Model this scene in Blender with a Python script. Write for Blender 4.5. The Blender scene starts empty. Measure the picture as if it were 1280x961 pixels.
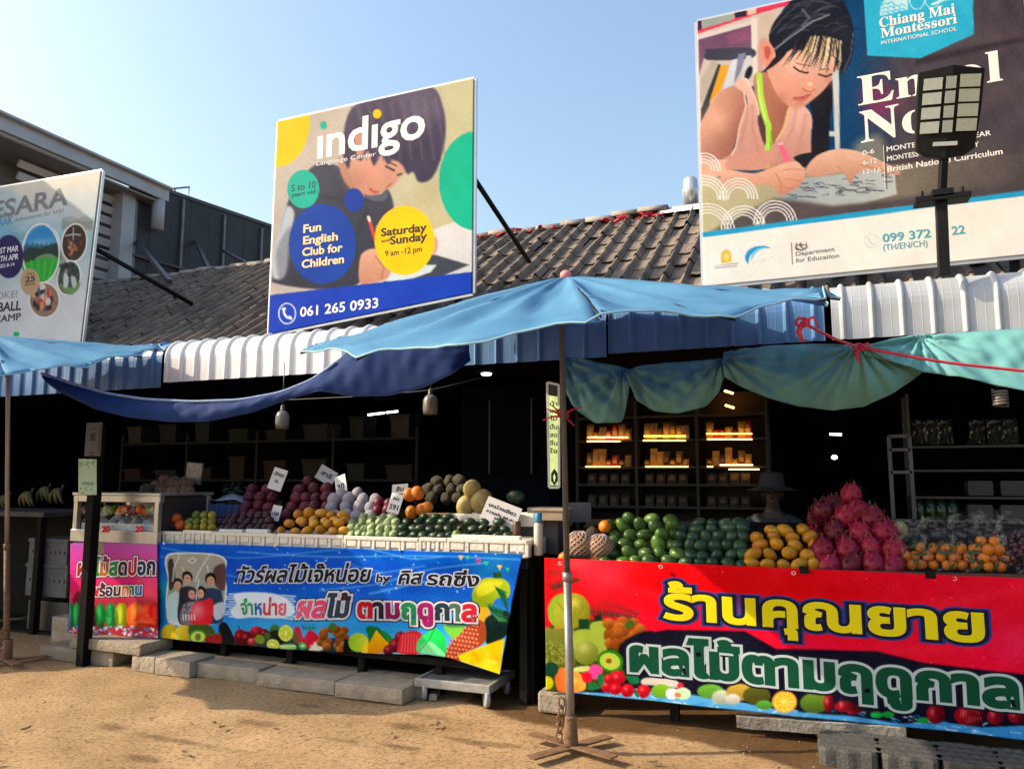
import bpy, math, random
import numpy as np
from mathutils import Vector, Matrix, Quaternion
random.seed(7); RNG = np.random.default_rng(7)
SC = bpy.context.scene
COL = SC.collection
R = math.radians

# ------------------------------------------------------------------ camera
YAW, PITCH, EYE, FPX = 21.6, 7.1, 1.6, 960.0
cam = bpy.data.cameras.new('camera'); cam.sensor_fit = 'HORIZONTAL'; cam.sensor_width = 36
cam.lens = 36*FPX/1280; cam.clip_end = 6000; cam.clip_start = 0.05
cob = bpy.data.objects.new('camera', cam); COL.objects.link(cob)
cob.location = (0, 0, EYE); cob.rotation_euler = (R(90+PITCH), 0, R(YAW)); SC.camera = cob

# ------------------------------------------------------------------ daylight
SUN_EL, SDX, SDY = 33.0, 0.93, 0.37           # the sun stands low, to the left and a little behind the camera
w = bpy.data.worlds.new('World'); SC.world = w; w.use_nodes = True
nt = w.node_tree; bg = nt.nodes['Background']
sky = nt.nodes.new('ShaderNodeTexSky'); sky.sky_type = 'NISHITA'; sky.sun_disc = False
sky.sun_elevation = R(SUN_EL); sky.sun_rotation = math.atan2(-SDX, -SDY)
sky.air_density = 1.5; sky.dust_density = 3.6; sky.ozone_density = 2.4
nt.links.new(sky.outputs[0], bg.inputs[0]); bg.inputs[1].default_value = 0.15
sl = bpy.data.lights.new('sun', 'SUN'); sl.energy = 4.0; sl.angle = R(0.5); sl.color = (1, .83, .60)
so = bpy.data.objects.new('sun', sl); COL.objects.link(so); so.location = (-20, -8, 20)
so.rotation_euler = Vector((SDX, SDY, -math.tan(R(SUN_EL)))).to_track_quat('-Z', 'Y').to_euler()
vs = SC.view_settings; vs.view_transform = 'Standard'; vs.look = 'None'; vs.gamma = 1; vs.exposure = 0.9
vs.use_curve_mapping = False

# ------------------------------------------------------------------ surveying: from the photograph to the place
_p, _a = R(PITCH), R(YAW)
_F = np.array([-math.sin(_a)*math.cos(_p), math.cos(_a)*math.cos(_p), math.sin(_p)])
_R = np.array([math.cos(_a), math.sin(_a), 0]); _U = np.cross(_R, _F); _C = np.array([0, 0, EYE])
def ray(x, y): return _F+_R*(x-640)/FPX-_U*(y-480.5)/FPX
def at(x, y, Y): d = ray(x, y); return _C+d*(Y/d[1])          # the point on the plane parallel to the shopfront at depth Y
def atz(x, y, z=0): d = ray(x, y); return _C+d*((z-EYE)/d[2])
def atx(x, y, X): d = ray(x, y); return _C+d*(X/d[0])
def proj(P):
    d = np.asarray(P, float)-_C; z = d@_F
    return 640+FPX*(d@_R)/z, 480.5-FPX*(d@_U)/z

# ------------------------------------------------------------------ helpers
def s2l(c): c = np.asarray(c, float); return np.where(c <= .04045, c/12.92, ((c+.055)/1.055)**2.4)
def srgb(*c): return tuple(s2l(np.array(c)/255.0))
MATS = {}
def mat(name, col, rough=.6, var=.18, scale=6., bump=0., metal=0., emit=0., rand=0., col2=None, alpha=1., transl=0., spec=.5, coat=0., bscale=None, stretch=None, tcol=None):
    if name in MATS: return MATS[name]
    m = bpy.data.materials.new(name); m.use_nodes = True; n = m.node_tree.nodes; L = m.node_tree.links
    b = n['Principled BSDF']; b.inputs['Roughness'].default_value = rough; b.inputs['Metallic'].default_value = metal
    b.inputs['Specular IOR Level'].default_value = spec; b.inputs['Coat Weight'].default_value = coat
    tc = n.new('ShaderNodeTexCoord'); src = tc.outputs['Object']
    if stretch:
        mp = n.new('ShaderNodeMapping'); mp.inputs['Scale'].default_value = stretch; L.new(src, mp.inputs[0]); src = mp.outputs[0]
    nz = n.new('ShaderNodeTexNoise'); nz.inputs['Scale'].default_value = scale; nz.inputs['Detail'].default_value = 6
    nz.inputs['Roughness'].default_value = .65
    L.new(src, nz.inputs['Vector'])
    c2 = col2 if col2 else tuple(max(0, c*(1-var*2)) for c in col)
    rp = n.new('ShaderNodeValToRGB'); rp.color_ramp.elements[0].position = .3; rp.color_ramp.elements[1].position = .7
    rp.color_ramp.elements[0].color = (*c2, 1); rp.color_ramp.elements[1].color = (*[min(1, c*(1+var*.35)) for c in col], 1)
    fac = nz.outputs['Fac']
    if rand:
        oi = n.new('ShaderNodeObjectInfo'); ma = n.new('ShaderNodeMath'); ma.operation = 'MULTIPLY_ADD'
        L.new(oi.outputs['Random'], ma.inputs[0]); ma.inputs[1].default_value = rand
        sb = n.new('ShaderNodeMath'); sb.operation = 'SUBTRACT'; L.new(fac, sb.inputs[0]); sb.inputs[1].default_value = rand/2
        L.new(sb.outputs[0], ma.inputs[2]); fac = ma.outputs[0]
    L.new(fac, rp.inputs[0]); L.new(rp.outputs[0], b.inputs['Base Color'])
    if bump:
        n2 = n.new('ShaderNodeTexNoise'); n2.inputs['Scale'].default_value = bscale or scale*4; n2.inputs['Detail'].default_value = 5
        L.new(src, n2.inputs['Vector'])
        bp = n.new('ShaderNodeBump'); bp.inputs['Strength'].default_value = bump; bp.inputs['Distance'].default_value = .02
        L.new(n2.outputs['Fac'], bp.inputs['Height']); L.new(bp.outputs[0], b.inputs['Normal'])
    if emit:
        b.inputs['Emission Color'].default_value = (*col, 1); b.inputs['Emission Strength'].default_value = emit
    if alpha < 1: b.inputs['Alpha'].default_value = alpha
    if transl:
        out = n['Material Output']; tl = n.new('ShaderNodeBsdfTranslucent'); mx = n.new('ShaderNodeMixShader')
        (L.new(rp.outputs[0], tl.inputs[0]) if tcol is None else setattr(tl.inputs[0], 'default_value', (*tcol, 1))); mx.inputs[0].default_value = transl
        L.new(b.outputs[0], mx.inputs[1]); L.new(tl.outputs[0], mx.inputs[2]); L.new(mx.outputs[0], out.inputs[0])
    MATS[name] = m; return m
def print_mat(name, rough=.5, transl=0., gain=.74, spec=.06):
    if name in MATS: return MATS[name]
    m = bpy.data.materials.new(name); m.use_nodes = True; n = m.node_tree.nodes; L = m.node_tree.links
    b = n['Principled BSDF']; b.inputs['Roughness'].default_value = rough; b.inputs['Specular IOR Level'].default_value = spec
    a = n.new('ShaderNodeVertexColor'); a.layer_name = 'Col'
    tc = n.new('ShaderNodeTexCoord'); nz = n.new('ShaderNodeTexNoise'); nz.inputs['Scale'].default_value = 2.2; nz.inputs['Detail'].default_value = 8
    L.new(tc.outputs['Object'], nz.inputs['Vector'])
    mr = n.new('ShaderNodeMapRange'); mr.inputs[1].default_value = .3; mr.inputs[2].default_value = .7
    mr.inputs[3].default_value = gain*.9; mr.inputs[4].default_value = gain
    L.new(nz.outputs['Fac'], mr.inputs[0])
    mx = n.new('ShaderNodeMix'); mx.data_type = 'RGBA'; mx.blend_type = 'MULTIPLY'; mx.inputs[0].default_value = 1
    L.new(a.outputs[0], mx.inputs[6]); L.new(mr.outputs[0], mx.inputs[7]); L.new(mx.outputs[2], b.inputs['Base Color'])
    MATS[name] = m; return m
INKS = {}
def ink(rgb, rough=.45):
    k = tuple(rgb)
    if k in INKS: return INKS[k]
    c = tuple(x*.74 for x in srgb(*rgb)); m = mat('ink_%02x%02x%02x' % k, c, .55, var=.03, scale=3, spec=.12); INKS[k] = m; return m

WL = {}                                   # world position of every thing and part
def wl(o): return WL.get(o.name, Vector((0, 0, 0)))
def tag(o, label=None, cat=None, group=None, kind=None):
    if label: o['label'] = label
    if cat: o['category'] = cat
    if group: o['group'] = group
    if kind: o['kind'] = kind
    return o
def thing(name, label, cat, loc=(0, 0, 0), group=None):
    o = bpy.data.objects.new(name, None); o.empty_display_size = .1; COL.objects.link(o)
    o.location = Vector(loc); WL[o.name] = Vector(loc); return tag(o, label, cat, group)
class MB:
    def __init__(s): s.v = []; s.f = []; s.m = []; s.s = []
    def add(s, v, f, m=0, smooth=False):
        k = len(s.v); s.v.extend([tuple(map(float, p)) for p in v])
        for q in f: s.f.append([i+k for i in q]); s.m.append(m); s.s.append(smooth)
        return s
    def box(s, c, d, rz=0, m=0, M=None):
        x, y, z = [t/2 for t in d]
        P = [Vector(p) for p in ((-x,-y,-z),(x,-y,-z),(x,y,-z),(-x,y,-z),(-x,-y,z),(x,-y,z),(x,y,z),(-x,y,z))]
        T = M if M is not None else Matrix.Rotation(rz, 3, 'Z')
        return s.add([T@p+Vector(c) for p in P], [(0,3,2,1),(4,5,6,7),(0,1,5,4),(1,2,6,5),(2,3,7,6),(3,0,4,7)], m)
    def bar(s, a, b, wx, wy=None, m=0):
        a, b = Vector(a), Vector(b); d = b-a; q = d.to_track_quat('Z', 'Y').to_matrix()
        return s.box((a+b)/2, (wx, wy or wx, d.length), M=q, m=m)
    def tube(s, pts, r, n=8, m=0, closed=False):
        pts = [Vector(p) for p in pts]; N = len(pts); rr = r if hasattr(r, '__len__') else [r]*N
        V = []; up = None
        for i, p in enumerate(pts):
            if closed: d = pts[(i+1) % N]-pts[i-1]
            else: d = pts[min(i+1, N-1)]-pts[max(i-1, 0)]
            d.normalize()
            if up is None: up = Vector((0, 0, 1)) if abs(d.z) < .9 else Vector((1, 0, 0))
            a = d.cross(up); a.normalize(); b = a.cross(d); up = b
            for k in range(n):
                t = 2*math.pi*k/n; V.append(p+(a*math.cos(t)+b*math.sin(t))*rr[i])
        F = []
        for i in range(N if closed else N-1):
            j = (i+1) % N
            for k in range(n): F.append((i*n+k, i*n+(k+1) % n, j*n+(k+1) % n, j*n+k))
        if not closed: F.append(tuple(range(n))[::-1]); F.append(tuple((N-1)*n+k for k in range(n)))
        return s.add(V, F, m, True)
    def lathe(s, prof, c=(0, 0, 0), n=16, m=0, M=None):
        V = []; F = []; c = Vector(c)
        for r, z in prof:
            for k in range(n):
                t = 2*math.pi*k/n; p = Vector((r*math.cos(t), r*math.sin(t), z)); V.append((M@p if M else p)+c)
        for i in range(len(prof)-1):
            for k in range(n): F.append((i*n+k, i*n+(k+1) % n, (i+1)*n+(k+1) % n, (i+1)*n+k))
        F.append(tuple(range(n))[::-1]); F.append(tuple((len(prof)-1)*n+k for k in range(n)))
        return s.add(V, F, m, True)
    def sheet(s, P, th=0., m=0, smooth=True, wrap=False):
        """a cloth: grid of points [rows][cols]; th thickens it to the far side"""
        P = np.asarray(P, float); a, b, _ = P.shape
        def idx(i, j, o): return o+i*b+j
        V = P.reshape(-1, 3); F = [(i*b+j, i*b+j+1, (i+1)*b+j+1, (i+1)*b+j) for i in range(a-1) for j in range(b-1)]
        if not th: return s.add(V, F, m, smooth)
        du = np.gradient(P, axis=1); dv = np.gradient(P, axis=0); nn = np.cross(du, dv); nn /= np.maximum(np.linalg.norm(nn, axis=2, keepdims=True), 1e-9)
        Q = (P-nn*th).reshape(-1, 3); o = a*b
        F2 = [(o+x[3], o+x[2], o+x[1], o+x[0]) for x in F]
        E = []
        for j in range(b-1): E.append((j+1, j, o+j, o+j+1)); k = (a-1)*b; E.append((k+j, k+j+1, o+k+j+1, o+k+j))
        for i in range(a-1): E.append((i*b, (i+1)*b, o+(i+1)*b, o+i*b)); E.append(((i+1)*b+b-1, i*b+b-1, o+i*b+b-1, o+(i+1)*b+b-1))
        s.add(np.vstack([V, Q]), F+F2, m, smooth); k0 = len(s.v)-2*o
        for q in E: s.f.append([i+k0 for i in q]); s.m.append(m); s.s.append(False)
        return s
    def build(s, name, mats, parent=None, bevel=0., loc=None):
        me = bpy.data.meshes.new(name); base = Vector(loc) if loc is not None else (wl(parent) if parent else Vector((0, 0, 0)))
        me.from_pydata([tuple(Vector(p)-base) for p in s.v], [], s.f)
        for mm in (mats if isinstance(mats, (list, tuple)) else [mats]): me.materials.append(mm)
        me.polygons.foreach_set('material_index', s.m); me.polygons.foreach_set('use_smooth', s.s); me.update()
        o = bpy.data.objects.new(name, me); COL.objects.link(o)
        if parent: o.parent = parent; o.location = base-wl(parent)
        else: o.location = base
        WL[o.name] = base
        if bevel:
            bv = o.modifiers.new('bevel', 'BEVEL'); bv.width = bevel; bv.segments = 2; bv.limit_method = 'ANGLE'; bv.angle_limit = R(40)
        return o
def copy_tree(o, parent=None):
    c = o.copy(); COL.objects.link(c)
    if parent: c.parent = parent
    for ch in list(o.children): copy_tree(ch, c)
    return c
def structure(o): o['kind'] = 'structure'; return o
def interp(pts, n):
    """n points spread along a polyline by length, softly rounded"""
    P = np.asarray(pts, float); d = np.r_[0, np.cumsum(np.linalg.norm(np.diff(P, axis=0), axis=1))]
    t = np.linspace(0, d[-1], n); Q = np.stack([np.interp(t, d, P[:, k]) for k in range(P.shape[1])], 1)
    for _ in range(2): Q[1:-1] = (Q[:-2]+2*Q[1:-1]+Q[2:])/4
    return Q
ORD = ['first', 'second', 'third', 'fourth', 'fifth', 'sixth', 'seventh', 'eighth', 'ninth', 'tenth', 'eleventh', 'twelfth', 'thirteenth', 'fourteenth', 'fifteenth', 'sixteenth']

# ------------------------------------------------------------------ printing: colours of a printed sheet, and raised lettering
class Paint:
    def __init__(s, gx, gy, base):
        s.x = gx.ravel(); s.y = gy.ravel(); s.c = np.tile(np.array(base, float), (s.x.size, 1)); s.org(0, 0, 1)
    def org(s, x0, y0, k): s.o = (x0, y0, k); s.X = (s.x-x0)*k; s.Y = (s.y-y0)*k; return s
    def mix(s, idx, a, col):
        a = a[:, None]; s.c[idx] = s.c[idx]*(1-a)+np.asarray(col, float)*a
    def _poly(s, pts, smooth):
        P = np.asarray(pts, float)
        if smooth and len(P) > 2:
            n = len(P); out = []
            for i in range(n):
                p0, p1, p2, p3 = P[i-1], P[i], P[(i+1) % n], P[(i+2) % n]
                for t in (0, .25, .5, .75):
                    out.append(.5*((2*p1)+(-p0+p2)*t+(2*p0-5*p1+4*p2-p3)*t*t+(-p0+3*p1-3*p2+p3)*t**3))
            P = np.array(out)
        return P
    def poly(s, pts, col, soft=3., smooth=True, a=1., col2=None, axis=(0, 1), nz=0.):
        P = s._poly(pts, smooth); x0, y0 = P.min(0)-soft; x1, y1 = P.max(0)+soft
        idx = np.nonzero((s.X > x0) & (s.X < x1) & (s.Y > y0) & (s.Y < y1))[0]
        if not idx.size: return s
        X, Y = s.X[idx], s.Y[idx]; ins = np.zeros(idx.size, bool); dm = np.full(idx.size, 1e9)
        for (ax, ay), (bx, by) in zip(P, np.roll(P, -1, 0)):
            if ay != by:
                c = ((ay > Y) != (by > Y)) & (X < (bx-ax)*(Y-ay)/(by-ay)+ax); ins ^= c
            dx, dy = bx-ax, by-ay; L = dx*dx+dy*dy+1e-9
            t = np.clip(((X-ax)*dx+(Y-ay)*dy)/L, 0, 1); dm = np.minimum(dm, (X-ax-t*dx)**2+(Y-ay-t*dy)**2)
        sd = np.sqrt(dm)*np.where(ins, 1, -1); al = np.clip(.5+sd/soft, 0, 1)*a
        cc = np.tile(np.asarray(col, float), (idx.size, 1))
        if col2 is not None:
            t = (X*axis[0]+Y*axis[1]); q = P@np.array(axis); t = np.clip((t-q.min())/(np.ptp(q)+1e-9), 0, 1)[:, None]
            cc = cc*(1-t)+np.asarray(col2, float)*t
        if nz: cc = cc+s.noise(X, Y, nz)[:, None]
        s.mix(idx, al, cc); return s
    def noise(s, X, Y, amp):
        r = np.zeros_like(X)
        for k, (f, g) in enumerate(((.031, .047), (.083, -.061), (.17, .21), (-.37, .29))): r += np.sin(X*f+Y*g+k*2.1)/(1+.5*k)
        return r*amp*.5
    def ell(s, cx, cy, rx, ry, col, soft=3., rot=0., a=1., col2=None, axis=(0, 1)):
        t = np.linspace(0, 2*np.pi, 33)[:-1]; c, q = math.cos(R(rot)), math.sin(R(rot))
        x, y = rx*np.cos(t), ry*np.sin(t)
        return s.poly(np.stack([cx+x*c-y*q, cy+x*q+y*c], 1), col, soft, False, a, col2, axis)
    def line(s, pts, wd, col, soft=2., a=1.):
        P = np.asarray(pts, float); lo = P.min(0)-wd-soft; hi = P.max(0)+wd+soft
        idx = np.nonzero((s.X > lo[0]) & (s.X < hi[0]) & (s.Y > lo[1]) & (s.Y < hi[1]))[0]
        if not idx.size: return s
        X, Y = s.X[idx], s.Y[idx]; dm = np.full(idx.size, 1e9)
        for (ax, ay), (bx, by) in zip(P[:-1], P[1:]):
            dx, dy = bx-ax, by-ay; L = dx*dx+dy*dy+1e-9
            t = np.clip(((X-ax)*dx+(Y-ay)*dy)/L, 0, 1); dm = np.minimum(dm, (X-ax-t*dx)**2+(Y-ay-t*dy)**2)
        s.mix(idx, np.clip(.5+(wd/2-np.sqrt(dm))/soft, 0, 1)*a, col); return s
    def arc(s, cx, cy, r, ry, wd, col, a0=180, a1=360, soft=2., a=1.):
        t = np.radians(np.linspace(a0, a1, 24)); return s.line(np.stack([cx+r*np.cos(t), cy+ry*np.sin(t)], 1), wd, col, soft, a)
    def glow(s, cx, cy, r, col, a=.5, ry=None):
        d = ((s.X-cx)/r)**2+((s.Y-cy)/(ry or r))**2; idx = np.nonzero(d < 6)[0]; s.mix(idx, a*np.exp(-d[idx]*1.2), col); return s
    def field(s, fn):
        s.c = np.clip(fn(s.X, s.Y, s.c), 0, 255); return s

class Board:
    """a printed sheet on the plane Y=const with an optional ripple; its print is laid out on the sheet itself"""
    def __init__(s, Y, tl, tr, bl, br, step, ripple=None, bottom=None, top=None):
        s.Y = Y; s.rip = ripple or (lambda x, z: np.zeros_like(np.asarray(x, float)))
        A, B, C, D = [at(*q, Y) for q in (tl, tr, bl, br)]
        nu = int(max(np.linalg.norm(B-A), np.linalg.norm(D-C))/step)+2; nv = int(max(np.linalg.norm(C-A), np.linalg.norm(D-B))/step)+2
        u = np.linspace(0, 1, nu); v = np.linspace(0, 1, nv)[:, None, None]
        T = A+(B-A)*u[:, None]; Bm = C+(D-C)*u[:, None]
        if bottom:
            Q = np.array([at(*q, Y) for q in bottom]); Bm = Q[0]+0*Bm
            tt = np.linspace(0, 1, len(Q)); Bm = np.stack([np.interp(u, tt, Q[:, k]) for k in range(3)], 1)
        P = T[None]*(1-v)+Bm[None]*v; s.P0 = P.copy()
        P[:, :, 1] = Y+s.rip(P[:, :, 0], P[:, :, 2]); s.P = P
        d = s.P0-_C; zz = d@_F; s.paint = Paint(640+FPX*(d@_R)/zz, 480.5-FPX*(d@_U)/zz, (200, 200, 200))
    def build(s, name, m, parent, th=.004):
        a, b, _ = s.P.shape; mb = MB(); mb.sheet(s.P, -th)
        o = mb.build(name, m, parent); col = s2l(np.clip(s.paint.c, 0, 255)/255.)
        rgba = np.ones((len(mb.v), 4)); rgba[:a*b, :3] = col; rgba[a*b:, :3] = col
        ca = o.data.color_attributes.new('Col', 'FLOAT_COLOR', 'POINT'); ca.data.foreach_set('color', rgba.ravel().astype(np.float32)); return o
    def text(s, name, body, p0, p1, cap, layers, parent, org=(0, 0, 1), shear=0., res=3, lift=.0012):
        """lettering cut as thin film: baseline from p0 to p1, capital height cap; layers = (colour or colours, growth), back to front"""
        f = lambda q: (org[0]+q[0]/org[2], org[1]+q[1]/org[2])
        A, B = at(*f(p0), s.Y), at(*f(p1), s.Y); mid = f(((p0[0]+p1[0])/2, (p0[1]+p1[1])/2))
        H = np.linalg.norm(at(mid[0], mid[1]-cap/org[2], s.Y)-at(*mid, s.Y))
        return s._text(name, body, A, B, H, layers, parent, shear, res, lift)
    def _text(s, name, body, A, B, H, layers, parent, shear, res, lift):
        ux = (B-A)/np.linalg.norm(B-A); mb = MB(); mats = []
        W = None
        for k, (cols, grow) in enumerate(layers):
            cu = bpy.data.curves.new('lettering', 'FONT'); cu.body = body; cu.size = 1; cu.resolution_u = res; cu.bevel_depth = grow; cu.bevel_resolution = 1
            multi = isinstance(cols[0], (list, tuple)); cl = cols if multi else [cols]
            for q in cl: cu.materials.append(ink(q))
            if multi:
                for i in range(len(body)): cu.body_format[i].material_index = min(i, len(cl)-1)
            o = bpy.data.objects.new('lettering', cu); COL.objects.link(o); bpy.context.view_layer.update()
            me = bpy.data.meshes.new_from_object(o.evaluated_get(bpy.context.evaluated_depsgraph_get()))
            n = len(me.vertices); co = np.empty(n*3); me.vertices.foreach_get('co', co); co = co.reshape(-1, 3)
            if W is None or True:
                lo, hi = co[:, 0].min()+grow, co[:, 0].max()-grow
                if k == 0: X0, W = lo, hi-lo
            sx = np.linalg.norm(B-A)/W; sy = H/.7
            x = (co[:, 0]-X0)*sx+shear*co[:, 1]*sy; y = co[:, 1]*sy
            P = A[None]+x[:, None]*ux[None]; P[:, 2] += y
            P[:, 1] = s.Y+s.rip(P[:, 0], P[:, 2])-lift*(k+1)-.0006*(co[:, 2]/max(grow, 1e-4))
            base = len(mats)
            for q in cl: mats.append(ink(q))
            for p in me.polygons: pass
            k0 = len(mb.v); mb.v.extend(map(tuple, P))
            for p in me.polygons: mb.f.append([i+k0 for i in p.vertices]); mb.m.append(base+(p.material_index if multi else 0)); mb.s.append(False)
            bpy.data.objects.remove(o); bpy.data.curves.remove(cu); bpy.data.meshes.remove(me)
        return mb.build(name, mats, parent)
# ================================================================== GROUND
def axis(lo, hi, st, far):
    a = list(np.arange(lo, hi+st/2, st)); d = st; l, h = lo, hi; L, Hh = [], []
    while h < far: d *= 1.7; h += d; l -= d; Hh.append(h); L.append(l)
    return np.array(L[::-1]+a+Hh)
xs = axis(-8.6, 3.2, .03, 2500); ys = axis(1.9, 6.0, .03, 2500)
GX, GY = np.meshgrid(xs, ys); hz = np.zeros_like(GX)
near = (GX > -9) & (GX < 4) & (GY > 1.5) & (GY < 6.3)
for k in range(14):
    a = RNG.uniform(0, 6.28); f = RNG.uniform(1.2, 16); hz += np.sin((GX*math.cos(a)+GY*math.sin(a))*f+RNG.uniform(0, 6))*.006/(f**.75)
hz += RNG.normal(0, .0009, GX.shape)
fade = np.clip((GX+9)/1, 0, 1)*np.clip((4-GX)/1, 0, 1)*np.clip((GY-1.5)/1, 0, 1)*np.clip((6.2-GY)/.6, 0, 1); hz *= fade
wet = np.zeros_like(GX)
nz = lambda s, o: sum(np.sin(GX*s*c+GY*s*q+o*k)*h for k, (c, q, h) in enumerate(((1, .4, .5), (-.6, 1.2, .4), (2.1, -1.4, .3), (3.3, 2.9, .22), (-6, 5, .14), (11, 9, .1))))
# soil splashed wet along the foot of the right stall
edge = np.interp(GX, [-2.6, -2.45, -2.1, -1.6, -1.2, -.9, -.55, -.25, 0, .5, 3], [6, 5.3, 5.05, 5.0, 5.05, 5.05, 4.98, 4.8, 4.6, 4.3, 4.0])
wet = np.maximum(wet, np.clip((GY-edge+nz(4, 1.3)*.06)/.05, 0, 1)*.9*(GX > -2.7))
for (px, py, rx, ry) in ((140, 906, .13, .06), (318, 902, .17, .07), (1010/2+3, 906, .12, .07), (538, 893, .2, .05), (820/2+10, 922, .2, .04), (505, 932, .17, .04), (180, 946, .12, .05), (775/2, 881, .1, .03), (600, 925, .4, .05), (230, 925, .5, .04)):
    c = atz(px, py); d = ((GX-c[0])/rx)**2+((GY-c[1])/ry)**2+nz(9, 2.2)*.55
    wet = np.maximum(wet, np.clip(1.15-d, 0, 1)*.65)
V = np.stack([GX, GY, hz-.004], 2).reshape(-1, 3); ny, nx = GX.shape
mb = MB(); mb.v = list(map(tuple, V)); I = np.arange(ny*nx).reshape(ny, nx)
mb.f = np.stack([I[:-1, :-1], I[:-1, 1:], I[1:, 1:], I[1:, :-1]], 2).reshape(-1, 4).tolist(); mb.m = [0]*len(mb.f); mb.s = [True]*len(mb.f)
gm = bpy.data.materials.new('trodden_dirt'); gm.use_nodes = True; n = gm.node_tree.nodes; L = gm.node_tree.links; b = n['Principled BSDF']
tc = n.new('ShaderNodeTexCoord')
def gnoise(sc, det=8, rough=.6):
    q = n.new('ShaderNodeTexNoise'); q.inputs['Scale'].default_value = sc; q.inputs['Detail'].default_value = det; q.inputs['Roughness'].default_value = rough
    L.new(tc.outputs['Object'], q.inputs['Vector']); return q.outputs['Fac']
r1 = n.new('ShaderNodeValToRGB'); e = r1.color_ramp.elements; e[0].position = .32; e[0].color = (.26, .165, .08, 1); e[1].position = .68; e[1].color = (.39, .265, .145, 1)
L.new(gnoise(1.6), r1.inputs[0])
r2 = n.new('ShaderNodeValToRGB'); e = r2.color_ramp.elements; e[0].position = .36; e[0].color = (.5, .47, .44, 1); e[1].position = .52; e[1].color = (1.12, 1.1, 1.06, 1)
L.new(gnoise(38, 6, .75), r2.inputs[0])
mx = n.new('ShaderNodeMix'); mx.data_type = 'RGBA'; mx.blend_type = 'MULTIPLY'; mx.inputs[0].default_value = 1
L.new(r1.outputs[0], mx.inputs[6]); L.new(r2.outputs[0], mx.inputs[7])
at_ = n.new('ShaderNodeVertexColor'); at_.layer_name = 'Col'
m2 = n.new('ShaderNodeMix'); m2.data_type = 'RGBA'; L.new(at_.outputs[0], m2.inputs[0]); L.new(mx.outputs[2], m2.inputs[6])
r3 = n.new('ShaderNodeMix'); r3.data_type = 'RGBA'; r3.blend_type = 'MULTIPLY'; r3.inputs[0].default_value = 1; L.new(mx.outputs[2], r3.inputs[6]); r3.inputs[7].default_value = (.27, .205, .14, 1)
L.new(r3.outputs[2], m2.inputs[7]); L.new(m2.outputs[2], b.inputs['Base Color'])
rr = n.new('ShaderNodeMapRange'); L.new(at_.outputs[0], rr.inputs[0]); rr.inputs[3].default_value = .95; rr.inputs[4].default_value = .62; L.new(rr.outputs[0], b.inputs['Roughness'])
b.inputs['Specular IOR Level'].default_value = .25
bp = n.new('ShaderNodeBump'); bp.inputs['Strength'].default_value = .6; bp.inputs['Distance'].default_value = .014; L.new(gnoise(48, 9, .8), bp.inputs['Height']); L.new(bp.outputs[0], b.inputs['Normal'])
g = mb.build('ground', gm); structure(g)
ca = g.data.color_attributes.new('Col', 'FLOAT_COLOR', 'POINT'); q = np.repeat(wet.reshape(-1, 1), 4, 1); q[:, 3] = 1; ca.data.foreach_set('color', q.ravel().astype(np.float32))
# loose stones and crumbs
mb = MB()
for k in range(900):
    x, y = RNG.uniform(-8, 2.5), RNG.uniform(2.6, 5.3); r = abs(RNG.normal(.002, .003))+.002
    pr = [(0.01*r, -r*.4), (r, -r*.2), (r*.9, r*.35), (0.3*r, r*.6)]
    mb.lathe(pr, (x, y, .004), 5, M=Matrix.Rotation(RNG.uniform(0, 6), 3, 'Z')@Matrix.Diagonal((1.3, .8, .8)))
for q in range(len(mb.s)): mb.s[q] = False
lf = MB()
for k in range(46):
    x, y = RNG.uniform(-7.2, 1.2), RNG.choice([RNG.uniform(4.2, 5.05), RNG.uniform(2.8, 4.6)]); q = Matrix.Rotation(RNG.uniform(0, 6.28), 3, 'Z')@Matrix.Rotation(RNG.uniform(-.4, .4), 3, 'X'); s_ = RNG.uniform(.012, .03)
    lf.add([Vector((x, y, .014))+q@Vector(v)*s_ for v in ((-1.4, 0, .1), (-.4, -.5, 0), (.7, -.4, .1), (1.5, 0, .35), (.7, .4, .1), (-.4, .5, 0))], [(0, 1, 2, 3, 4, 5)])
tag(lf.build('leaf_litter', mat('dry_leaf', (.13, .075, .03), .8, .4, 30)), kind='stuff')
tag(mb.build('gravel', mat('gravel', (.42, .30, .18), .9, .3, 20)), kind='stuff')
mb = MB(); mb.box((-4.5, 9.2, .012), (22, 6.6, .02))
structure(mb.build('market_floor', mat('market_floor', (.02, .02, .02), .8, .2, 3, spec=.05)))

# ================================================================== MARKET HALL
hall = thing('market_hall', 'long dark market hall with grey tiled roof and white metal awning over the stalls', 'market hall', (-4, 6.3, 0))
DARK = mat('dark_wall', (.008, .011, .017), .95, .3, 2, spec=.02); DARKC = mat('dark_ceiling', (.004, .004, .006), .95, .2, 2, spec=.02)  # walls and ceiling in a plain near-black
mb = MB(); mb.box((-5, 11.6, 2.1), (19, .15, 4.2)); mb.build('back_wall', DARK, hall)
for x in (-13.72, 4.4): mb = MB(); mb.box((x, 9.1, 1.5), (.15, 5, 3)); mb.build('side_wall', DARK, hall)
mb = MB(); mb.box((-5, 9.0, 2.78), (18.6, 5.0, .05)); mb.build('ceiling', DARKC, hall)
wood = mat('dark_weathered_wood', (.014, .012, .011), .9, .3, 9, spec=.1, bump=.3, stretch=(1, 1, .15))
for x in (-11.8, 3.6): mb = MB(); mb.box((x, 6.35, 1.3), (.13, .13, 2.6)); mb.build('pillar', wood, hall, .006)
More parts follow.
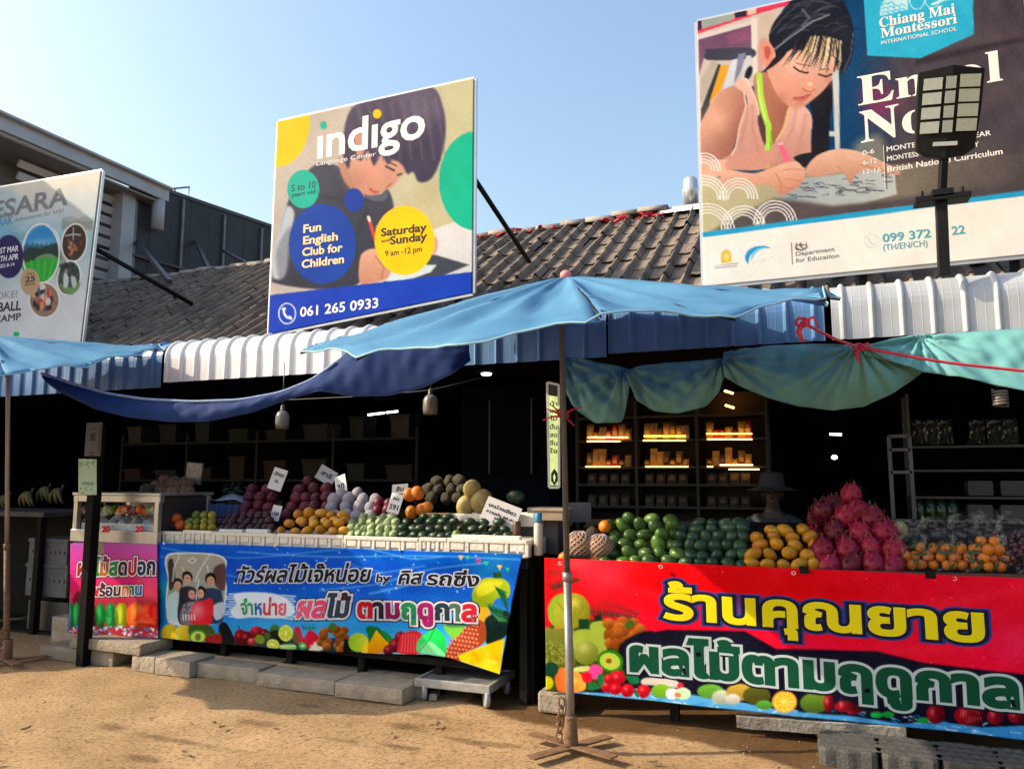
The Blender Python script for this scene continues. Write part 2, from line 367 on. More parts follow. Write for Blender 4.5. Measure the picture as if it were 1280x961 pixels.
# tiled roof: rolls running up the slope, courses stepping over each other
Y0, Z0, Y1, Z1 = 6.60, 2.98, 9.9, 5.1
def roof():
    px0, pitch, rows = -13.6, .212, 10
    nrib = int(17.6/pitch); prof = [(0, 0), (.05, .006), (.3, -.004), (.55, .003), (.64, .010), (.68, .040), (.75, .062), (.83, .064), (.90, .042), (.95, .012)]
    mb = MB(); sl = np.array([Y1-Y0, Z1-Z0]); SL = np.linalg.norm(sl); e = sl/SL; nn = np.array([-e[1], e[0]])
    for r in range(rows):
        s0 = SL*r/rows-.035; s1 = SL*(r+1)/rows+.015
        for k in range(nrib):
            x0 = px0+k*pitch; j = RNG.normal(0, .007); jx = RNG.normal(0, .004); t = RNG.normal(0, .006); V = []
            for s, up in ((s0, .018+j), (s1, .002+j)):
                for (u, h) in prof+[(1.02, .004)]:
                    p = e*(s+RNG.normal(0, .0005)+t)+nn*(h+up); V.append((x0+u*pitch+jx, Y0+p[0], Z0+p[1]))
            m = len(prof)+1
            # front lip
            for (u, h) in prof+[(1.02, .004)]:
                p = e*(s0+t)+nn*(h+.012+j); V.append((x0+u*pitch+jx, Y0+p[0], Z0+p[1]))
            F = [(i, i+1, m+i+1, m+i) for i in range(m-1)]+[(2*m+i, 2*m+i+1, i+1, i) for i in range(m-1)]
            mb.add(V, F, 0, False)
    return mb
rm = mat('roof_tile', (.23, .175, .13), .85, .34, 3.4, bump=.35, col2=(.075, .06, .052), bscale=26)
roof().build('tiled_roof', rm, hall)
mb = MB(); mb.add([(-13.7, Y0, Z0-.03), (4.1, Y0, Z0-.03), (4.1, Y1, Z1-.03), (-13.7, Y1, Z1-.03), (-13.7, Y1+3.4, Z0), (4.1, Y1+3.4, Z0)], [(0, 1, 2, 3), (3, 2, 5, 4)]); mb.build('roof_deck', DARKC, hall)
mb = MB(); x = -13.6
while x < -1.75:
    l = .36; j = RNG.normal(0, .012); hump = .04 if -2.6 < x < -1.9 else 0
    t = np.linspace(0, math.pi, 9); P = [[(x+a*(l+.03), Y1+math.cos(q)*.13, Z1-.02+j+hump+math.sin(q)*(.105-.015*a)) for q in t] for a in (0, 1)]
    mb.sheet(np.array(P), .015); x += l
mb.build('ridge_cap', mat('ridge_tile', (.3, .26, .235), .85, .3, 3, bump=.3, bscale=20), hall)
mb = MB(); mb.sheet(np.array([[(x, Y1+dy, Z1+dz) for (dy, dz) in ((-.22, -.06), (0, .09), (.2, -.02))] for x in np.linspace(-1.78, 4.0, 6)]), .004)
mb.build('metal_flashing', mat('galvanised', (.55, .57, .6), .45, .12, 5, metal=.3), hall)
# red mortar and ribbon scraps tucked below the ridge
mb = MB()
for k in range(34):
    x = RNG.choice([RNG.uniform(-4.7, -3.2), RNG.uniform(-2.6, -1.75)]); s = RNG.uniform(.1, .3)
    c = np.array([x, Y1-s, Z1-s*(Z1-Z0)/(Y1-Y0)+.08]); q = Matrix.Rotation(RNG.uniform(0, 3), 3, 'Z')@Matrix.Rotation(RNG.uniform(-.5, .5), 3, 'X')
    mb.box(c, (RNG.uniform(.05, .16), RNG.uniform(.02, .06), .012), M=q)
tag(mb.build('red_ribbon', mat('red_ribbon_cloth', srgb(215, 40, 70), .7, .2, 9)), 'torn red ribbon scraps tucked along the roof ridge of the market hall', 'ribbon', kind='stuff')

# corrugated awning: rolls over the eave and hangs as a fascia
def awning(x0, x1, zb, seed):
    mb = MB(); cs = []
    for t in np.linspace(0, 1, 4): cs.append((6.62-.12*t, 3.115))
    for t in np.linspace(0, math.pi/2, 8)[1:]: cs.append((6.50-.2*math.sin(t), 2.915+.2*math.cos(t)))
    for z in np.linspace(2.86, zb, 5): cs.append((6.30, z))
    cs = np.array(cs); d = np.gradient(cs, axis=0); nn = np.stack([d[:, 1], -d[:, 0]], 1); nn /= np.linalg.norm(nn, axis=1, keepdims=True)
    xsx = []; p = .205; k0 = math.floor(x0/p)
    for k in range(k0, int(x1/p)+2):
        b = k*p
        for (u, h) in ((0, 0), (.006, .012), (.014, .022), (.025, .026), (.036, .022), (.044, .012), (.050, 0), (.09, 0), (.095, .0012), (.10, 0), (.15, 0), (.155, .0012), (.16, 0)): xsx.append((b+u, h))
    xsx = [q for q in xsx if x0 <= q[0] <= x1]
    P = np.zeros((len(xsx), len(cs), 3))
    for i, (x, h) in enumerate(xsx):
        for j in range(len(cs)):
            q = cs[j]-nn[j]*-1*0; off = -abs(nn[j][0])*h, abs(nn[j][1])*h
            P[i, j] = (x, cs[j][0]+off[0], cs[j][1]+off[1])
    mb.sheet(P, .003, smooth=False); return mb
wm = mat('white_painted_sheet', (.74, .74, .76), .38, .06, 1.5, bump=.02); zm = mat('galvanised_sheet', (.40, .43, .47), .4, .12, 2.2, metal=.15)
bm2 = mat('blue_shaded_sheet', (.07, .19, .40), .45, .2, 2.0)  # blue shade from the umbrella cloth, put into the sheet colour
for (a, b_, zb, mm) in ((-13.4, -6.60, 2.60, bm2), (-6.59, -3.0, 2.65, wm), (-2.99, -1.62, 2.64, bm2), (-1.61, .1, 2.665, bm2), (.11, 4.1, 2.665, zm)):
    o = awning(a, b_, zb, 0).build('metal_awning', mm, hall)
    # the profile may face inward: keep normals outward
# pale flashing strip under the tiles on the right
mb = MB(); mb.box((-4.7, 6.56, 3.03), (17.4, .08, .05)); mb.build('eave_board', wood, hall)

# ================================================================== GREY HOUSE AND HOARDING AT THE LEFT
house = thing('grey_house', 'grey building with deep eaves and louvred side behind the left billboard', 'building', (-15, 10, 0))
gw = mat('grey_cladding', (.22, .23, .26), .7, .12, 3); gs = mat('grey_soffit', (.24, .24, .26), .7, .1, 2); gt = mat('grey_fascia', (.40, .43, .48), .5, .1, 3)
mb = MB(); mb.box((-14.75, 8.3, 4.0), (1.5, 7.6, 8.0)); mb.build('wall', gw, house)
mb = MB()
for k in range(23): mb.box((-13.985, 8.3, .6+k*.32), (.03, 7.58, .27), M=Matrix.Rotation(.06, 3, 'Y'))
mb.build('cladding', gw, house)
mb = MB(); mb.add([(-12.92, 4.6, 7.62), (-12.92, 12.15, 7.62), (-17, 12.15, 9.4), (-17, 4.6, 9.4), (-12.92, 4.6, 7.9), (-12.92, 12.15, 7.9), (-17, 12.15, 9.7), (-17, 4.6, 9.7)], [(0, 3, 2, 1), (4, 5, 6, 7), (0, 1, 5, 4), (1, 2, 6, 5), (3, 0, 4, 7)])
rf = mb.build('roof', gs, house)
mb = MB(); mb.box((-12.88, 8.4, 7.73), (.06, 7.6, .26)); mb.box((-12.83, 8.4, 7.88), (.16, 7.64, .05)); mb.build('gutter', gt, house, .01)
mb = MB(); mb.box((-13.4, 8.4, 7.55), (.95, 7.4, .04)); mb.build('soffit', gs, house)
mb = MB(); mb.tube([(-12.98, 12.05, 7.75), (-12.98, 12.05, 6.95)], .13, 10); mb.build('downpipe', gt, house)
for k in range(14):
    mb = MB(); z = 4.35+k*.235
    mb.box((-13.45, 10.3, z), (.05, 2.1, .14), M=Matrix.Rotation(.6, 3, 'Y')); mb.build('louvre', mat('louvre_white', (.55, .56, .60), .5, .08, 4), house)
mb = MB(); mb.box((-13.3, 11.45, 5.8), (.3, .32, 3.6)); mb.build('corner_post', mat('grey_post', (.38, .39, .42), .6, .1, 4), house, .01)

hoard = thing('hoarding', 'tall dark metal hoarding seen from behind, with steel posts above the tiled roof', 'hoarding', (-13.2, 14, 0))
hp = mat('hoarding_back', (.022, .026, .036), .6, .3, 1.5); hs = mat('hoarding_steel', (.16, .17, .19), .5, .15, 4, metal=.4)
mb = MB()
H0, H1 = np.array([-13.3, 11.55]), np.array([-12.5, 17.6]); dv = (H1-H0)/np.linalg.norm(H1-H0); nv = np.array([dv[1], -dv[0]]); HL = np.linalg.norm(H1-H0); ha = math.atan2(dv[1], dv[0])
hz_ = lambda t: 7.92+.2*t
for k in range(12):
    t = (k+.5)/12; c = H0+dv*HL*t; mb.box((c[0], c[1], 5.95+.08*t), (HL/12-.012, .06, 3.95+.16*t), rz=ha)
mb.build('panel', hp, hoard)
for k in range(6):
    t = (k+.12)/5.3; c = H0+dv*HL*t+nv*.06; mb = MB(); mb.box((c[0], c[1], 5.9), (.06, .06, 4.0), rz=ha); mb.build('post', hs, hoard)
mb = MB()
for z in (4.6, 5.5, 6.3):
    a = H0+nv*.1; b2 = H1+nv*.1; mb.bar((a[0], a[1], z), (b2[0], b2[1], z), .05)
mb.build('rail', hs if False else mat('dark_steel', (.05, .05, .06), .5, .2, 5), hoard)
mb = MB(); a = H0; b2 = H1; mb.bar((a[0], a[1], 7.95), (b2[0], b2[1], 8.12), .12, .08); mb.build('top_rail', mat('dark_steel', (.05, .05, .06)), hoard)
for t in (.12, .66):
    mb = MB(); c = H0+dv*HL*t; d2 = H0+dv*HL*(t+.12); z = hz_(t)
    mb.tube([(c[0], c[1], z), (d2[0], d2[1], z+.32), (d2[0], d2[1], z)], .022, 6); mb.tube([(c[0]+.5*(d2-c)[0], c[1]+.5*(d2-c)[1], z), (c[0]+.5*(d2-c)[0], c[1]+.5*(d2-c)[1], z+.16)], .018, 6)
    mb.build('top_bracket', hs, hoard)
for (p, q, Ya, Yb) in (((170, 300), (212, 352), 12.0, 9.0), ((245, 302), (265, 345), 13.2, 11.4), ((278, 313), (318, 335), 13.5, 11.8)):
    mb = MB(); a = at(*p, Ya); b2 = at(*q, Yb); mb.bar(a, b2, .07); mb.build('stay', mat('dark_steel', (.05, .05, .06)), hoard)

# ================================================================== VENT PIPE BEHIND THE RIDGE
c = at(864, 262, 10.6); mb = MB(); mb.lathe([(.1, -.9), (.1, .02), (.105, .02), (.105, .22), (.115, .24), (.115, .30), (.1, .31), (.1, .42), (.075, .46)], c, 18)
tag(mb.build('vent_pipe', mat('vent_steel', (.62, .64, .67), .3, .08, 5, metal=.6), loc=c), 'shiny round metal vent pipe behind the roof ridge, left of the tall right billboard', 'vent pipe')
# ================================================================== BILLBOARDS ON THE EAVE
BY = 6.8
alu = mat('aluminium_edge', (.62, .63, .65), .35, .08, 5, metal=.5); blk = mat('black_steel', (.008, .008, .009), .6, .2, 6, spec=.15)
def grain(p):
    n_ = p.x.size; g_ = RNG.normal(0, 3.2, n_)+p.noise(p.x*2.2, p.y*2.2, 3.0)+p.noise(p.x*.7+40, p.y*.5, 4.0); p.c = np.clip(p.c+g_[:, None], 0, 255)
def carcass(T, B, name_back='back_panel'):
    P = B.P; a, b = P[0, 0], P[0, -1]; c, d = P[-1, 0], P[-1, -1]; mb = MB()
    for p, q in ((a, b), (b, d), (d, c), (c, a)):
        mb.bar(p+np.array([0, .03, 0]), q+np.array([0, .03, 0]), .035, .05)
    mb.build('frame', alu, T)
    off = np.array([0, .05, 0]); mb = MB(); mb.add([a+off, b+off, d+off, c+off], [(0, 1, 2, 3)]); mb.build(name_back, mat('board_back', (.2, .2, .21), .6, .1, 3), T)
    mb = MB()
    for t in (.08, .5, .92):
        q = c*(1-t)+d*t; u = a*(1-t)+b*t; top = u*.9+q*.1
        mb.bar((q[0], q[1]+.1, 3.1), (q[0], q[1]+.1, top[2]), .06)
    mb.build('post', blk, T)
def stay(T, p, q, r=.025):
    mb = MB(); mb.tube([p, q], r, 6); mb.build('stay', blk, T)

# ---- middle billboard ------------------------------------------------------------------
T = thing('billboard', 'square blue and beige language centre billboard with a boy bent over writing', 'billboard', (-4.4, BY, 3.1))
B = Board(BY, (347, 152), (592, 98), (335, 418), (590, 366), .0115); p = B.paint; O = (320, 80, 2.747); p.org(*O)
p.field(lambda X, Y, c: np.stack([188+.02*X+0*Y, 178+.03*X, 168-.045*(X-400)*.6], 1))
p.poly([(640, 300), (760, 250), (760, 600), (560, 600), (520, 480), (600, 400)], (198, 188, 150), 60, a=.8)
p.poly([(60, 200), (330, 140), (300, 350), (100, 480), (50, 480)], (196, 186, 176), 60, a=.8)
p.poly([(560, 590), (760, 540), (760, 740), (360, 800), (400, 690)], (226, 224, 226), 8, col2=(205, 208, 216))
p.poly([(604, 652), (732, 690), (600, 745), (430, 752), (560, 690)], (58, 66, 82), 6, False)
p.poly([(430, 735), (560, 690), (620, 690), (600, 715), (470, 760)], (205, 222, 230), 5, False)
# shirt
p.poly([(205, 345), (290, 355), (330, 405), (420, 450), (452, 428), (472, 505), (412, 560), (424, 640), (362, 655), (358, 750), (250, 775), (75, 755), (58, 720), (85, 570), (105, 490), (130, 430)], (66, 70, 92), 8, col2=(48, 52, 70))
p.poly([(105, 490), (132, 515), (112, 610), (100, 720), (60, 735), (58, 660), (82, 570)], (186, 196, 212), 10)
p.poly([(70, 640), (120, 560), (110, 700), (80, 740)], (120, 126, 142), 14, a=.7)
for q in (((150, 480), (240, 520), (300, 610)), ((170, 440), (300, 470), (420, 470)), ((380, 500), (340, 600), (350, 700))): p.line(q, 10, (40, 43, 60), 14, .5)
p.poly([(330, 402), (420, 452), (452, 430), (440, 470), (380, 462)], (92, 96, 118), 8)
# neck, face
p.poly([(285, 320), (345, 385), (372, 455), (320, 425), (290, 372)], (196, 140, 122), 9)
p.poly([(300, 285), (345, 240), (395, 290), (470, 290), (520, 355), (500, 384), (486, 400), (466, 424), (446, 432), (420, 446), (392, 452), (362, 440), (328, 398)], (226, 176, 158), 7, col2=(205, 146, 126))
p.glow(400, 372, 40, (232, 150, 132), .5); p.glow(340, 400, 40, (176, 118, 100), .5)
# hair
p.poly([(300, 262), (306, 208), (330, 152), (400, 112), (500, 88), (604, 80), (640, 140), (652, 225), (636, 320), (604, 392), (560, 406), (540, 372), (520, 378), (500, 345), (470, 330), (452, 345), (430, 312), (404, 350), (385, 300), (360, 332), (330, 318), (318, 360), (300, 320)], (84, 74, 100), 9, col2=(62, 56, 84))
for k in range(16):
    a = 330+k*19; p.line([(a, 150-.12*(a-330)), (a+20, 230), (a+30+.4*k, 330)], 5, (112, 102, 130) if k % 2 else (56, 50, 74), 8, .55)
p.glow(560, 150, 90, (150, 140, 160), .35)
p.poly([(345, 225), (368, 240), (372, 300), (350, 320), (338, 270)], (205, 146, 130), 6)
p.line([(446, 352), (474, 366)], 7, (70, 50, 58), 4); p.line([(486, 382), (500, 378)], 6, (60, 44, 50), 4); p.line([(458, 338), (482, 350)], 5, (90, 66, 70), 4)
p.line([(392, 430), (404, 440), (418, 440)], 9, (196, 84, 84), 4); p.line([(446, 426), (462, 412)], 5, (170, 100, 88), 4)
# hand, pencil
p.poly([(362, 655), (420, 636), (462, 690), (452, 735), (400, 752), (356, 752)], (226, 172, 148), 6, col2=(196, 136, 112)); p.line([(410, 660), (440, 700), (430, 735)], 4, (170, 110, 90), 4)
p.line([(388, 532), (412, 612)], 11, (226, 74, 66), 3); p.line([(386, 526), (390, 538)], 10, (240, 220, 210), 3)
p.poly([(598, 590), (622, 600), (622, 640), (604, 655)], (216, 160, 136), 4)
# graphics
p.ell(72, 196, 112, 158, (255, 202, 0), 2.5); p.ell(752, 402, 124, 170, (0, 186, 150), 2.5)
p.ell(162, 430, 55, 66, (22, 182, 160), 2.5); p.ell(336, 467, 34, 40, (18, 62, 168), 2.5); p.ell(228, 618, 115, 137, (0, 66, 172), 2.5); p.ell(510, 606, 103, 119, (255, 206, 6), 2.5)
p.poly([(0, 799), (824, 704), (824, 1000), (0, 1000)], (0, 60, 188), 2.5, False)
p.arc(107, 857, 29, 35, 3.5, (235, 240, 250), 0, 360, 2); p.line([(95, 842), (97, 858), (106, 870), (118, 873)], 7, (240, 244, 250), 3); p.line([(92, 842), (99, 840)], 8, (240, 244, 250), 3); p.line([(116, 868), (121, 874)], 8, (240, 244, 250), 3)
p.ell(232, 211, 12, 14, (22, 182, 160), 2.5); p.ell(416, 172, 14.5, 16, (255, 202, 0), 2.5)
grain(p); PN = B.build('printed_panel', print_mat('billboard_print', .6), T); carcass(T, B)
W_ = (244, 246, 250); CR = (255, 226, 170)
B.text('lettering', '\u0131nd\u0131go', (213, 324), (577, 250), 112, [(W_, .022)], PN, O)
for s, a, b_, c, col, gr in (('Language Center', (208, 350), (412, 316), 15, W_, .004), ('5 to 10', (121, 438), (204, 424), 22, (10, 92, 104), .012), ('years old', (121, 458), (203, 444), 15, (10, 92, 104), .01),
    ('Fun', (164, 580), (223, 572), 27, CR, .03), ('English', (163, 620), (280, 605), 27, CR, .03), ('Club for', (160, 660), (296, 643), 27, CR, .03), ('Children', (158, 701), (301, 683), 27, CR, .03),
    ('Saturday', (430, 592), (585, 573), 27, (62, 48, 40), .03), ('and', (431, 613), (458, 609), 11, (62, 48, 40), .012), ('Sunday', (461, 620), (586, 604), 27, (62, 48, 40), .03), ('9 am -12 pm', (443, 661), (569, 644), 20, (80, 66, 50), .008),
    ('061 265 0933', (152, 868), (419, 836), 33, W_, .02)):
    B.text('lettering', s, a, b_, c, [(col, gr)], PN, O)
stay(T, at(592, 222, 6.86), at(662, 328, 8.3), .03); stay(T, at(345, 250, 6.86), (-5.5, 8.2, 4.2)); stay(T, (-4.3, 6.9, 5.2), (-4.3, 8.4, 4.25))

# ---- right billboard ------------------------------------------------------------------
T = thing('billboard', 'large school enrolment billboard with a girl drawing, above the right stall', 'billboard', (.5, BY, 3.2))
B = Board(BY, (871, 27), (1273, -62), (880, 358), (1311, 315.5), .0098); p = B.paint; O3 = (860, 0, 2.598); O6 = (870, 0, 4.805); O7 = (870, 190, 5.655); O5 = (1060, 0, 4.178)
p.org(*O3)
p.field(lambda X, Y, c: np.stack([np.interp(X, [430, 560, 700, 1100], [8, 24, 74, 70]), np.interp(X, [430, 560, 700, 1100], [58, 58, 68, 62]), np.interp(X, [430, 560, 700, 1100], [104, 98, 78, 72])], 1)+p.noise(X, Y, 3)[:, None])
for (a, b_, c, d, col) in ((640, 340, 90, 60, (120, 62, 84)), (900, 120, 200, 40, (98, 84, 88)), (1000, 300, 150, 60, (92, 80, 82)), (800, 560, 300, 60, (70, 60, 66)), (520, 420, 60, 200, (4, 70, 120)), (1040, 40, 30, 120, (60, 50, 60)), (960, 20, 20, 80, (58, 50, 62)), (540, 80, 40, 150, (0, 80, 140)), (650, 520, 120, 60, (84, 70, 70)), (1000, 480, 200, 30, (84, 78, 78))): p.glow(a, b_, c, col, .5, d)
p.poly([(740, 190), (1090, 120), (1090, 135), (740, 215)], (50, 42, 50), 14, False, .8); p.poly([(560, 300), (620, 270), (680, 330), (600, 400)], (150, 40, 90), 50, a=.5)
p.poly([(540, 470), (620, 440), (640, 520), (560, 545)], (170, 160, 140), 30, a=.6)
p.org(*O6)
p.poly([(-20, 100), (620, -60), (520, 60), (400, 470), (0, 800)], (206, 192, 188), 6, False)
p.poly([(8, 130), (640, -60), (600, 20), (372, 86), (8, 206)], (217, 62, 94), 4, False); p.poly([(10, 128), (230, 76), (230, 118), (12, 182)], (150, 164, 158), 6, False); p.poly([(230, 76), (302, 58), (304, 96), (236, 112)], (38, 38, 58), 4, False); p.poly([(8, 120), (34, 124), (36, 178), (8, 186)], (66, 40, 80), 5, False); p.poly([(310, 62), (360, 48), (360, 82), (312, 94)], (214, 196, 180), 5, False)
p.poly([(14, 215), (330, 124), (332, 155), (14, 240)], (216, 208, 206), 4, False)
p.poly([(14, 240), (330, 152), (334, 318), (60, 306), (18, 450)], (104, 70, 104), 8, False, col2=(128, 92, 120)); p.poly([(180, 215), (328, 158), (332, 240), (200, 270)], (150, 84, 122), 20, False, .7)
p.poly([(330, 120), (366, 106), (374, 450), (340, 462)], (226, 216, 212), 4, False)
p.poly([(58, 310), (80, 296), (330, 290), (332, 352), (70, 362)], (66, 66, 86), 8)
p.poly([(100, 360), (138, 388), (60, 640), (20, 600), (30, 480)], (186, 176, 164), 8, False); p.poly([(134, 385), (150, 392), (80, 640), (30, 735), (30, 660)], (50, 56, 66), 7, False); p.poly([(150, 394), (202, 392), (150, 540), (76, 626)], (232, 164, 44), 5, False); p.poly([(215, 365), (250, 352), (226, 510), (160, 545)], (214, 219, 234), 6, False); p.poly([(255, 328), (300, 318), (270, 430), (228, 500)], (126, 136, 166), 7, False); p.poly([(302, 336), (334, 336), (330, 470), (262, 505)], (206, 210, 220), 6, False); p.ell(316, 440, 20, 44, (30, 34, 48), 8, 20)
p.poly([(380, 110), (480, 90), (440, 240), (390, 260)], (206, 186, 172), 10); p.poly([(372, 260), (430, 240), (400, 420), (376, 450)], (204, 160, 150), 14)
# hair behind, neck, arm, dress
p.poly([(690, 600), (800, 470), (836, 560), (806, 700), (796, 900), (720, 990), (620, 990), (690, 860), (700, 700)], (24, 24, 34), 8)
p.poly([(345, 480), (385, 430), (470, 470), (570, 640), (540, 760), (455, 880), (385, 830), (365, 670)], (196, 128, 104), 9, col2=(150, 92, 76), axis=(1, .3))
p.poly([(140, 560), (190, 528), (240, 520), (288, 560), (300, 620), (282, 700), (252, 800), (222, 900), (190, 1000), (20, 1000), (22, 780), (80, 650)], (222, 164, 142), 7, col2=(150, 92, 80), axis=(.9, .5)); p.glow(120, 720, 90, (240, 184, 156), .6)
p.poly([(190, 1000), (240, 880), (262, 760), (300, 650), (300, 575), (230, 512), (300, 470), (332, 520), (372, 640), (376, 720), (412, 870), (470, 862), (520, 770), (560, 640), (640, 632), (694, 700), (690, 800), (640, 1000)], (236, 192, 178), 5, col2=(190, 132, 122))
for q in (((300, 600), (310, 700), (270, 860)), ((340, 640), (340, 780), (380, 930)), ((600, 660), (580, 780), (500, 930)), ((660, 690), (640, 800), (600, 940))): p.line(q, 16, (190, 126, 112), 20, .55)
p.line([(300, 480), (345, 560), (372, 640), (380, 720)], 7, (250, 214, 190), 4); p.line([(560, 650), (545, 740), (480, 850)], 8, (226, 190, 110), 5); p.line([(288, 560), (300, 640), (262, 760), (240, 880), (195, 980)], 8, (248, 206, 188), 5)
p.poly([(372, 700), (430, 690), (450, 880), (412, 868), (385, 800)], (84, 56, 60), 9)
# face
p.poly([(398, 300), (450, 260), (500, 300), (560, 270), (680, 240), (850, 300), (866, 400), (842, 452), (800, 500), (762, 548), (700, 600), (640, 646), (590, 654), (530, 620), (480, 560), (444, 480), (420, 410)], (236, 186, 166), 6, col2=(206, 146, 126), axis=(-.2, 1))
p.glow(560, 520, 60, (242, 150, 128), .55); p.glow(800, 480, 40, (196, 116, 100), .5); p.glow(500, 600, 46, (176, 108, 88), .6); p.glow(700, 560, 36, (216, 140, 118), .5); p.glow(600, 360, 60, (250, 206, 182), .6)
p.poly([(656, 490), (690, 470), (716, 520), (700, 552), (664, 545), (640, 525)], (236, 160, 136), 10); p.line([(640, 530), (660, 548), (690, 553), (712, 538)], 6, (170, 88, 76), 5); p.ell(684, 508, 14, 12, (252, 206, 184), 12)
p.poly([(580, 588), (630, 580), (690, 566), (664, 598), (626, 612), (596, 606)], (206, 104, 98), 5); p.line([(582, 588), (640, 588), (692, 568)], 4, (140, 66, 62), 3); p.line([(600, 622), (640, 622)], 7, (196, 124, 104), 8)
p.line([(588, 405), (618, 428), (660, 440), (672, 436)], 11, (54, 34, 38), 5); p.line([(600, 380), (650, 392), (680, 396)], 7, (130, 84, 74), 7); p.line([(738, 448), (780, 462), (822, 446)], 11, (54, 34, 38), 5); p.line([(745, 418), (800, 418)], 7, (110, 70, 66), 7)
p.poly([(388, 285), (420, 250), (452, 262), (474, 300), (462, 350), (430, 396), (402, 378)], (228, 148, 128), 5); p.poly([(408, 290), (440, 284), (450, 320), (425, 360)], (190, 92, 84), 9)
# hair over
p.poly([(437, 240), (448, 180), (478, 120), (540, 50), (612, -20), (840, -20), (905, 50), (944, 160), (948, 290), (915, 400), (876, 440), (862, 360), (800, 285), (740, 262), (680, 246), (640, 268), (590, 290), (540, 320), (486, 356), (470, 300)], (27, 30, 44), 5)
p.poly([(480, 340), (545, 318), (500, 372), (440, 416), (390, 440), (430, 400)], (40, 30, 40), 5)
for q, wd, cl, a in ((((470, 300), (560, 230), (700, 130), (800, 90)), 8, (186, 194, 206), .7), (((450, 200), (520, 110), (600, 40)), 6, (96, 106, 124), .7), (((480, 210), (560, 130), (660, 60)), 10, (66, 76, 96), .6), (((520, 250), (640, 150), (760, 110)), 5, (120, 130, 146), .6), (((640, 60), (680, 110), (640, 160)), 14, (130, 140, 156), .5), (((640, 0), (760, 10), (860, 50)), 6, (100, 108, 124), .6), (((944, 200), (930, 330), (888, 430)), 5, (110, 120, 138), .8), (((500, 170), (590, 100)), 8, (20, 22, 32), .6)): p.line(q, wd, cl, 6, a)
rb = np.random.default_rng(21)
p.poly([(600, 300), (640, 244), (720, 232), (800, 258), (866, 320), (872, 440), (850, 470), (842, 380), (800, 320), (740, 296), (680, 280), (640, 300)], (30, 30, 42), 8, a=.9)
for k in range(84):
    u = rb.uniform(0, 1); x = 606+264*u; y0 = 236+70*abs(u-.38)**1.5+rb.uniform(-6, 6); ln = rb.uniform(80, 150)+60*(.3 < u < .9)*rb.uniform(.2, 1); sl_ = -76*(1-u)**.7*rb.uniform(.7, 1.2)-10; wd = rb.uniform(4, 12)
    c = [(236, 212, 168), (30, 30, 42), (222, 192, 146), (26, 28, 40), (206, 176, 130), (62, 52, 54), (24, 26, 38), (236, 214, 176)][k % 8]; dk = c[0] < 80
    if not dk and u < .25: continue
    if not dk: wd *= .8
    p.poly([(x-wd*(1.1 if dk else .6), y0-20), (x+wd*(1.1 if dk else .6), y0-20), (x+sl_*.4+wd*.7, y0+ln*.5), (x+sl_, y0+ln), (x+sl_*.4-wd*.5, y0+ln*.5)], c, 6, False, .9)
for k in range(60):
    x = rb.uniform(460, 900); y = rb.uniform(10, 220)+max(0, 560-x)*.5; p.line(interp([(x, y), (x+40, y-26), (x+90, y-34+rb.uniform(-8, 20))], 8), rb.uniform(3, 8), [(64, 72, 92), (18, 20, 30), (110, 120, 138)][k % 3], 9, .4)
p.line([(840, 250), (850, 340), (830, 420), (826, 520)], 10, (40, 40, 52), 6); p.line([(860, 250), (872, 360), (850, 430)], 6, (196, 180, 150), 5)
# lanyard, pencil, bed post
p.poly([(818, 440), (858, 420), (864, 905), (836, 905)], (196, 204, 208), 7, False); p.poly([(800, 790), (840, 790), (840, 820), (800, 820)], (196, 204, 208), 7, False)
p.line([(378, 452), (388, 580), (412, 690), (436, 760), (440, 830), (424, 990)], 36, (168, 224, 74), 5); p.line([(372, 480), (384, 600), (420, 730)], 8, (208, 246, 130), 6); p.line([(452, 790), (444, 960)], 7, (110, 160, 40), 6)
p.line([(508, 870), (556, 990)], 30, (240, 104, 136), 4); p.line([(500, 868), (516, 862)], 16, (250, 170, 190), 4)
p.org(*O7)
p.poly([(20, 180), (600, 180), (1300, 100), (2400, 0), (2400, 330), (20, 590)], (200, 192, 150), 12, False, col2=(70, 62, 70), axis=(1, .35))
p.poly([(560, 300), (760, 190), (1000, 160), (1400, 110), (1420, 300), (1180, 365), (960, 384), (640, 342)], (150, 162, 168), 8, False, col2=(190, 196, 196), axis=(1, 0))
for k in range(46):
    x = RNG.uniform(640, 1330); y = RNG.uniform(205, 330)-.1*(x-700); p.line([(x, y), (x+RNG.uniform(15, 50), y+RNG.uniform(-10, 6)), (x+RNG.uniform(40, 70), y+RNG.uniform(-6, 14))], RNG.uniform(4, 9), (52, 58, 76), 5, .8)
p.poly([(560, 330), (760, 350), (960, 384), (1200, 362), (2400, 200), (2400, 360), (60, 600), (240, 480)], (74, 66, 74), 40, False, .85)
p.poly([(200, 40), (420, 0), (580, 0), (480, 120), (300, 130), (200, 120)], (206, 146, 130), 12)
p.poly([(190, 130), (400, 152), (520, 118), (600, 88), (660, 70), (722, 72), (766, 100), (770, 180), (735, 235), (690, 270), (610, 305), (570, 290), (540, 240), (380, 236), (200, 256)], (232, 180, 154), 6, col2=(196, 134, 112), axis=(.1, 1))
for q in (((620, 130), (700, 120), (760, 130)), ((636, 190), (700, 200), (752, 210)), ((628, 252), (680, 262), (716, 240)), ((560, 150), (600, 210), (600, 280))): p.line(q, 6, (186, 108, 84), 6, .8)
p.poly([(610, 0), (640, -20), (664, 66), (636, 72)], (240, 104, 136), 4, False)
p.poly([(770, 130), (850, 30), (1000, -20), (1160, 0), (1300, 60), (1420, 120), (1440, 160), (1330, 150), (1240, 130), (1130, 160), (1104, 222), (1070, 196), (1050, 150), (980, 150), (880, 172), (790, 164)], (232, 186, 164), 6, col2=(190, 136, 114), axis=(0, 1))
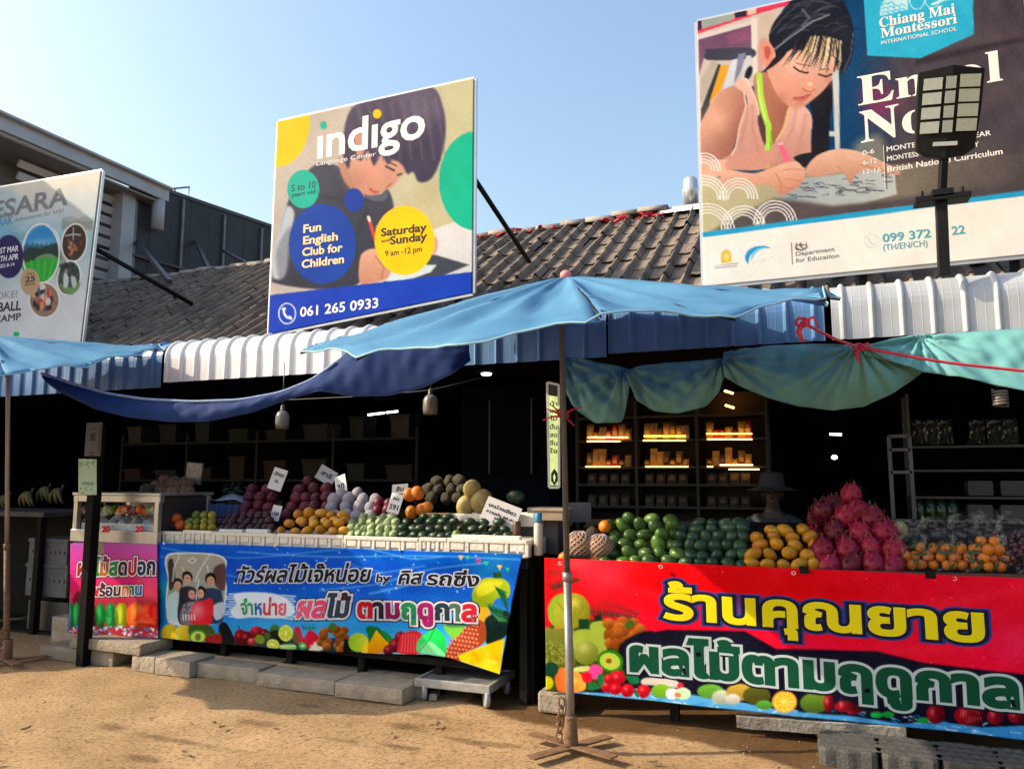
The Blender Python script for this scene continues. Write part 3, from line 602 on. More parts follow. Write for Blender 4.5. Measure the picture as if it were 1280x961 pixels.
p.line([(1000, 100), (1060, 160), (1090, 200)], 5, (190, 120, 96), 5); p.line([(1150, 90), (1280, 120), (1400, 146)], 6, (180, 116, 94), 6)
p.poly([(690, 40), (770, 10), (860, 10), (780, 90), (760, 110), (730, 80)], (26, 26, 36), 8)
p.poly([(-40, 40), (100, 52), (228, 60), (200, 82), (204, 160), (-40, 200)], (228, 176, 152), 8)
for (cx, cy, r) in ((55, 128, 116), (60, 330, 158), (300, 322, 132), (80, 560, 190), (335, 540, 155), (560, 500, 150)):
    for k in range(4): p.arc(cx, cy, r-k*21, (r-k*21)*1.02, 8, (240, 238, 236), 176 if cx > 100 else 200, 364, 4)
p.org(*O3)
p.poly([(-20, 779), (1400, 595), (1400, 1100), (-20, 1100)], (238, 234, 230), 2.5, False)
p.poly([(-20, 763), (1400, 579), (1400, 595.5), (-20, 780)], (36, 160, 210), 2.5, False)
p.poly([(108, 822), (124, 808), (140, 820), (142, 850), (107, 856)], (226, 184, 74), 3, False); p.ell(124, 834, 8, 12, (244, 216, 130), 3); p.line([(86, 862), (162, 855)], 2.5, (150, 150, 160), 2); p.line([(88, 871), (160, 864)], 3, (110, 112, 120), 2)
p.poly([(196, 858), (185, 838), (194, 815), (216, 802), (246, 798), (268, 806), (240, 806), (216, 816), (200, 836)], (34, 150, 220), 2.5); p.poly([(206, 846), (208, 826), (226, 808), (255, 803), (226, 818), (212, 836)], (130, 196, 232), 2.5); p.line([(208, 850), (276, 836)], 2, (190, 200, 206), 2); p.line([(208, 857), (262, 846)], 2, (196, 204, 210), 2)
p.line([(336, 790), (340, 858)], 3, (110, 110, 114), 2)
for q in (((352, 792), (350, 806), (356, 812)), ((384, 790), (386, 802), (380, 808)), ((366, 790), (366, 800), (372, 806)), ((352, 806), (368, 814), (386, 804)), ((358, 796), (378, 796))): p.line(q, 4, (60, 60, 66), 3)
p.arc(596, 782, 22, 22, 3, (190, 206, 214), 0, 360, 2); p.line([(588, 772), (588, 784), (598, 792), (606, 792)], 5, (190, 206, 214), 3)
p.org(*O5)
p.poly([(80, -60), (650, -60), (657, 180), (380, 305), (100, 292)], (44, 176, 216), 3, False)
p.poly([(165, 85), (175, 20), (240, -50), (310, -50), (312, 52)], (200, 232, 240), 5, False, .9)
for k in range(10):
    p.arc(195+30*(k % 4), 75-22*(k//4)-.16*30*(k % 4), 15, 13, 5, (44, 176, 216), 180, 360, 3)
for cx in (360, 440): p.arc(cx, 0-.1*(cx-360), 40, 50, 4, (206, 236, 244), 0, 180, 3)
p.line([(440, 25), (500, 0), (552, -10)], 12, (206, 236, 244), 5)
grain(p); PN = B.build('printed_panel', print_mat('billboard_print', .6), T); carcass(T, B)
MBOLD = lambda s: ''.join(chr(0x1D400+ord(c)-65) if c.isupper() else chr(0x1D41A+ord(c)-97) if c.islower() else c for c in s)
W2 = (244, 240, 234)
for s, a, b_, c, gr in ((MBOLD('Chiang Mai'), (166, 146), (560, 70), 52, .01), (MBOLD('Montessori'), (173, 200), (570, 122), 50, .01), ('INTERNATIONAL SCHOOL', (174, 235), (570, 160), 20, .004), (MBOLD('Enrol'), (56, 553), (808, 420), 160, .004), (MBOLD('Now'), (70, 748), (640, 636), 172, .004),
    ('0-6', (77, 812), (138, 801), 24, .014), ('6-12', (80, 863), (152, 850), 24, .014), ('12-16', (82, 912), (173, 897), 24, .014), ('MONTESSORI EARLY YEAR', (203, 793), (747, 707), 26, .014), ('MONTESSORI ELEMENTARY', (205, 843), (685, 766), 26, .014), ('British National Curriculum', (208, 900), (808, 805), 30, .02)):
    B.text('lettering', s, a, b_, c, [(W2, gr)], PN, O5)
mb = MB(); a, b_ = at(1060+185/4.178, 760/4.178, BY), at(1060+195/4.178, 985/4.178, BY); mb.bar(a+np.array([0, -.002, 0]), b_+np.array([0, -.002, 0]), .008, .003); mb.build('divider_line', ink(W2), PN)
TEAL = (84, 168, 186)
for s, a, b_, c, col, gr in (('099 372', (633, 787), (788, 770), 27, TEAL, .022), ('22', (858, 763), (899, 758), 27, TEAL, .022), ('(TH/EN/CH)', (634, 814), (778, 799), 20, TEAL, .006), ('Department', (350, 832), (476, 815), 14, (124, 124, 128), .004), ('for Education', (350, 853), (490, 836), 14, (124, 124, 128), .004)):
    B.text('lettering', s, a, b_, c, [(col, gr)], PN, O3)

# ---- left billboard ------------------------------------------------------------------
T = thing('billboard', 'pale holiday camp billboard with round photographs at the far left of the roof', 'billboard', (-9.6, BY, 3.1))
B = Board(BY, (-200, 268), (126, 213), (-230, 470), (100, 431), .0115); p = B.paint; O = (0, 200, 4.007); p.org(*O)
p.field(lambda X, Y, c: np.stack([np.interp(Y+.12*X, [150, 300, 420, 560, 700, 900], [222, 186, 140, 176, 208, 216]), np.interp(Y+.12*X, [150, 300, 420, 560, 700, 900], [218, 202, 188, 196, 212, 222]), np.interp(Y+.12*X, [150, 300, 420, 560, 700, 900], [208, 212, 212, 206, 220, 228])], 1)+p.noise(X, Y, 2)[:, None])
p.glow(-20, 330, 90, (90, 170, 214), .6); p.glow(60, 400, 70, (84, 160, 205), .6, 40); p.glow(420, 330, 90, (214, 206, 190), .6); p.poly([(-400, 100), (60, 150), (130, 235), (-400, 330)], (170, 200, 218), 30, False, .7)
for k in range(26): x = 310+k*6; p.line([(x, 345+6*math.sin(k*2)), (x+2, 320+12*math.sin(k*1.7)), (x+3, 300+14*math.sin(k*2.9))], 7, (120, 124, 112), 8, .55)
for k in range(16): x = 60+k*9; p.line([(x, 395), (x+1, 372+10*math.sin(k*1.9))], 6, (112, 128, 126), 7, .45)
p.poly([(300, 430), (330, 440), (400, 600), (300, 600), (270, 540)], (140, 142, 150), 16, a=.7)
def ring(cx, cy, rx, ry, rot, base):
    p.ell(cx, cy, rx, ry, (232, 232, 230), 3, rot); p.ell(cx, cy, rx-7, ry-8, base, 3, rot)
ring(372, 415, 66, 99, 8, (64, 46, 44))
for k in range(26): a = RNG.uniform(0, 6.28); r = RNG.uniform(0, .8); p.ell(372+r*50*math.cos(a), 430+r*70*math.sin(a), RNG.uniform(3, 9), RNG.uniform(4, 12), [(180, 90, 50), (120, 60, 50), (150, 160, 170), (90, 90, 84), (214, 120, 60)][k % 5], 4, a=.85)
p.line([(330, 380), (370, 372), (402, 376)], 7, (180, 186, 190), 4); p.line([(368, 340), (366, 400)], 5, (180, 186, 190), 4)
ring(205, 468, 96, 152, 10, (60, 150, 210))
p.poly([(115, 470), (150, 440), (200, 445), (240, 430), (290, 420), (292, 520), (110, 530)], (40, 66, 60), 6)
for k in range(20): x = 120+k*8.6; p.line([(x, 470), (x+1, 425+10*math.sin(k*2.3))], 7, (36, 56, 56), 6, .8)
p.poly([(180, 490), (230, 470), (270, 478), (280, 500), (190, 505)], (110, 150, 110), 5)
p.poly([(108, 528), (180, 500), (294, 490), (290, 540), (250, 600), (196, 612), (150, 590)], (44, 170, 60), 6)
for k in range(5): p.line([(120+36*k, 505), (140+26*k, 600)], 9, (90, 206, 90), 8, .6)
p.poly([(120, 420), (150, 345), (210, 325), (260, 340), (250, 380), (180, 390)], (36, 130, 204), 26, a=.7); p.glow(210, 412, 60, (170, 206, 226), .5, 16)
for wd in (8,): p.arc(205, 468, 93, 148, wd, (232, 232, 230), 0, 360, 3)
ring(345, 590, 61, 90, 10, (62, 84, 84)); p.poly([(300, 620), (350, 640), (400, 610), (390, 650), (350, 676), (310, 650)], (110, 150, 96), 6); p.poly([(320, 570), (336, 560), (344, 600), (336, 640), (318, 630)], (196, 204, 206), 6); p.ell(330, 556, 9, 13, (150, 130, 120), 4); p.poly([(355, 590), (372, 576), (384, 620), (366, 640)], (190, 198, 200), 6); p.ell(368, 572, 8, 12, (120, 100, 90), 4)
for k in range(14): p.ell(RNG.uniform(300, 385), RNG.uniform(520, 580), 9, 12, (36, 52, 54), 6, a=.8)
ring(222, 702, 80, 92, 0, (150, 120, 104))
for k in range(34): a = RNG.uniform(0, 6.28); r = RNG.uniform(0, .82)**.6; p.ell(222+r*62*math.cos(a), 700+r*72*math.sin(a), RNG.uniform(8, 18), RNG.uniform(10, 22), [(52, 46, 52), (206, 160, 130), (226, 222, 220), (190, 60, 60), (70, 90, 130), (214, 170, 120), (44, 40, 44)][k % 7], 5, a=.9)
p.arc(222, 702, 76, 88, 8, (232, 232, 230), 0, 360, 3)
p.ell(45, 484, 73, 109, (44, 34, 92), 3); p.ell(150, 610, 48, 67, (190, 160, 124), 3)
p.ell(82, 872, 16, 12, (30, 190, 120), 3)
grain(p); PN = B.build('printed_panel', print_mat('billboard_print', .6), T); carcass(T, B)
G1 = (116, 118, 130); DK = (44, 44, 60)
def striped(s, a, b_, cap):
    B.text('lettering', s, a, b_, cap, [(G1, .03)], PN, O)
    B.text('lettering', s, a, b_, cap, [((208, 214, 220), .008)], PN, O, lift=.0034)
    B.text('lettering', s, a, b_, cap, [(G1, .0)], PN, O, lift=.0048)
striped('ESARA', (-36, 296), (336, 222), 84)
for s, a, b_, c, col, gr in (('AAK', (-12, 334), (64, 318), 36, (84, 150, 184), .03), ('Adventures for kids!', (74, 312), (318, 262), 22, (136, 146, 158), .008), ('31ST MAR', (-26, 473), (91, 456), 28, (240, 240, 246), .016), ('25TH APR', (-26, 514), (91, 497), 28, (240, 240, 246), .016), ('AGES 8-14', (-24, 546), (72, 530), 18, (226, 226, 240), .01), ('ONLY', (132, 580), (172, 575), 14, (84, 62, 50), .01), ('25', (126, 612), (174, 606), 26, (60, 46, 44), .03), ('SPOTS', (124, 632), (174, 626), 14, (84, 62, 50), .01),
    ('NO JOKE!', (-120, 708), (86, 688), 34, (150, 152, 158), .01), ('FOOTBALL', (-150, 772), (103, 750), 44, DK, .03), ('CAMP', (-30, 816), (103, 800), 34, DK, .02)):
    B.text('lettering', s, a, b_, c, [(col, gr)], PN, O)
mb = MB(); mb.box(at(106, 385, 6.95), (.035, .035, 1.3)); mb.build('stay', mat('hoard_stay', (.5, .52, .55), .4, .1, 5, metal=.4), T)
stay(T, at(118, 310, 6.9), at(240, 380, 8.2), .03)

# ================================================================== SOLAR STREET LAMP
LY = 6.22
base = at(1181, 342, LY); lamp = thing('street_lamp', 'black solar street lamp on a pole in front of the right billboard', 'street lamp', base)
mb = MB(); mb.bar(at(1180, 345, LY), at(1176, 246, LY), .075, .075); mb.build('pole', blk, lamp, .006)
mb = MB(); mb.bar(at(1177, 250, LY-.02), at(1180, 190, LY-.1), .05, .05); mb.build('arm', blk, lamp, .006)
mb = MB(); c = at(1177, 250, LY); mb.box(c, (.36, .16, .04)); mb.box(c+np.array([0, -.02, .03]), (.14, .12, .06))
for dx in (-.13, -.05, .05, .13): mb.lathe([(.012, 0), (.012, .04), (.006, .05)], c+np.array([dx, -.05, .02]), 6)
mb.build('bracket', blk, lamp, .004)
# the head: a shallow tray, two leaves tilted about a middle spine, facing the street
HT, HB = at(1190, 88, LY-.28), at(1181, 192, LY-.12)
ax = (HT-HB); HLn = np.linalg.norm(ax); ax = ax/HLn; rx = np.array([.975, .0, .13]); rx -= ax*(rx@ax); rx /= np.linalg.norm(rx); fn = np.cross(rx, ax)
fn = fn if fn[1] < 0 else -fn
def hp_(u, v, d=0): return HB+ax*v*HLn+rx*u+fn*d
hw = .208; mb = MB()
out = [(-hw*.9, .05), (-hw*.6, -.03), (0, -.06), (hw*.6, -.03), (hw*.9, .05), (hw, .5), (hw, 1.0), (0, 1.05), (-hw, 1.0), (-hw, .5)]
dep = [-.0, .0, .02, .0, -.0, -.01, -.01, .035, -.01, -.01]
n_ = len(out); V = [hp_(u, v, d) for (u, v), d in zip(out, dep)]+[hp_(u, v, -.07) for (u, v) in out]
F = [(2, 3, 4, 5, 6, 7), (7, 8, 9, 0, 1, 2), tuple(range(2*n_-1, n_-1, -1))]+[(i, n_+i, n_+(i+1) % n_, (i+1) % n_) for i in range(n_)]
mb.add(V, F); head = mb.build('lamp_head', blk, lamp)
ledm = mat('led_panel', (.3, .32, .29), .25, .1, 60, bump=.3, bscale=160); ledm2 = mat('led_panel_lit_tone', (.5, .53, .40), .25, .1, 60, bump=.3, bscale=160)  # second material is a lighter copy of the panel for the lit column
def slab(u0, u1, v0, v1, m, name):
    def dz(u): return .035*(1-abs(u)/hw)-.01*abs(u)/hw+.004
    mb = MB(); P = [hp_(u, v, dz(u)) for (u, v) in ((u0, v0), (u1, v0), (u1, v1), (u0, v1))]; Q = [q+fn*.006 for q in P]
    mb.add(P+Q, [(4, 5, 6, 7), (0, 1, 5, 4), (1, 2, 6, 5), (2, 3, 7, 6), (3, 0, 4, 7)]); return mb.build(name, m, head)
for k in range(4):
    v0 = .25+k*.175; slab(-.175, -.058, v0, v0+.14, ledm, 'led_panel'); slab(.052, .186, v0+.01, v0+.16, ledm2, 'led_panel'); slab(-.036, .028, v0, v0+.145, ledm, 'led_panel')
slab(-.085, .07, .09, .14, ink((206, 208, 206)), 'name_plate')
# ================================================================== KERB BLOCKS, SLABS, PAVERS
conc = mat('kerb_concrete', (.33, .275, .21), .9, .22, 7, bump=.5, rand=.35, bscale=45)
KY = 5.08
def kerb(x0, x1, y, z0, h, d, label, rz=0, tilt=0):
    mb = MB(); M = Matrix.Rotation(rz, 3, 'Z')@Matrix.Rotation(tilt, 3, 'Y'); c = ((x0+x1)/2, y+d/2, z0+h/2)
    # a cast block with worn arrises: subdivided and roughened
    n, m_, l = 12, 5, 4; X = np.linspace(-(x1-x0)/2+.004, (x1-x0)/2-.004, n)
    bm_ = MB(); ver = {}
    def vid(i, j, k):
        if (i, j, k) not in ver:
            p = np.array([X[i], -d/2+d*j/(m_-1), -h/2+h*k/(l-1)]); e = (i in (0, n-1))+(j in (0, m_-1))+(k in (0, l-1))
            p += RNG.normal(0, .0011, 3)
            if e >= 2: p *= (1-.012*RNG.random()-.006/max(h, .1)*.3)
            ver[(i, j, k)] = len(bm_.v); bm_.v.append(tuple(M@Vector(p)+Vector(c)))
        return ver[(i, j, k)]
    for i in range(n-1):
        for k in range(l-1):
            bm_.f += [[vid(i, 0, k), vid(i+1, 0, k), vid(i+1, 0, k+1), vid(i, 0, k+1)], [vid(i+1, m_-1, k), vid(i, m_-1, k), vid(i, m_-1, k+1), vid(i+1, m_-1, k+1)]]
        for j in range(m_-1):
            bm_.f += [[vid(i, j, l-1), vid(i+1, j, l-1), vid(i+1, j+1, l-1), vid(i, j+1, l-1)], [vid(i+1, j, 0), vid(i, j, 0), vid(i, j+1, 0), vid(i+1, j+1, 0)]]
    for j in range(m_-1):
        for k in range(l-1):
            bm_.f += [[vid(0, j+1, k), vid(0, j, k), vid(0, j, k+1), vid(0, j+1, k+1)], [vid(n-1, j, k), vid(n-1, j+1, k), vid(n-1, j+1, k+1), vid(n-1, j, k+1)]]
    bm_.m = [0]*len(bm_.f); bm_.s = [False]*len(bm_.f)
    o = bm_.build('kerb_block', conc, loc=(c[0], c[1], z0), bevel=.006); return tag(o, label, 'kerb block', 'concrete kerb blocks before the left stall')
KX = [atz(x, y)[0] for x, y in ((165, 838), (197, 841), (240, 847), (320, 857), (420, 869), (505, 881))]
kerb(KX[0], KX[1], KY, 0, .13, .3, 'short sunlit kerb block left of the wider one, under the loose slab')
kerb(KX[1], KX[2], KY-.01, 0, .13, .32, 'square sunlit kerb block at the foot of the pink panel, right of the short one')
kerb(KX[2], KX[3], KY+.05, 0, .115, .42, 'sunlit kerb block second from left of the long row, below the group photo banner')
kerb(KX[3], KX[4], KY, 0, .105, .46, 'shaded grey kerb block in the middle of the long row under the blue banner')
kerb(KX[4], KX[5], KY-.03, 0, .108, .46, 'shaded grey kerb block at right end of the row, nearest the trolley')
kerb(-6.65, -5.72, 5.12, 0, .12, .4, 'broad grey slab lying in shade beside the left umbrella foot')
s = at(62, 806, 5.45); kerb(s[0], s[0]+.42, 5.45, 0.02, .28, .3, 'small grey block standing behind the broad slab, left of the pink panel')
a, b_ = at(85, 815, 5.1)[0], at(180, 822, 5.1)[0]; kerb(a, b_, 5.08, .132, .095, .36, 'loose sunlit concrete slab lying on the kerb before the pink panel', rz=-.03)
# bits of broken block by the trolley
mb = MB()
for (px, py, w_, h) in ((520, 872, .1, .12), (514, 850, .12, .06), (530, 880, .06, .05)):
    c = atz(px, py); mb.box((c[0], 5.3, h/2), (w_, .16, h), rz=.3)
tag(mb.build('rubble', conc, loc=(-2.75, 5.3, 0), bevel=.008), 'broken lumps of concrete between the kerb end and the trolley', 'rubble')
# textured paving slabs by the right stall
pav = mat('paver_grey', (.065, .064, .06), .75, .22, 9, bump=.4, rand=.2, bscale=60)
def paver(x0, x1, y, label, rz):
    W = x1-x0; D = .36; mb = MB(); n = 48; out = []
    for k in range(n):
        t = 2*math.pi*k/n; c, s_ = math.cos(t), math.sin(t); rr = (abs(c)**7+abs(s_)**7)**(-1/7)
        wob = 1+.035*math.cos(8*t)
        out.append((c*rr*W*.49*wob, s_*rr*D*.5*wob))
    for sc, z in ((1, 0), (1, .085), (.975, .1)): mb.v += [(p[0]*sc, p[1]*sc, z) for p in out]
    for r in range(2):
        for k in range(n): mb.f.append([r*n+k, r*n+(k+1) % n, (r+1)*n+(k+1) % n, (r+1)*n+k])
    mb.f.append([2*n+k for k in range(n)]); mb.m = [0]*len(mb.f); mb.s = [False]*len(mb.f)
    for i in range(5):
        for j in range(4):
            cx, cy = (-.4+.2*i)*W+(.03 if j % 2 else 0), (-.36+.24*j)*D; q = .028
            mb.add([(cx-q*1.6, cy-q, .099), (cx+q*1.6, cy-q*.6, .099), (cx+q*.4, cy+q, .099), (cx, cy, .112)], [(0, 1, 3), (1, 2, 3), (2, 0, 3)])
    M = Matrix.Rotation(rz, 3, 'Z'); c = Vector(((x0+x1)/2, y, 0)); mb.v = [tuple(M@Vector(p)+c) for p in mb.v]
    return tag(mb.build('paving_slab', pav, loc=c), label, 'paving slab', 'studded grey paving slabs before the right stall')
PX = [atz(x, y)[0] for x, y in ((1022, 945), (1098, 951), (1172, 958), (1246, 965), (1320, 972))]
for k, l in enumerate(('leftmost studded grey paving slab, its left edge in sunlight', 'second studded paving slab from the sunlit end', 'third studded paving slab, between the second and the one cut by the photo edge', 'studded paving slab farthest right, cut by the photo edge')):
    paver(PX[k]+.006, PX[k+1]-.004, 5.08+.004*k, l, -.02*k)
a = at(920, 900, 5.24); b_ = at(1133, 915, 5.24)
mb = MB(); N = 22; X = np.linspace(a[0], b_[0], N); top = a[2]+(b_[2]-a[2])*np.linspace(0, 1, N)*1+.02+RNG.normal(0, .0015, N)
P = np.array([[(x, 5.27, z-.075+RNG.normal(0, .0015)) for x, z in zip(X, top)], [(x, 5.25, z) for x, z in zip(X, top)], [(x, 5.33, z) for x, z in zip(X, top)]]); mb.sheet(P, .01, smooth=False)
tag(mb.build('concrete_plank', mat('pale_concrete', (.33, .30, .27), .9, .3, 9, bump=.5)), 'chipped pale concrete plank under the lower edge of the red banner', 'plank')
mb = MB(); mb.box((-1.78, 5.35, .07), (.22, .2, .14)); tag(mb.build('concrete_block', conc, loc=(-1.78, 5.35, 0), bevel=.02), 'small worn concrete foot under the left corner of the red stall', 'concrete block')

# ================================================================== UMBRELLAS
def cloth(name, c, tr=.42, rough=.75, sc=3.): return mat(name, c, rough, .14, sc, transl=tr, spec=.25)
ublue = mat('umbrella_cloth', (.17, .42, .62), .75, .14, 2.2, transl=.5, spec=.2, tcol=(.012, .15, .55), bump=.25, bscale=9, col2=(.11, .32, .53)); rim_m = mat('canopy_hem', (.22, .42, .58), .7, .1, 10)
steel = mat('pole_steel', (.34, .32, .30), .42, .25, 8, metal=.55, stretch=(1, 1, .3)); rust = mat('rusty_iron', (.20, .105, .05), .8, .35, 14, bump=.3)
def umbrella(label, c, slope, zc, r, seed, droop, floppy, pole_top, base, rust_pole=False, sqr=True, grp='blue market umbrellas'):
    T = thing('market_umbrella', label, 'umbrella', base, grp); rg = np.random.default_rng(seed)
    N, K = 16, 10; nr = 12; c = np.array(c); toc = math.atan2(-c[1], -c[0])
    def rimz(x, y): return zc+(y-c[1])*slope
    apex = np.array([c[0], c[1]-.02, zc+droop]); jit = rg.normal(0, .018, N); rj = rg.normal(0, .02, N)
    P = np.zeros((nr+1, N*K+1, 3))
    for i in range(nr+1):
        s = i/nr
        for j in range(N*K+1):
            a = j/K; k = int(a) % N; f = a-int(a); ang = toc+R(5)+2*math.pi*a/N
            sag = math.sin(math.pi*f)
            bk = max(0, math.sin(ang)); ex = 5 if math.cos(ang) < 0 else 2.6; sq = (abs(math.cos(ang))**ex+bk**ex)**(-1/ex) if math.sin(ang) > 0 and (sqr or math.cos(ang) < 0) else 1.0  # unseen back edge squared out to shade the awning
            rr = sq*r*(1+(rj[k]*(1-f)+rj[(k+1) % N]*f))*(1-.045*sag*s*s)*s
            x, y = c[0]+rr*math.cos(ang), c[1]+rr*math.sin(ang)
            zr = rimz(c[0]+r*sq*math.cos(ang), c[1]+r*sq*math.sin(ang))+(jit[k]*(1-f)+jit[(k+1) % N]*f)
            z = apex[2]+(zr-apex[2])*(s**1.12)-.03*sag*math.sin(math.pi*s)*1.9+.034*sag*s**3
            if floppy: z += .05*s*s*math.exp(-((ang-2*math.pi*round(ang/(2*math.pi))+.72)/.5)**2)
            z += s*(1-s)*.02*math.sin(a*2*math.pi*2+2*math.sin(5*s))+.012*s*math.sin(31*ang+5*math.sin(6*s+ang))*math.sin(3.1*s)
            if floppy: z += .135*s*s*math.exp(-((ang+1.78)/.50)**2)
            if floppy:
                q = math.cos(ang-floppy); q = max(0, q)**3; z += q*s**2*(.05*math.sin(6*ang+9*s)+.03*math.sin(17*ang))
            z += .006*math.sin(23*ang+13*s)*s+.004*math.sin(41*ang-9*s)*s
            P[i, j] = (x, y, z)
    mb = MB(); mb.sheet(P[::-1], .0025); mb.build('canopy', ublue, T)
    mb = MB(); mb.tube(P[-1][:-1], .0055, 5, closed=True); mb.build('hem', rim_m, T)
    for k in range(N):
        mb = MB(); q = [P[i, k*K]-np.array([0, 0, .012]) for i in range(0, nr+1, 2)]; mb.tube(q, .006, 5); mb.build('rib', blk, T)
    if False: pass
    mb = MB(); mb.lathe([(.036, -.02), (.038, .01), (.03, .022), (.015, .034), (.0, .038)], apex, 10); mb.build('finial', mat('pink_cap', srgb(226, 130, 130), .6, .1, 9), T)
    pt = np.array(pole_top); bs = np.array(base); mid = bs*.62+pt*.38
    mb = MB(); mb.tube([bs+(0, 0, .02), mid], .025, 14); mb.tube([mid, bs*.6+pt*.4], .029, 14); mb.build('pole', rust if rust_pole else steel, T)
    mb = MB(); mb.tube([mid, pt, apex-np.array([0, 0, .03])], .019, 12); mb.build('upper_pole', steel if rust_pole else mat('upper_steel', (.10, .10, .10), .5, .2, 9, metal=.3), T)
    # crossed flat-iron foot with a socket and chain
    mb = MB()
    for a in (1.03, -.36): mb.box(bs+np.array([0, 0, .045 if a < 1 else .035]), (.62, .075, .01), rz=a)
    mb.build('base_cross', rust, T)
    mb = MB(); mb.lathe([(.045, .04), (.043, .06), (.036, .2), (.036, .21)], bs, 14); mb.build('socket', rust, T)
    for sx in (-1, 1):
        mb = MB()
        for k in range(5):
            t = np.linspace(0, 6.283, 13)[:-1]; z = .09+.048*k; cx = sx*(.07-.004*k); qa = k % 2
            mb.tube([bs+np.array([cx+.018*math.cos(u)*(1-qa*.6), -.012+.016*math.cos(u)*qa, z+.033*math.sin(u)]) for u in t], .0055, 5, closed=True)
        mb.build('chain', rust, T)
        return T
umbrella('wide faded blue market umbrella in the middle, its pole before the red banner', (-1.47, 4.68), .26, 2.62, 1.64, 3, .30, math.atan2(.4, 1), (-1.50, 4.66, 2.6), (-1.435, 4.575, 0))
umbrella('blue market umbrella cut by the left photo edge, on a rusty pole', (-7.08, 4.72), .27, 2.60, 1.52, 5, .33, None, (-6.86, 4.78, 2.6), (-6.69, 4.86, 0), True, False)
umbrella('unseen blue umbrella beyond the left edge, added for its shade', (-14.3, 4.6), .22, 2.62, 1.72, 11, .3, None, (-14.25, 4.7, 2.6), (-14.2, 4.8, 0), True)  # unseen umbrella, added to keep the far left stall in shadow
umbrella('unseen blue umbrella beyond the left edge, added for its shade', (-10.75, 4.6), .22, 2.62, 1.72, 9, .3, None, (-10.7, 4.7, 2.6), (-10.6, 4.8, 0), True)  # unseen umbrella, added for the shadow at the left umbrella foot
# ties on the main umbrella pole
redrope = mat('red_rope', srgb(206, 30, 60), .6, .2, 30)
mb = MB(); c = at(704, 521, 4.68)
mb.tube([c+np.array([.034*math.cos(t), .034*math.sin(t), .01*math.sin(3*t)+.004*t]) for t in np.linspace(0, 12, 30)], .006, 5)
for q in ((-.13, -.02, -.02), (-.1, -.03, .05), (.13, -.01, .06), (.08, -.02, -.06), (-.06, -.04, .07)): mb.tube([c+np.array([0, -.03, 0]), c+np.array(q)*.5+np.array([0, -.02, .012]), c+np.array(q)], [.007, .006, .004], 5)
tag(mb.build('rope_tie', redrope, loc=c), 'frayed red string tied round the middle umbrella pole', 'string')
a = at(1003, 403, 3.95); k = at(1074, 434, 5.2); e = at(1282, 464, 5.3); e2 = at(1420, 478, 5.3)
mb = MB(); mb.tube(interp([a, (a+k)/2-np.array([0, 0, .015]), k], 12), .008, 6); mb.tube(interp([k, (k+e)/2-np.array([0, 0, .02]), e, e2], 18), .009, 6)
for s_, cc in ((1, a), (1, k)):
    t = np.linspace(0, 6.28, 10)[:-1]; mb.tube([cc+np.array([.03*math.cos(u), .01*math.sin(2*u), .022*math.sin(u)]) for u in t], .008, 5, closed=True)
    mb.tube([cc, cc+np.array([-.02, -.01, -.05]), cc+np.array([.0, -.01, -.1])], [.011, .014, .006], 5); mb.tube([cc, cc+np.array([.05, -.01, .02]), cc+np.array([.075, 0, -.03])], [.01, .008, .004], 5)
tag(mb.build('red_rope', redrope, loc=a), 'red rope tying the umbrella edge to the pale green tarpaulin', 'rope')

# ================================================================== TARPAULINS
def swag(name, cols, m, label, cat, Yt, Yb, rows, n, fold, belly, seed, grp=None, knots=()):
    rg = np.random.default_rng(seed); tops = interp([at(*q[0], q[2] if len(q) > 2 else Yt) for q in cols], n); bots = interp([at(*q[1], q[3] if len(q) > 3 else Yb) for q in cols], n)
    P = np.zeros((rows, n, 3)); ph = rg.uniform(0, 6, 12)
    for i in range(rows):
        s = i/(rows-1); P[i] = tops*(1-s)+bots*s
        x = P[i, :, 0]; P[i, :, 1] -= belly*math.sin(math.pi*s)
        f = sum(np.sin(x*w_+ph[k]+s*d)*h for k, (w_, d, h) in enumerate(((9, 2, .4), (17, -3, .35), (33, 5, .42), (57, -8, .3), (6, 5, .4))))
        f = f+.35*np.sin(x*(26+14*s)+ph[6]+3*s)*np.sin(x*3+ph[7])+.25*np.abs(np.sin(x*14-6*s+ph[8]))
        P[i, :, 1] += fold*f*(.35+.65*math.sin(math.pi*min(1, s*1.1))); P[i, :, 2] += fold*.35*np.sin(x*23+ph[5]+s*7)*math.sin(math.pi*s)
    for kp in knots:      # creases fanning out from a tie
        kp = at(*kp); dx = P[:, :, 0]-kp[0]; dz = P[:, :, 2]-kp[2]; rr_ = np.sqrt(dx*dx+dz*dz)+.02; an = np.arctan2(dz, dx)
        P[:, :, 1] += .035*np.sin(an*13+ph[9])*np.exp(-rr_/.38)*np.minimum(1, rr_/.12)+.016*np.sin(an*29+ph[10])*np.exp(-rr_/.45)
    mb = MB(); mb.sheet(P, .003); mb.tube(P[-1], .006, 5)
    return tag(mb.build(name, m), label, cat, grp)
tb = cloth('dark_blue_tarp', (.012, .036, .14), .08, .8); hemm = mat('lit_tarp_hem', (.25, .36, .6), .6, .3, 60)
colsb = [((52, 466), (74, 489), 4.75, 4.7), ((90, 478), (120, 511), 4.8, 4.75), ((130, 490), (160, 521), 4.9, 4.85), ((180, 498), (215, 527), 5.0, 4.95), ((240, 501), (262, 526), 5.1, 5.05), ((300, 499), (315, 515), 5.2, 5.15), ((350, 490), (362, 498), 5.3, 5.25), ((390, 474), (400, 488), 5.4, 5.3), ((420, 452), (440, 495), 5.5, 5.4), ((452, 424), (485, 494), 5.6, 5.5), ((510, 416), (530, 484), 5.8, 5.6), ((560, 414), (565, 467), 6.0, 5.7), ((590, 412), (588, 450), 6.15, 5.9)]
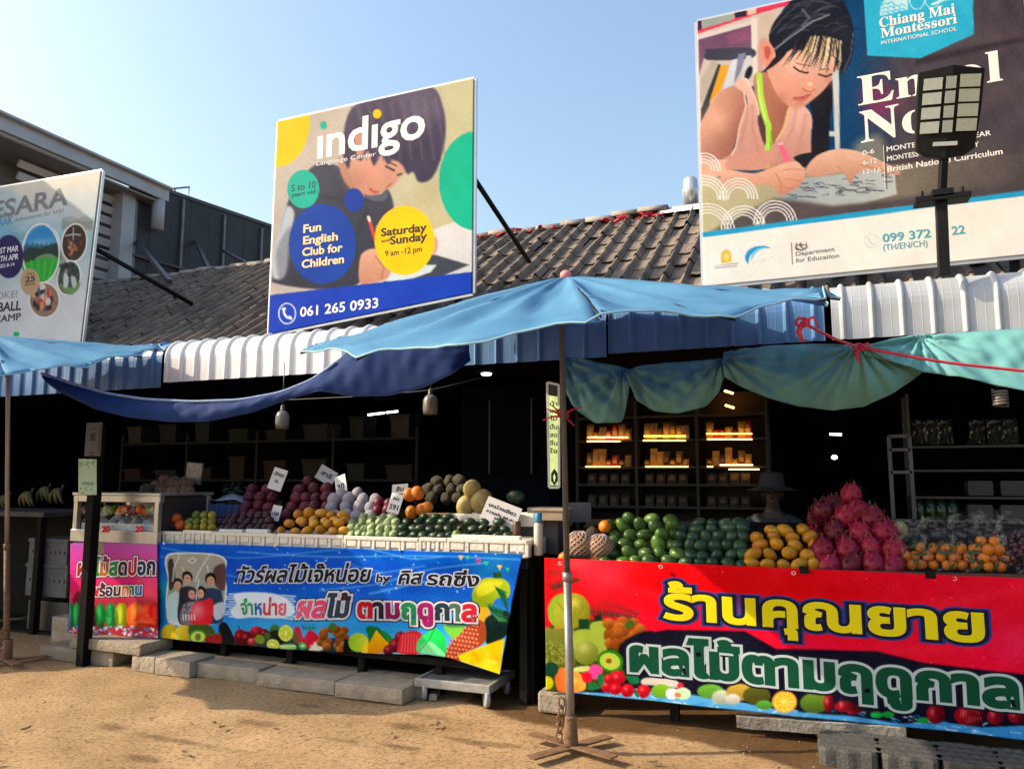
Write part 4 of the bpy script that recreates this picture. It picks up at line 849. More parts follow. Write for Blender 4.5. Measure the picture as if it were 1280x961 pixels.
o = swag('blue_tarpaulin', colsb, tb, 'dark blue tarpaulin slung between the two umbrellas above the left stall', 'tarpaulin', 5, 5, 26, 160, .008, .05, 4)
P = interp([at(q[0][0], q[0][1]+1, q[2]-.03) for q in colsb[:9]], 60); mb = MB(); mb.tube(P, .014, 6); hm = mb.build('hem', hemm, o)  # paler tube along the top edge: the fold's highlight is in its colour
teal = cloth('teal_tarp', (.17, .43, .43), .22, .7); teal2 = teal
swag('teal_tarpaulin', [((704, 446), (708, 490)), ((716, 447), (716, 506)), ((735, 450), (728, 517)), ((752, 454), (744, 528)), ((770, 457), (776, 527)), ((782, 460), (784, 500)), ((786, 462), (787, 478))], teal, 'short dark teal tarpaulin flap hanging beside the umbrella pole', 'tarpaulin', 5.95, 5.75, 22, 60, .024, .08, 2, 'teal tarpaulins over the right stall', knots=[(706, 450, 5.9), (783, 460, 5.9)])
swag('teal_tarpaulin', [((786, 462), (787, 480)), ((800, 458), (796, 499)), ((830, 454), (818, 513)), ((860, 452), (848, 516)), ((885, 449), (880, 508)), ((900, 448), (898, 490)), ((908, 450), (908, 462))], teal, 'crumpled teal tarpaulin swag in front of the lit shelves', 'tarpaulin', 5.95, 5.75, 22, 70, .026, .1, 6, 'teal tarpaulins over the right stall', knots=[(786, 464, 5.9), (905, 450, 5.9)])
swag('teal_tarpaulin', [((905, 440), (905, 470)), ((930, 436), (930, 484)), ((965, 432), (962, 497)), ((1010, 430), (1000, 507)), ((1045, 430), (1042, 512), 5.6, 5.5), ((1072, 432), (1080, 507), 5.3, 5.5), ((1100, 437), (1115, 491), 5.5, 5.5), ((1130, 440), (1140, 474), 5.7, 5.6), ((1150, 442), (1155, 462))], teal, 'large pale teal tarpaulin gathered by the red rope knot', 'tarpaulin', 5.95, 5.7, 30, 150, .018, .1, 8, 'teal tarpaulins over the right stall', knots=[(906, 452, 5.9), (1072, 434, 5.4)])
swag('teal_tarpaulin', [((1076, 434), (1080, 442), 5.3, 5.3), ((1110, 426), (1130, 456), 5.6, 5.45), ((1145, 419), (1160, 465), 5.8, 5.5), ((1190, 416), (1200, 470), 5.9, 5.5), ((1240, 413), (1245, 480), 5.9, 5.5), ((1290, 410), (1290, 489), 5.9, 5.5), ((1360, 405), (1360, 500), 5.9, 5.5)], teal, 'sunlit teal tarpaulin stretched off toward the right photo edge', 'tarpaulin', 5.9, 5.5, 26, 120, .014, .02, 12, 'teal tarpaulins over the right stall', knots=[(1078, 436, 5.4), (1150, 420, 5.8)])

# ================================================================== LEFT STALL
FY = 5.33
LX0, LX1 = at(197, 680, FY)[0], at(655, 692, FY)[0]
black = mat('black_painted_wood', (.010, .010, .011), .7, .3, 8, spec=.1)
stl = thing('fruit_stall', 'long left fruit stall on a dark wooden frame, hung with a blue banner', 'fruit stall', (-3.8, 5.7, 0))
mb = MB(); mb.box(((LX0+LX1)/2, 5.62, 1.015), (LX1-LX0+.06, .56, .035)); mb.build('counter_top', black, stl, .005)
mb = MB(); M = Matrix.Rotation(R(17), 3, 'X'); mb.box(((LX0+LX1)/2, 6.2, 1.11), (LX1-LX0, .8, .03), M=M); mb.build('display_slope', black, stl)
for x in np.linspace(LX0+.05, LX1-.03, 6): mb = MB(); mb.box((x, 5.42, .5), (.06, .06, 1.0)); mb.build('leg', wood, stl, .004)
for x in (LX0+.05, LX1-.03): mb = MB(); mb.box((x, 6.3, .55), (.06, .06, 1.1)); mb.build('leg', wood, stl, .004)
mb = MB(); mb.bar((LX0, 5.4, .27), (LX1-.2, 5.4, .24), .09, .05); mb.build('lower_rail', wood, stl, .005)
mb = MB(); mb.box(((LX0+LX1)/2, 5.9, .6), (LX1-LX0, .03, .8)); mb.build('rear_board', black, stl)
mb = MB(); mb.box(((LX0+LX1)/2, 5.355, .985), (LX1-LX0+.06, .035, .055)); mb.build('front_rail', black, stl, .004)
# blue banner
rip = lambda x, z: .012*np.sin(x*2.3+z*4)+.008*np.sin(x*5.1-z*7+1)+.004*np.sin(x*13+z*9)+.003*np.sin(z*31+x*3)
B = Board(FY-.02, (197, 678), (653, 692), (197, 797), (624, 843), .0078, rip, bottom=[(197, 797), (240, 801), (280, 805), (320, 808), (360, 811), (400, 813), (440, 815), (475, 817), (505, 818), (535, 818), (560, 822), (590, 832), (624, 843)])
p = B.paint; O8 = (180, 660, 2.56); OA = (280, 690, 6.4); OB = (460, 690, 6.0); OP = (80, 570, 3.843); p.org(*O8)
p.field(lambda X, Y, c: np.stack([np.interp(Y, [40, 130, 230, 330, 400], [8, 8, 14, 40, 110]), np.interp(Y, [40, 130, 230, 330, 400], [92, 70, 92, 150, 190])+p.noise(X, Y, 4), np.interp(Y, [40, 130, 230, 330, 400], [206, 190, 205, 220, 226])], 1))
p.glow(60, 200, 30, (30, 170, 160), .6, 70); p.glow(1120, 120, 90, (20, 130, 170), .6, 60); p.glow(520, 300, 260, (70, 170, 230), .5, 24); p.glow(900, 90, 240, (0, 110, 230), .5, 40)
for q, wd, a in ((((60, 62), (300, 100), (700, 60)), 3, .5), (((60, 90), (280, 160), (600, 170), (900, 120)), 5, .35), (((300, 75), (600, 95), (900, 85), (1200, 100)), 3, .6), (((560, 200), (760, 180), (900, 130), (1100, 110)), 4, .5), (((700, 60), (860, 100), (960, 90)), 3, .6), (((720, 210), (900, 170)), 6, .5), (((640, 115), (760, 140)), 3, .4)): p.line(interp(q, 14), wd, (150, 214, 250), 6, a)
for k in range(70): x, y = RNG.uniform(280, 1150), RNG.uniform(60, 210); p.glow(x, y, RNG.uniform(1.5, 3.5), (214, 238, 255), .8)
# brush stroke of white paint behind the second line
p.poly([(292, 212), (345, 203), (430, 212), (470, 240), (482, 272), (430, 288), (350, 284), (296, 288), (280, 262), (300, 240)], (212, 226, 238), 5)
for k in range(10): y = 210+8*k; p.line([(276-8*(k % 3), y), (330, y-2)], 4, (206, 222, 238), 3); p.line([(440, y+4), (484-6*(k % 2), y+8)], 4, (206, 222, 238), 3)
# framed group photo
p.org(*OP)
fr = [(492, 490), (540, 462), (720, 468), (780, 500), (776, 560), (786, 640), (778, 730), (740, 795), (700, 808), (560, 800), (500, 770), (482, 700), (498, 600)]
p.poly(fr, (206, 226, 240), 3); cx_, cy_ = 636, 636; fi = [(cx_+(x-cx_)*.955, cy_+(y-cy_)*.96) for x, y in fr]
p.poly(fi, (166, 160, 148), 3, col2=(120, 140, 140))
for y in (500, 520, 540): p.line([(520, y), (770, y+6)], 3, (140, 132, 118), 3, .7)
p.poly([(505, 510), (530, 500), (530, 610), (505, 640)], (60, 52, 50), 5); p.poly([(720, 540), (775, 520), (776, 640), (730, 620)], (90, 60, 60), 8)
def pers(x, y, hw_, cloth_, hair, skin, sw, bot):
    p.poly([(x-sw, bot), (x-sw*.95, y+70), (x-sw*.5, y+48), (x, y+44), (x+sw*.5, y+48), (x+sw*.95, y+72), (x+sw, bot)], cloth_, 4)
    p.ell(x, y, hw_*1.15, hw_*1.3, hair, 3); p.ell(x, y+hw_*.45, hw_*.82, hw_*1.0, skin, 3); p.line([(x-hw_*.4, y+hw_*.3), (x-hw_*.1, y+hw_*.3)], 3, (60, 40, 36), 2); p.line([(x+hw_*.1, y+hw_*.3), (x+hw_*.4, y+hw_*.3)], 3, (60, 40, 36), 2); p.line([(x-5, y+hw_), (x+5, y+hw_)], 3, (170, 80, 76), 2)
pers(544, 612, 21, (196, 206, 214), (34, 28, 30), (190, 150, 130), 52, 800); p.poly([(500, 680), (540, 650), (560, 720), (550, 790), (500, 770)], (170, 200, 206), 5)
pers(592, 580, 23, (40, 40, 52), (22, 22, 28), (196, 156, 134), 44, 800)
pers(706, 588, 23, (38, 54, 84), (22, 20, 26), (192, 150, 126), 62, 790); p.poly([(720, 720), (776, 700), (776, 760), (735, 785)], (176, 190, 206), 6)
pers(612, 655, 22, (110, 100, 118), (60, 48, 54), (198, 150, 138), 52, 804)
for k in range(60): p.ell(RNG.uniform(565, 660), RNG.uniform(680, 770), 4, 4, [(160, 150, 166), (78, 70, 88), (50, 46, 58)][k % 3], 3)
pers(660, 650, 21, (206, 30, 46), (30, 22, 26), (204, 160, 142), 50, 804); p.poly([(650, 720), (715, 680), (718, 770), (660, 800)], (204, 26, 42), 5)
for k in range(5): p.line([(570+14*k, 760), (570+14*k, 786)], 5, (210, 210, 214), 3)
for q in (((560, 480), (530, 540), (520, 600)), ((600, 500), (624, 486), (640, 500), (622, 512), (602, 500)), ((700, 470), (660, 540), (630, 600)), ((690, 525), (696, 556)), ((570, 530), (580, 550)), ((650, 590), (640, 650), (632, 690))): p.line(q, 5, (206, 222, 232), 3, .9)
p.glow(640, 740, 40, (200, 190, 205), .5)
p.poly([(742, 870), (748, 815), (768, 794), (790, 806), (808, 850), (816, 900), (745, 900)], (18, 20, 28), 4)
for cx, ry, c1 in ((502, 42, (236, 206, 40)), (573, 40, (222, 206, 56))): p.ell(cx, 850, 44, ry, c1, 4, col2=(170, 140, 20), axis=(1, .3))
p.poly([(600, 815), (700, 812), (720, 860), (620, 880)], (60, 84, 36), 5); p.ell(642, 866, 40, 34, (70, 140, 36), 3); p.ell(642, 868, 32, 26, (190, 216, 90), 3); p.ell(642, 868, 14, 18, (110, 120, 50), 4)
p.poly([(680, 866), (748, 852), (750, 905), (684, 905)], (150, 26, 30), 4); p.line([(678, 862), (750, 848)], 6, (54, 110, 40), 3)
p.org(*OA)
fru = p
def apple(x, y, r, c, hl=(226, 60, 70), ry=None): p.ell(x, y, r, ry or r, c, 4, col2=tuple(int(v*.45) for v in c), axis=(.5, 1)); p.glow(x-r*.35, y-r*.3, r*.35, hl, .75)
p.poly([(90, 700), (1010, 690), (1010, 830), (90, 770)], (20, 24, 22), 20, a=.8)
apple(130, 680, 52, (150, 16, 30), ry=66); apple(180, 690, 56, (116, 14, 26), ry=62); p.line([(124, 615), (122, 590)], 8, (40, 20, 20), 4); apple(268, 640, 62, (176, 20, 40), ry=50); apple(330, 650, 40, (100, 20, 26)); apple(218, 716, 36, (226, 70, 74), (246, 140, 120), 30)
p.ell(286, 696, 42, 38, (120, 140, 40), 4); p.ell(410, 612, 38, 36, (56, 110, 40), 5); p.ell(420, 680, 80, 60, (24, 30, 20), 12); p.ell(352, 668, 26, 30, (70, 90, 40), 6)
def cit(x, y, rx_, ry_, rot): p.ell(x, y, rx_, ry_, (150, 180, 20), 3, rot); p.ell(x, y, rx_*.9, ry_*.9, (236, 236, 150), 3, rot); p.ell(x, y, rx_*.8, ry_*.8, (186, 200, 30), 3, rot); [p.line([(x, y), (x+rx_*.74*math.cos(t), y+ry_*.74*math.sin(t))], 4, (236, 238, 150), 3) for t in np.linspace(0, 6.28, 9)]; p.glow(x, y, 10, (240, 240, 190), .8)
cit(500, 645, 58, 66, -15); cit(396, 735, 54, 44, 0)
p.poly([(566, 600), (610, 600), (640, 680), (650, 720), (600, 720), (570, 660)], (190, 30, 60), 5); p.poly([(560, 640), (600, 640), (610, 720), (565, 715)], (110, 80, 40), 6); p.poly([(450, 740), (570, 732), (580, 770), (470, 772)], (150, 196, 100), 5); p.line([(460, 752), (570, 746)], 8, (220, 236, 190), 5)
for k in range(6): p.poly([(640+18*k, 620), (630+22*k, 565+8*(k % 2)), (655+18*k, 610)], (26, 100+14*(k % 3), 46), 4, False)
p.ell(640, 745, 36, 30, (60, 170, 80), 4); p.ell(640, 745, 16, 12, (190, 226, 190), 4); p.poly([(650, 690), (690, 620), (740, 640), (770, 690), (700, 760), (670, 740)], (196, 20, 50), 4); p.poly([(690, 760), (750, 700), (810, 690), (820, 740), (790, 780), (700, 780)], (226, 222, 206), 4); p.line([(690, 768), (752, 700), (812, 690)], 8, (206, 30, 60), 3)
for k in range(24): p.ell(RNG.uniform(780, 970), RNG.uniform(600, 780), 34, 32, [(190, 116, 40), (206, 130, 56), (156, 86, 26)][k % 3], 4, col2=(96, 50, 14), axis=(.5, 1))
p.poly([(840, 600), (870, 560), (905, 585), (870, 620)], (60, 110, 30), 4); p.poly([(970, 690), (1010, 740), (1010, 800), (960, 790)], (14, 16, 20), 6)
p.ell(1075, 720, 78, 76, (140, 190, 30), 4, col2=(200, 210, 60), axis=(1, 0)); p.poly([(1100, 800), (1150, 690), (1225, 620), (1300, 660), (1330, 800)], (250, 204, 0), 4, False, col2=(214, 140, 0), axis=(1, .3)); p.poly([(1140, 600), (1180, 590), (1210, 620), (1170, 720), (1145, 650)], (16, 110, 40), 4)
p.org(*OB)
p.poly([(0, 560), (70, 560), (170, 660), (180, 690), (120, 690), (60, 580), (20, 680), (0, 700)], (20, 110, 50), 4, False); p.poly([(0, 690), (60, 585), (130, 670), (160, 690), (100, 760), (0, 760)], (246, 196, 0), 4, False, col2=(206, 126, 0)); p.poly([(95, 590), (130, 600), (180, 660), (165, 690), (120, 640)], (24, 130, 60), 4)
for (x, y, r) in ((235, 640, 44), (200, 700, 56), (150, 735, 40)): apple(x, y, r, (146, 20, 40), (200, 90, 100))
p.poly([(240, 620), (330, 590), (400, 620), (380, 760), (230, 760), (210, 720)], (216, 40, 56), 5)
for k in range(6): p.line([(250+22*k, 620), (240+24*k, 750)], 7, (250, 130, 120), 5, .7)
p.poly([(560, 540), (640, 530), (740, 560), (700, 640), (640, 650), (580, 600)], (110, 190, 60), 5); p.poly([(560, 500), (800, 470), (800, 540), (600, 560)], (10, 70, 90), 20, a=.7)
p.poly([(360, 745), (372, 660), (430, 610), (490, 570), (560, 620), (580, 690), (570, 780), (460, 750)], (20, 200, 80), 4, col2=(60, 230, 120), axis=(-1, .3)); p.poly([(380, 745), (450, 665), (570, 760), (540, 775)], (130, 240, 160), 5); p.line([(490, 575), (455, 660), (380, 740)], 6, (10, 130, 60), 4)
p.poly([(800, 260), (860, 200), (980, 190), (1060, 230), (1066, 330), (980, 340), (930, 400), (880, 470), (820, 450), (780, 340)], (160, 176, 24), 6, col2=(110, 140, 20), axis=(0, 1)); p.poly([(820, 250), (920, 210), (1020, 220), (940, 290), (830, 330)], (206, 200, 50), 16, a=.7); p.poly([(940, 150), (1000, 145), (1005, 190), (945, 195)], (30, 70, 40), 4, False)
p.poly([(820, 420), (900, 420), (920, 500), (840, 520)], (200, 150, 30), 8)
p.poly([(900, 480), (1060, 440), (1040, 620), (900, 690), (880, 560)], (12, 36, 34), 8)
for k in range(22):
    t = RNG.uniform(0, 1); x, y = 880+60*t, 380+90*t; p.poly([(x, y), (x+90+60*RNG.random(), y+20+70*RNG.random()), (x+60, y+70*RNG.random())], [(12, 74, 40), (20, 96, 56), (10, 56, 36), (60, 120, 80)][k % 4], 4, False, .9)
for k in range(10): p.poly([(950+8*k, 250+6*k), (1060, 300+16*k), (980+6*k, 300+12*k)], [(14, 84, 46), (20, 100, 56), (10, 60, 40)][k % 3], 4, False, .9)
pine = [(800, 500), (870, 520), (890, 590), (870, 680), (760, 740), (680, 770), (690, 830), (580, 800), (600, 720), (680, 620), (740, 560)]
p.poly(pine, (150, 66, 30), 5)
for i in range(9):
    for j in range(11):
        x, y = 590+28*i+10*(j % 2), 815-33*j+4*i
        if 560 < x < 895 and abs((y-(815-(x-580)*.95))) < 120: p.ell(x, y, 13, 10, (206, 86, 60), 4, -40); p.glow(x-3, y-3, 6, (246, 190, 150), .8); p.arc(x, y+2, 14, 12, 3, (84, 20, 20), 0, 180, 3)
p.poly([(668, 775), (1022, 645), (980, 925), (870, 880), (690, 815)], (250, 186, 0), 4, False, col2=(255, 216, 20), axis=(0, 1))
for k in range(10): p.glow(RNG.uniform(740, 980), RNG.uniform(740, 880), 22, [(255, 236, 90), (240, 150, 0)][k % 2], .6)
for (x, y, c) in ((700, 40, (220, 190, 60)), (750, 40, (60, 190, 80)), (832, 66, (226, 40, 70)), (890, 84, (40, 190, 100)), (990, 112, (226, 180, 60)), (1050, 128, (40, 180, 90))): p.poly([(x-18, y-16), (x+20, y-14), (x, y+20)], c, 3, False)
BAN = thing('vinyl_banner', 'blue vinyl banner with Thai lettering and printed fruit on the left stall front', 'banner', (-3.8, FY, .2))
grain(p); PN = B.build('printed_sheet', print_mat('banner_print', .55, gain=.95, spec=.03), BAN, .0012)
K1 = (16, 16, 26); LAV = (196, 206, 226)
B.text('lettering', 'ทัวร์ผลไม้เจ๊หน่อย', (100, 236), (1150, 236), 118, [(LAV, .085), (K1, .026)], PN, OA, shear=.24)
B.text('lettering', 'by', (58, 222), (165, 222), 62, [(LAV, .085), (K1, .03)], PN, OB, shear=.24)
B.text('lettering', 'คิส', (232, 234), (398, 236), 96, [(LAV, .085), (K1, .026)], PN, OB, shear=.24)
B.text('lettering', 'รถซิ่ง', (440, 240), (820, 256), 96, [(LAV, .085), (K1, .026)], PN, OB, shear=.24)
gr_, bl_, rd_, pk_, mg_ = (30, 170, 110), (40, 110, 200), (226, 60, 90), (240, 90, 130), (206, 20, 90)
B.text('lettering', 'จำหน่าย', (146, 492), (492, 500), 112, [((224, 232, 240), .05), ([gr_, gr_, bl_, rd_, rd_, rd_, (240, 100, 120)], .03)], PN, OA)
WH = (214, 216, 232)
B.text('lettering', 'ผลไม้', (590, 516), (990, 512), 150, [((20, 24, 40), .16), (WH, .12), ([pk_, (236, 70, 120), (30, 60, 80), (40, 60, 84), (60, 30, 40)], .05)], PN, OA, shear=.12)
B.text('lettering', 'ตามฤดูกาล', (-72, 486), (806, 512), 140, [((16, 22, 40), .16), (WH, .12), ([(196, 20, 40), (34, 30, 56), (150, 20, 100), (24, 140, 90), (170, 20, 110), (170, 20, 110), (20, 56, 70), (70, 110, 90), (200, 20, 50)], .05)], PN, OB)
mb = MB()
for (x, y) in ((344, 682), (205, 679), (500, 687), (648, 691)):
    mb = MB(); c = at(x, y, FY-.03); mb.lathe([(.012, 0), (.014, .004), (.006, .006)], c, 8, M=Matrix.Rotation(R(90), 3, 'X')); mb.build('eyelet', mat('eyelet_metal', (.6, .6, .6), .3, .1, 5, metal=.6), BAN)

# ---- pink cart with its glass showcase
CY = 5.28
cart = thing('juice_cart', 'peeled fruit cart with bright pink printed front and steel glass showcase', 'cart', (-6.3, 5.6, 0))
X0, X1 = at(88, 679, CY)[0], at(196, 679, CY)[0]
B = Board(CY, (88, 679), (196.5, 677), (87, 791), (197.5, 797), .006, lambda x, z: .002*np.sin(x*9+z*5)); p = B.paint; p.org(*OP)
p.field(lambda X, Y, c: np.stack([np.interp(Y, [410, 540, 640, 720], [186, 216, 226, 236])+0*X, np.interp(Y, [410, 540, 640, 720], [84, 56, 30, 60])+.05*(X-200), np.interp(Y, [410, 540, 640, 720], [176, 150, 96, 80])], 1))
p.glow(120, 440, 60, (150, 80, 190), .5); p.glow(400, 640, 60, (250, 110, 130), .5)
p.poly([(0, 840), (0, 700), (60, 700), (80, 690), (450, 690), (470, 850)], (40, 20, 30), 30, a=.3)
p.poly([(40, 700), (60, 650), (78, 660), (80, 720)], (110, 20, 40), 6)
for x, w_, c in ((30, 34, (30, 140, 70)), (60, 24, (36, 170, 90)), (138, 24, (130, 20, 30)), (176, 34, (24, 150, 60)), (226, 36, (30, 160, 70)), (276, 44, (176, 186, 30)), (336, 50, (246, 110, 40)), (400, 50, (240, 60, 30)), (440, 44, (220, 30, 30))):
    p.ell(x, 765, w_*.75, 62, c, 8, col2=tuple(int(v*.6) for v in c), axis=(1, .2)); p.ell(x-6, 760, w_*.25, 44, tuple(min(255, int(v*1.2+30)) for v in c), 10, a=.6)
for k in range(5): p.arc(228, 780, 8+6*k, 14+9*k, 3, (20, 90, 40), 200, 400, 3)
for k in range(12): p.poly([(300+RNG.uniform(0, 150), 740+RNG.uniform(-30, 60)), (320+RNG.uniform(0, 150), 760+RNG.uniform(-30, 60)), (310+RNG.uniform(0, 150), 800)], [(250, 140, 70), (246, 90, 50), (226, 40, 36)][k % 3], 8, True, .5)
for k in range(90): x = RNG.uniform(20, 460); y = RNG.uniform(815, 880); p.poly([(x, y), (x+RNG.uniform(8, 22), y-RNG.uniform(0, 12)), (x+RNG.uniform(6, 20), y+RNG.uniform(4, 16))], [(206, 226, 246), (120, 170, 220), (70, 130, 200), (236, 244, 250)][k % 4], 3, False, .9)
p.poly([(155, 420), (185, 420), (190, 470), (160, 460)], (120, 170, 80), 8, a=.7)
grain(p); PN = B.build('printed_front', print_mat('banner_print'), cart, .0012)
cs = lambda *c: list(c)
B.text('lettering', 'ผลไม้สดปอก', (66, 572), (436, 566), 74, [((120, 10, 50), .14), ((246, 236, 244), .10), (cs((176, 20, 40), (120, 20, 60), (20, 150, 60), (200, 110, 20), (150, 20, 100), (30, 150, 60), (60, 30, 50), (200, 20, 60), (30, 60, 100), (40, 40, 80)), .04)], PN, OP)
B.text('lettering', 'พร้อมทาน', (128, 672), (372, 664), 52, [((110, 10, 40), .15), ((246, 236, 244), .10), (cs((226, 40, 40), (90, 20, 60), (90, 20, 60), (30, 40, 80), (60, 40, 30), (226, 120, 30), (40, 150, 60), (40, 120, 200)), .04)], PN, OP)
ss = mat('stainless', (.40, .40, .41), .3, .12, 6, metal=.7); glassm = None
def film(name, a, rough=.08, col=(.9, .95, 1)):
    if name in MATS: return MATS[name]
    m = bpy.data.materials.new(name); m.use_nodes = True; n = m.node_tree.nodes; L = m.node_tree.links; b = n['Principled BSDF']
    b.inputs['Base Color'].default_value = (*col, 1); b.inputs['Roughness'].default_value = rough
    tr = n.new('ShaderNodeBsdfTransparent'); mx = n.new('ShaderNodeMixShader'); nz = n.new('ShaderNodeTexNoise'); nz.inputs['Scale'].default_value = 16; nz.inputs['Detail'].default_value = 4
    mr = n.new('ShaderNodeMapRange'); mr.inputs[1].default_value = .56; mr.inputs[2].default_value = .78; mr.inputs[3].default_value = a*.25; mr.inputs[4].default_value = a*9  # denser noise streaks in the film stand in for crinkle highlights
    tc = n.new('ShaderNodeTexCoord'); L.new(tc.outputs['Object'], nz.inputs['Vector']); L.new(nz.outputs['Fac'], mr.inputs[0]); L.new(mr.outputs[0], mx.inputs[0])
    bp = n.new('ShaderNodeBump'); bp.inputs['Strength'].default_value = .4 if rough > .1 else .02; L.new(nz.outputs['Fac'], bp.inputs['Height']); L.new(bp.outputs[0], b.inputs['Normal'])
    L.new(tr.outputs[0], mx.inputs[1]); L.new(b.outputs[0], mx.inputs[2]); L.new(mx.outputs[0], n['Material Output'].inputs[0]); MATS[name] = m; return m
zb = at(140, 678, CY)[2]; zt = at(140, 619, CY)[2]; CD = .62
mb = MB(); mb.box(((X0+X1)/2, CY+CD/2+.02, zb/2+.1), (X1-X0-.02, CD, zb-.2)); mb.build('cabinet', mat('cart_body_blue', (.03, .08, .3), .5, .2, 5), cart, .006)
mb = MB()
def frame_bar(a, b_, t=.045): mb.bar(a, b_, t, t)
fx0, fx1, fy0, fy1 = X0+.01, X1-.01, CY+.03, CY+CD
mb.box(((fx0+fx1)/2, CY+.02, zb+.055), (fx1-fx0+.03, .05, .11)); mb.box(((fx0+fx1)/2, CY+.03, zt-.03), (fx1-fx0+.03, .05, .06))
for x in (fx0+.02, fx1-.02): mb.box((x, CY+.025, (zb+zt)/2), (.05, .045, zt-zb))
mb.build('showcase_frame', ss, cart, .004)
for x in (fx0+.02, fx1-.02): mb = MB(); mb.box((x, fy1, (zb+zt)/2), (.05, .045, zt-zb)); mb.build('rear_post', ss, cart, .004)
mb = MB(); mb.box(((fx0+fx1)/2, (fy0+fy1)/2, zt+.012), (fx1-fx0+.05, CD+.04, .025)); mb.build('showcase_top', ss, cart, .005)
mb = MB(); mb.box(((fx0+fx1)/2, CY+.035, (zb+zt)/2+.03), (fx1-fx0-.08, .004, zt-zb-.15)); mb.build('glass_pane', film('showcase_glass', .02), cart)
mb = MB(); mb.box((fx1-.012, (fy0+fy1)/2, (zb+zt)/2), (.02, CD-.1, zt-zb-.03)); mb.box(((fx0+fx1)/2, fy1-.02, (zb+zt)/2), (fx1-fx0-.1, .02, zt-zb)); mb.build('side_panel', mat('dark_metal_panel', (.03, .03, .033), .4, .2, 5), cart)
mb = MB(); icy = lambda x, y: zb+.14+.03*math.sin(x*30)+.03*math.sin(y*37+x*11)
mb.sheet(np.array([[(x, y, icy(x, y)+RNG.normal(0, .008)+.10*(y-fy0)) for x in np.linspace(fx0+.06, fx1-.06, 34)] for y in np.linspace(fy0+.02, fy1-.08, 14)])); mb.box(((fx0+fx1)/2, fy0+.03, zb+.12), (fx1-fx0-.12, .03, .10))
tag(mb.build('crushed_ice', mat('crushed_ice', (.72, .78, .78), .35, .15, 40, bump=.6, transl=.2)), 'heap of crushed ice filling the showcase of the pink cart', 'ice', kind='stuff')
for k, (px, lab) in enumerate(((132, 'white price card reading 20 at the left of the showcase glass, beside the black post'), (174, 'white price card reading 20 at the right end of the showcase'))):
    c = at(px, 661, CY-.004); t = thing('price_card', lab, 'price card', c, 'price cards of the fruit cart'); mb = MB(); mb.box(c, (.075, .004, .085)); mb.build('card', ink((216, 214, 210)), t)
    Bx = Board(CY-.008, (px-5, 655), (px+5, 655), (px-5, 667), (px+5, 667), .05); Bx.text('lettering', '20', (px-4.6, 664.5), (px+4.6, 664.2), 7.2, [((206, 24, 40), .05)], t)
# ================================================================== BLACK POST WITH NOTICES
PYp = 5.08
base = atz(105, 803); base = np.array([at(105, 812, PYp)[0], PYp, 0]); x = base[0]
t = thing('post', 'slim black post in front of the pink fruit cart carrying two notices', 'post', base)
mb = MB(); mb.box((x, PYp, 1.03), (.085, .085, 2.06)); mb.build('shaft', mat('black_post', (.006, .006, .007), .7, .3, 6, spec=.08), t, .004)
c = at(117, 549, PYp-.06); n1 = thing('notice', 'grey framed paper notice hung high on the black post', 'notice', c)
mb = MB(); mb.box(c, (.19, .012, .30)); mb.build('frame', mat('notice_frame', (.05, .05, .055), .5, .1, 6), n1, .003)
mb = MB(); mb.box(c+np.array([0, -.008, -.008]), (.155, .006, .255)); mb.build('paper', ink((96, 96, 104)), n1); mb = MB(); mb.box(c+np.array([0, -.0125, .02]), (.06, .003, .07)); mb.build('printed_square', ink((60, 60, 68)), n1)
mb = MB()
for k in range(3): mb.box(c+np.array([0, -.0125, .095-.24*(k > 0)*.8-.022*k]), (.07-.01*k, .003, .008))
mb.build('print', ink((50, 50, 56)), n1)
c = at(109, 596, PYp-.06); n2 = thing('notice', 'pale green leafy payment notice fixed on the black post', 'notice', c)
B = Board(PYp-.062, (98, 573), (120.5, 574), (98, 618.5), (120.5, 618.5), .006); p = B.paint; p.org(0, 560, 3.32)
p.field(lambda X, Y, c: np.tile([168., 190., 168.], (X.size, 1)))
for k in range(80):
    a = RNG.uniform(0, 1); x_, y_ = RNG.uniform(326, 400), RNG.choice([RNG.uniform(44, 80), RNG.uniform(150, 196)]); p.ell(x_, y_, 5, 2.5, [(90, 136, 90), (120, 160, 110), (196, 214, 190)][k % 3], 2, RNG.uniform(0, 180), .8)
p.poly([(340, 140), (390, 140), (390, 152), (340, 152)], (110, 150, 120), 3, False)
B.build('paper', print_mat('banner_print'), n2, .004)

# ================================================================== TROLLEY
tr = at(570, 868, 5.25); T = thing('trolley', 'low white flatbed trolley on castors at the right end of the blue banner', 'trolley', (tr[0], 5.4, 0))
a, b_ = at(518, 851, 5.2), at(612, 862, 5.2); zt = (a[2]+b_[2])/2+.02; wpl = mat('white_worn_metal', (.30, .30, .29), .5, .2, 9)
mb = MB(); L_ = b_[0]-a[0]; cx = (a[0]+b_[0])/2; mb.box((cx, 5.45, zt-.012), (L_-.06, .44, .012)); mb.build('deck', mat('trolley_deck', (.14, .14, .14), .6, .2, 8), T)
mb = MB(); mb.box((cx, 5.215, zt-.025), (L_, .03, .06)); mb.box((cx, 5.685, zt-.025), (L_, .03, .06)); mb.box((a[0]+.015, 5.45, zt-.025), (.03, .44, .06)); mb.box((b_[0]-.015, 5.45, zt-.025), (.03, .44, .06)); mb.build('edge_frame', wpl, T, .006)
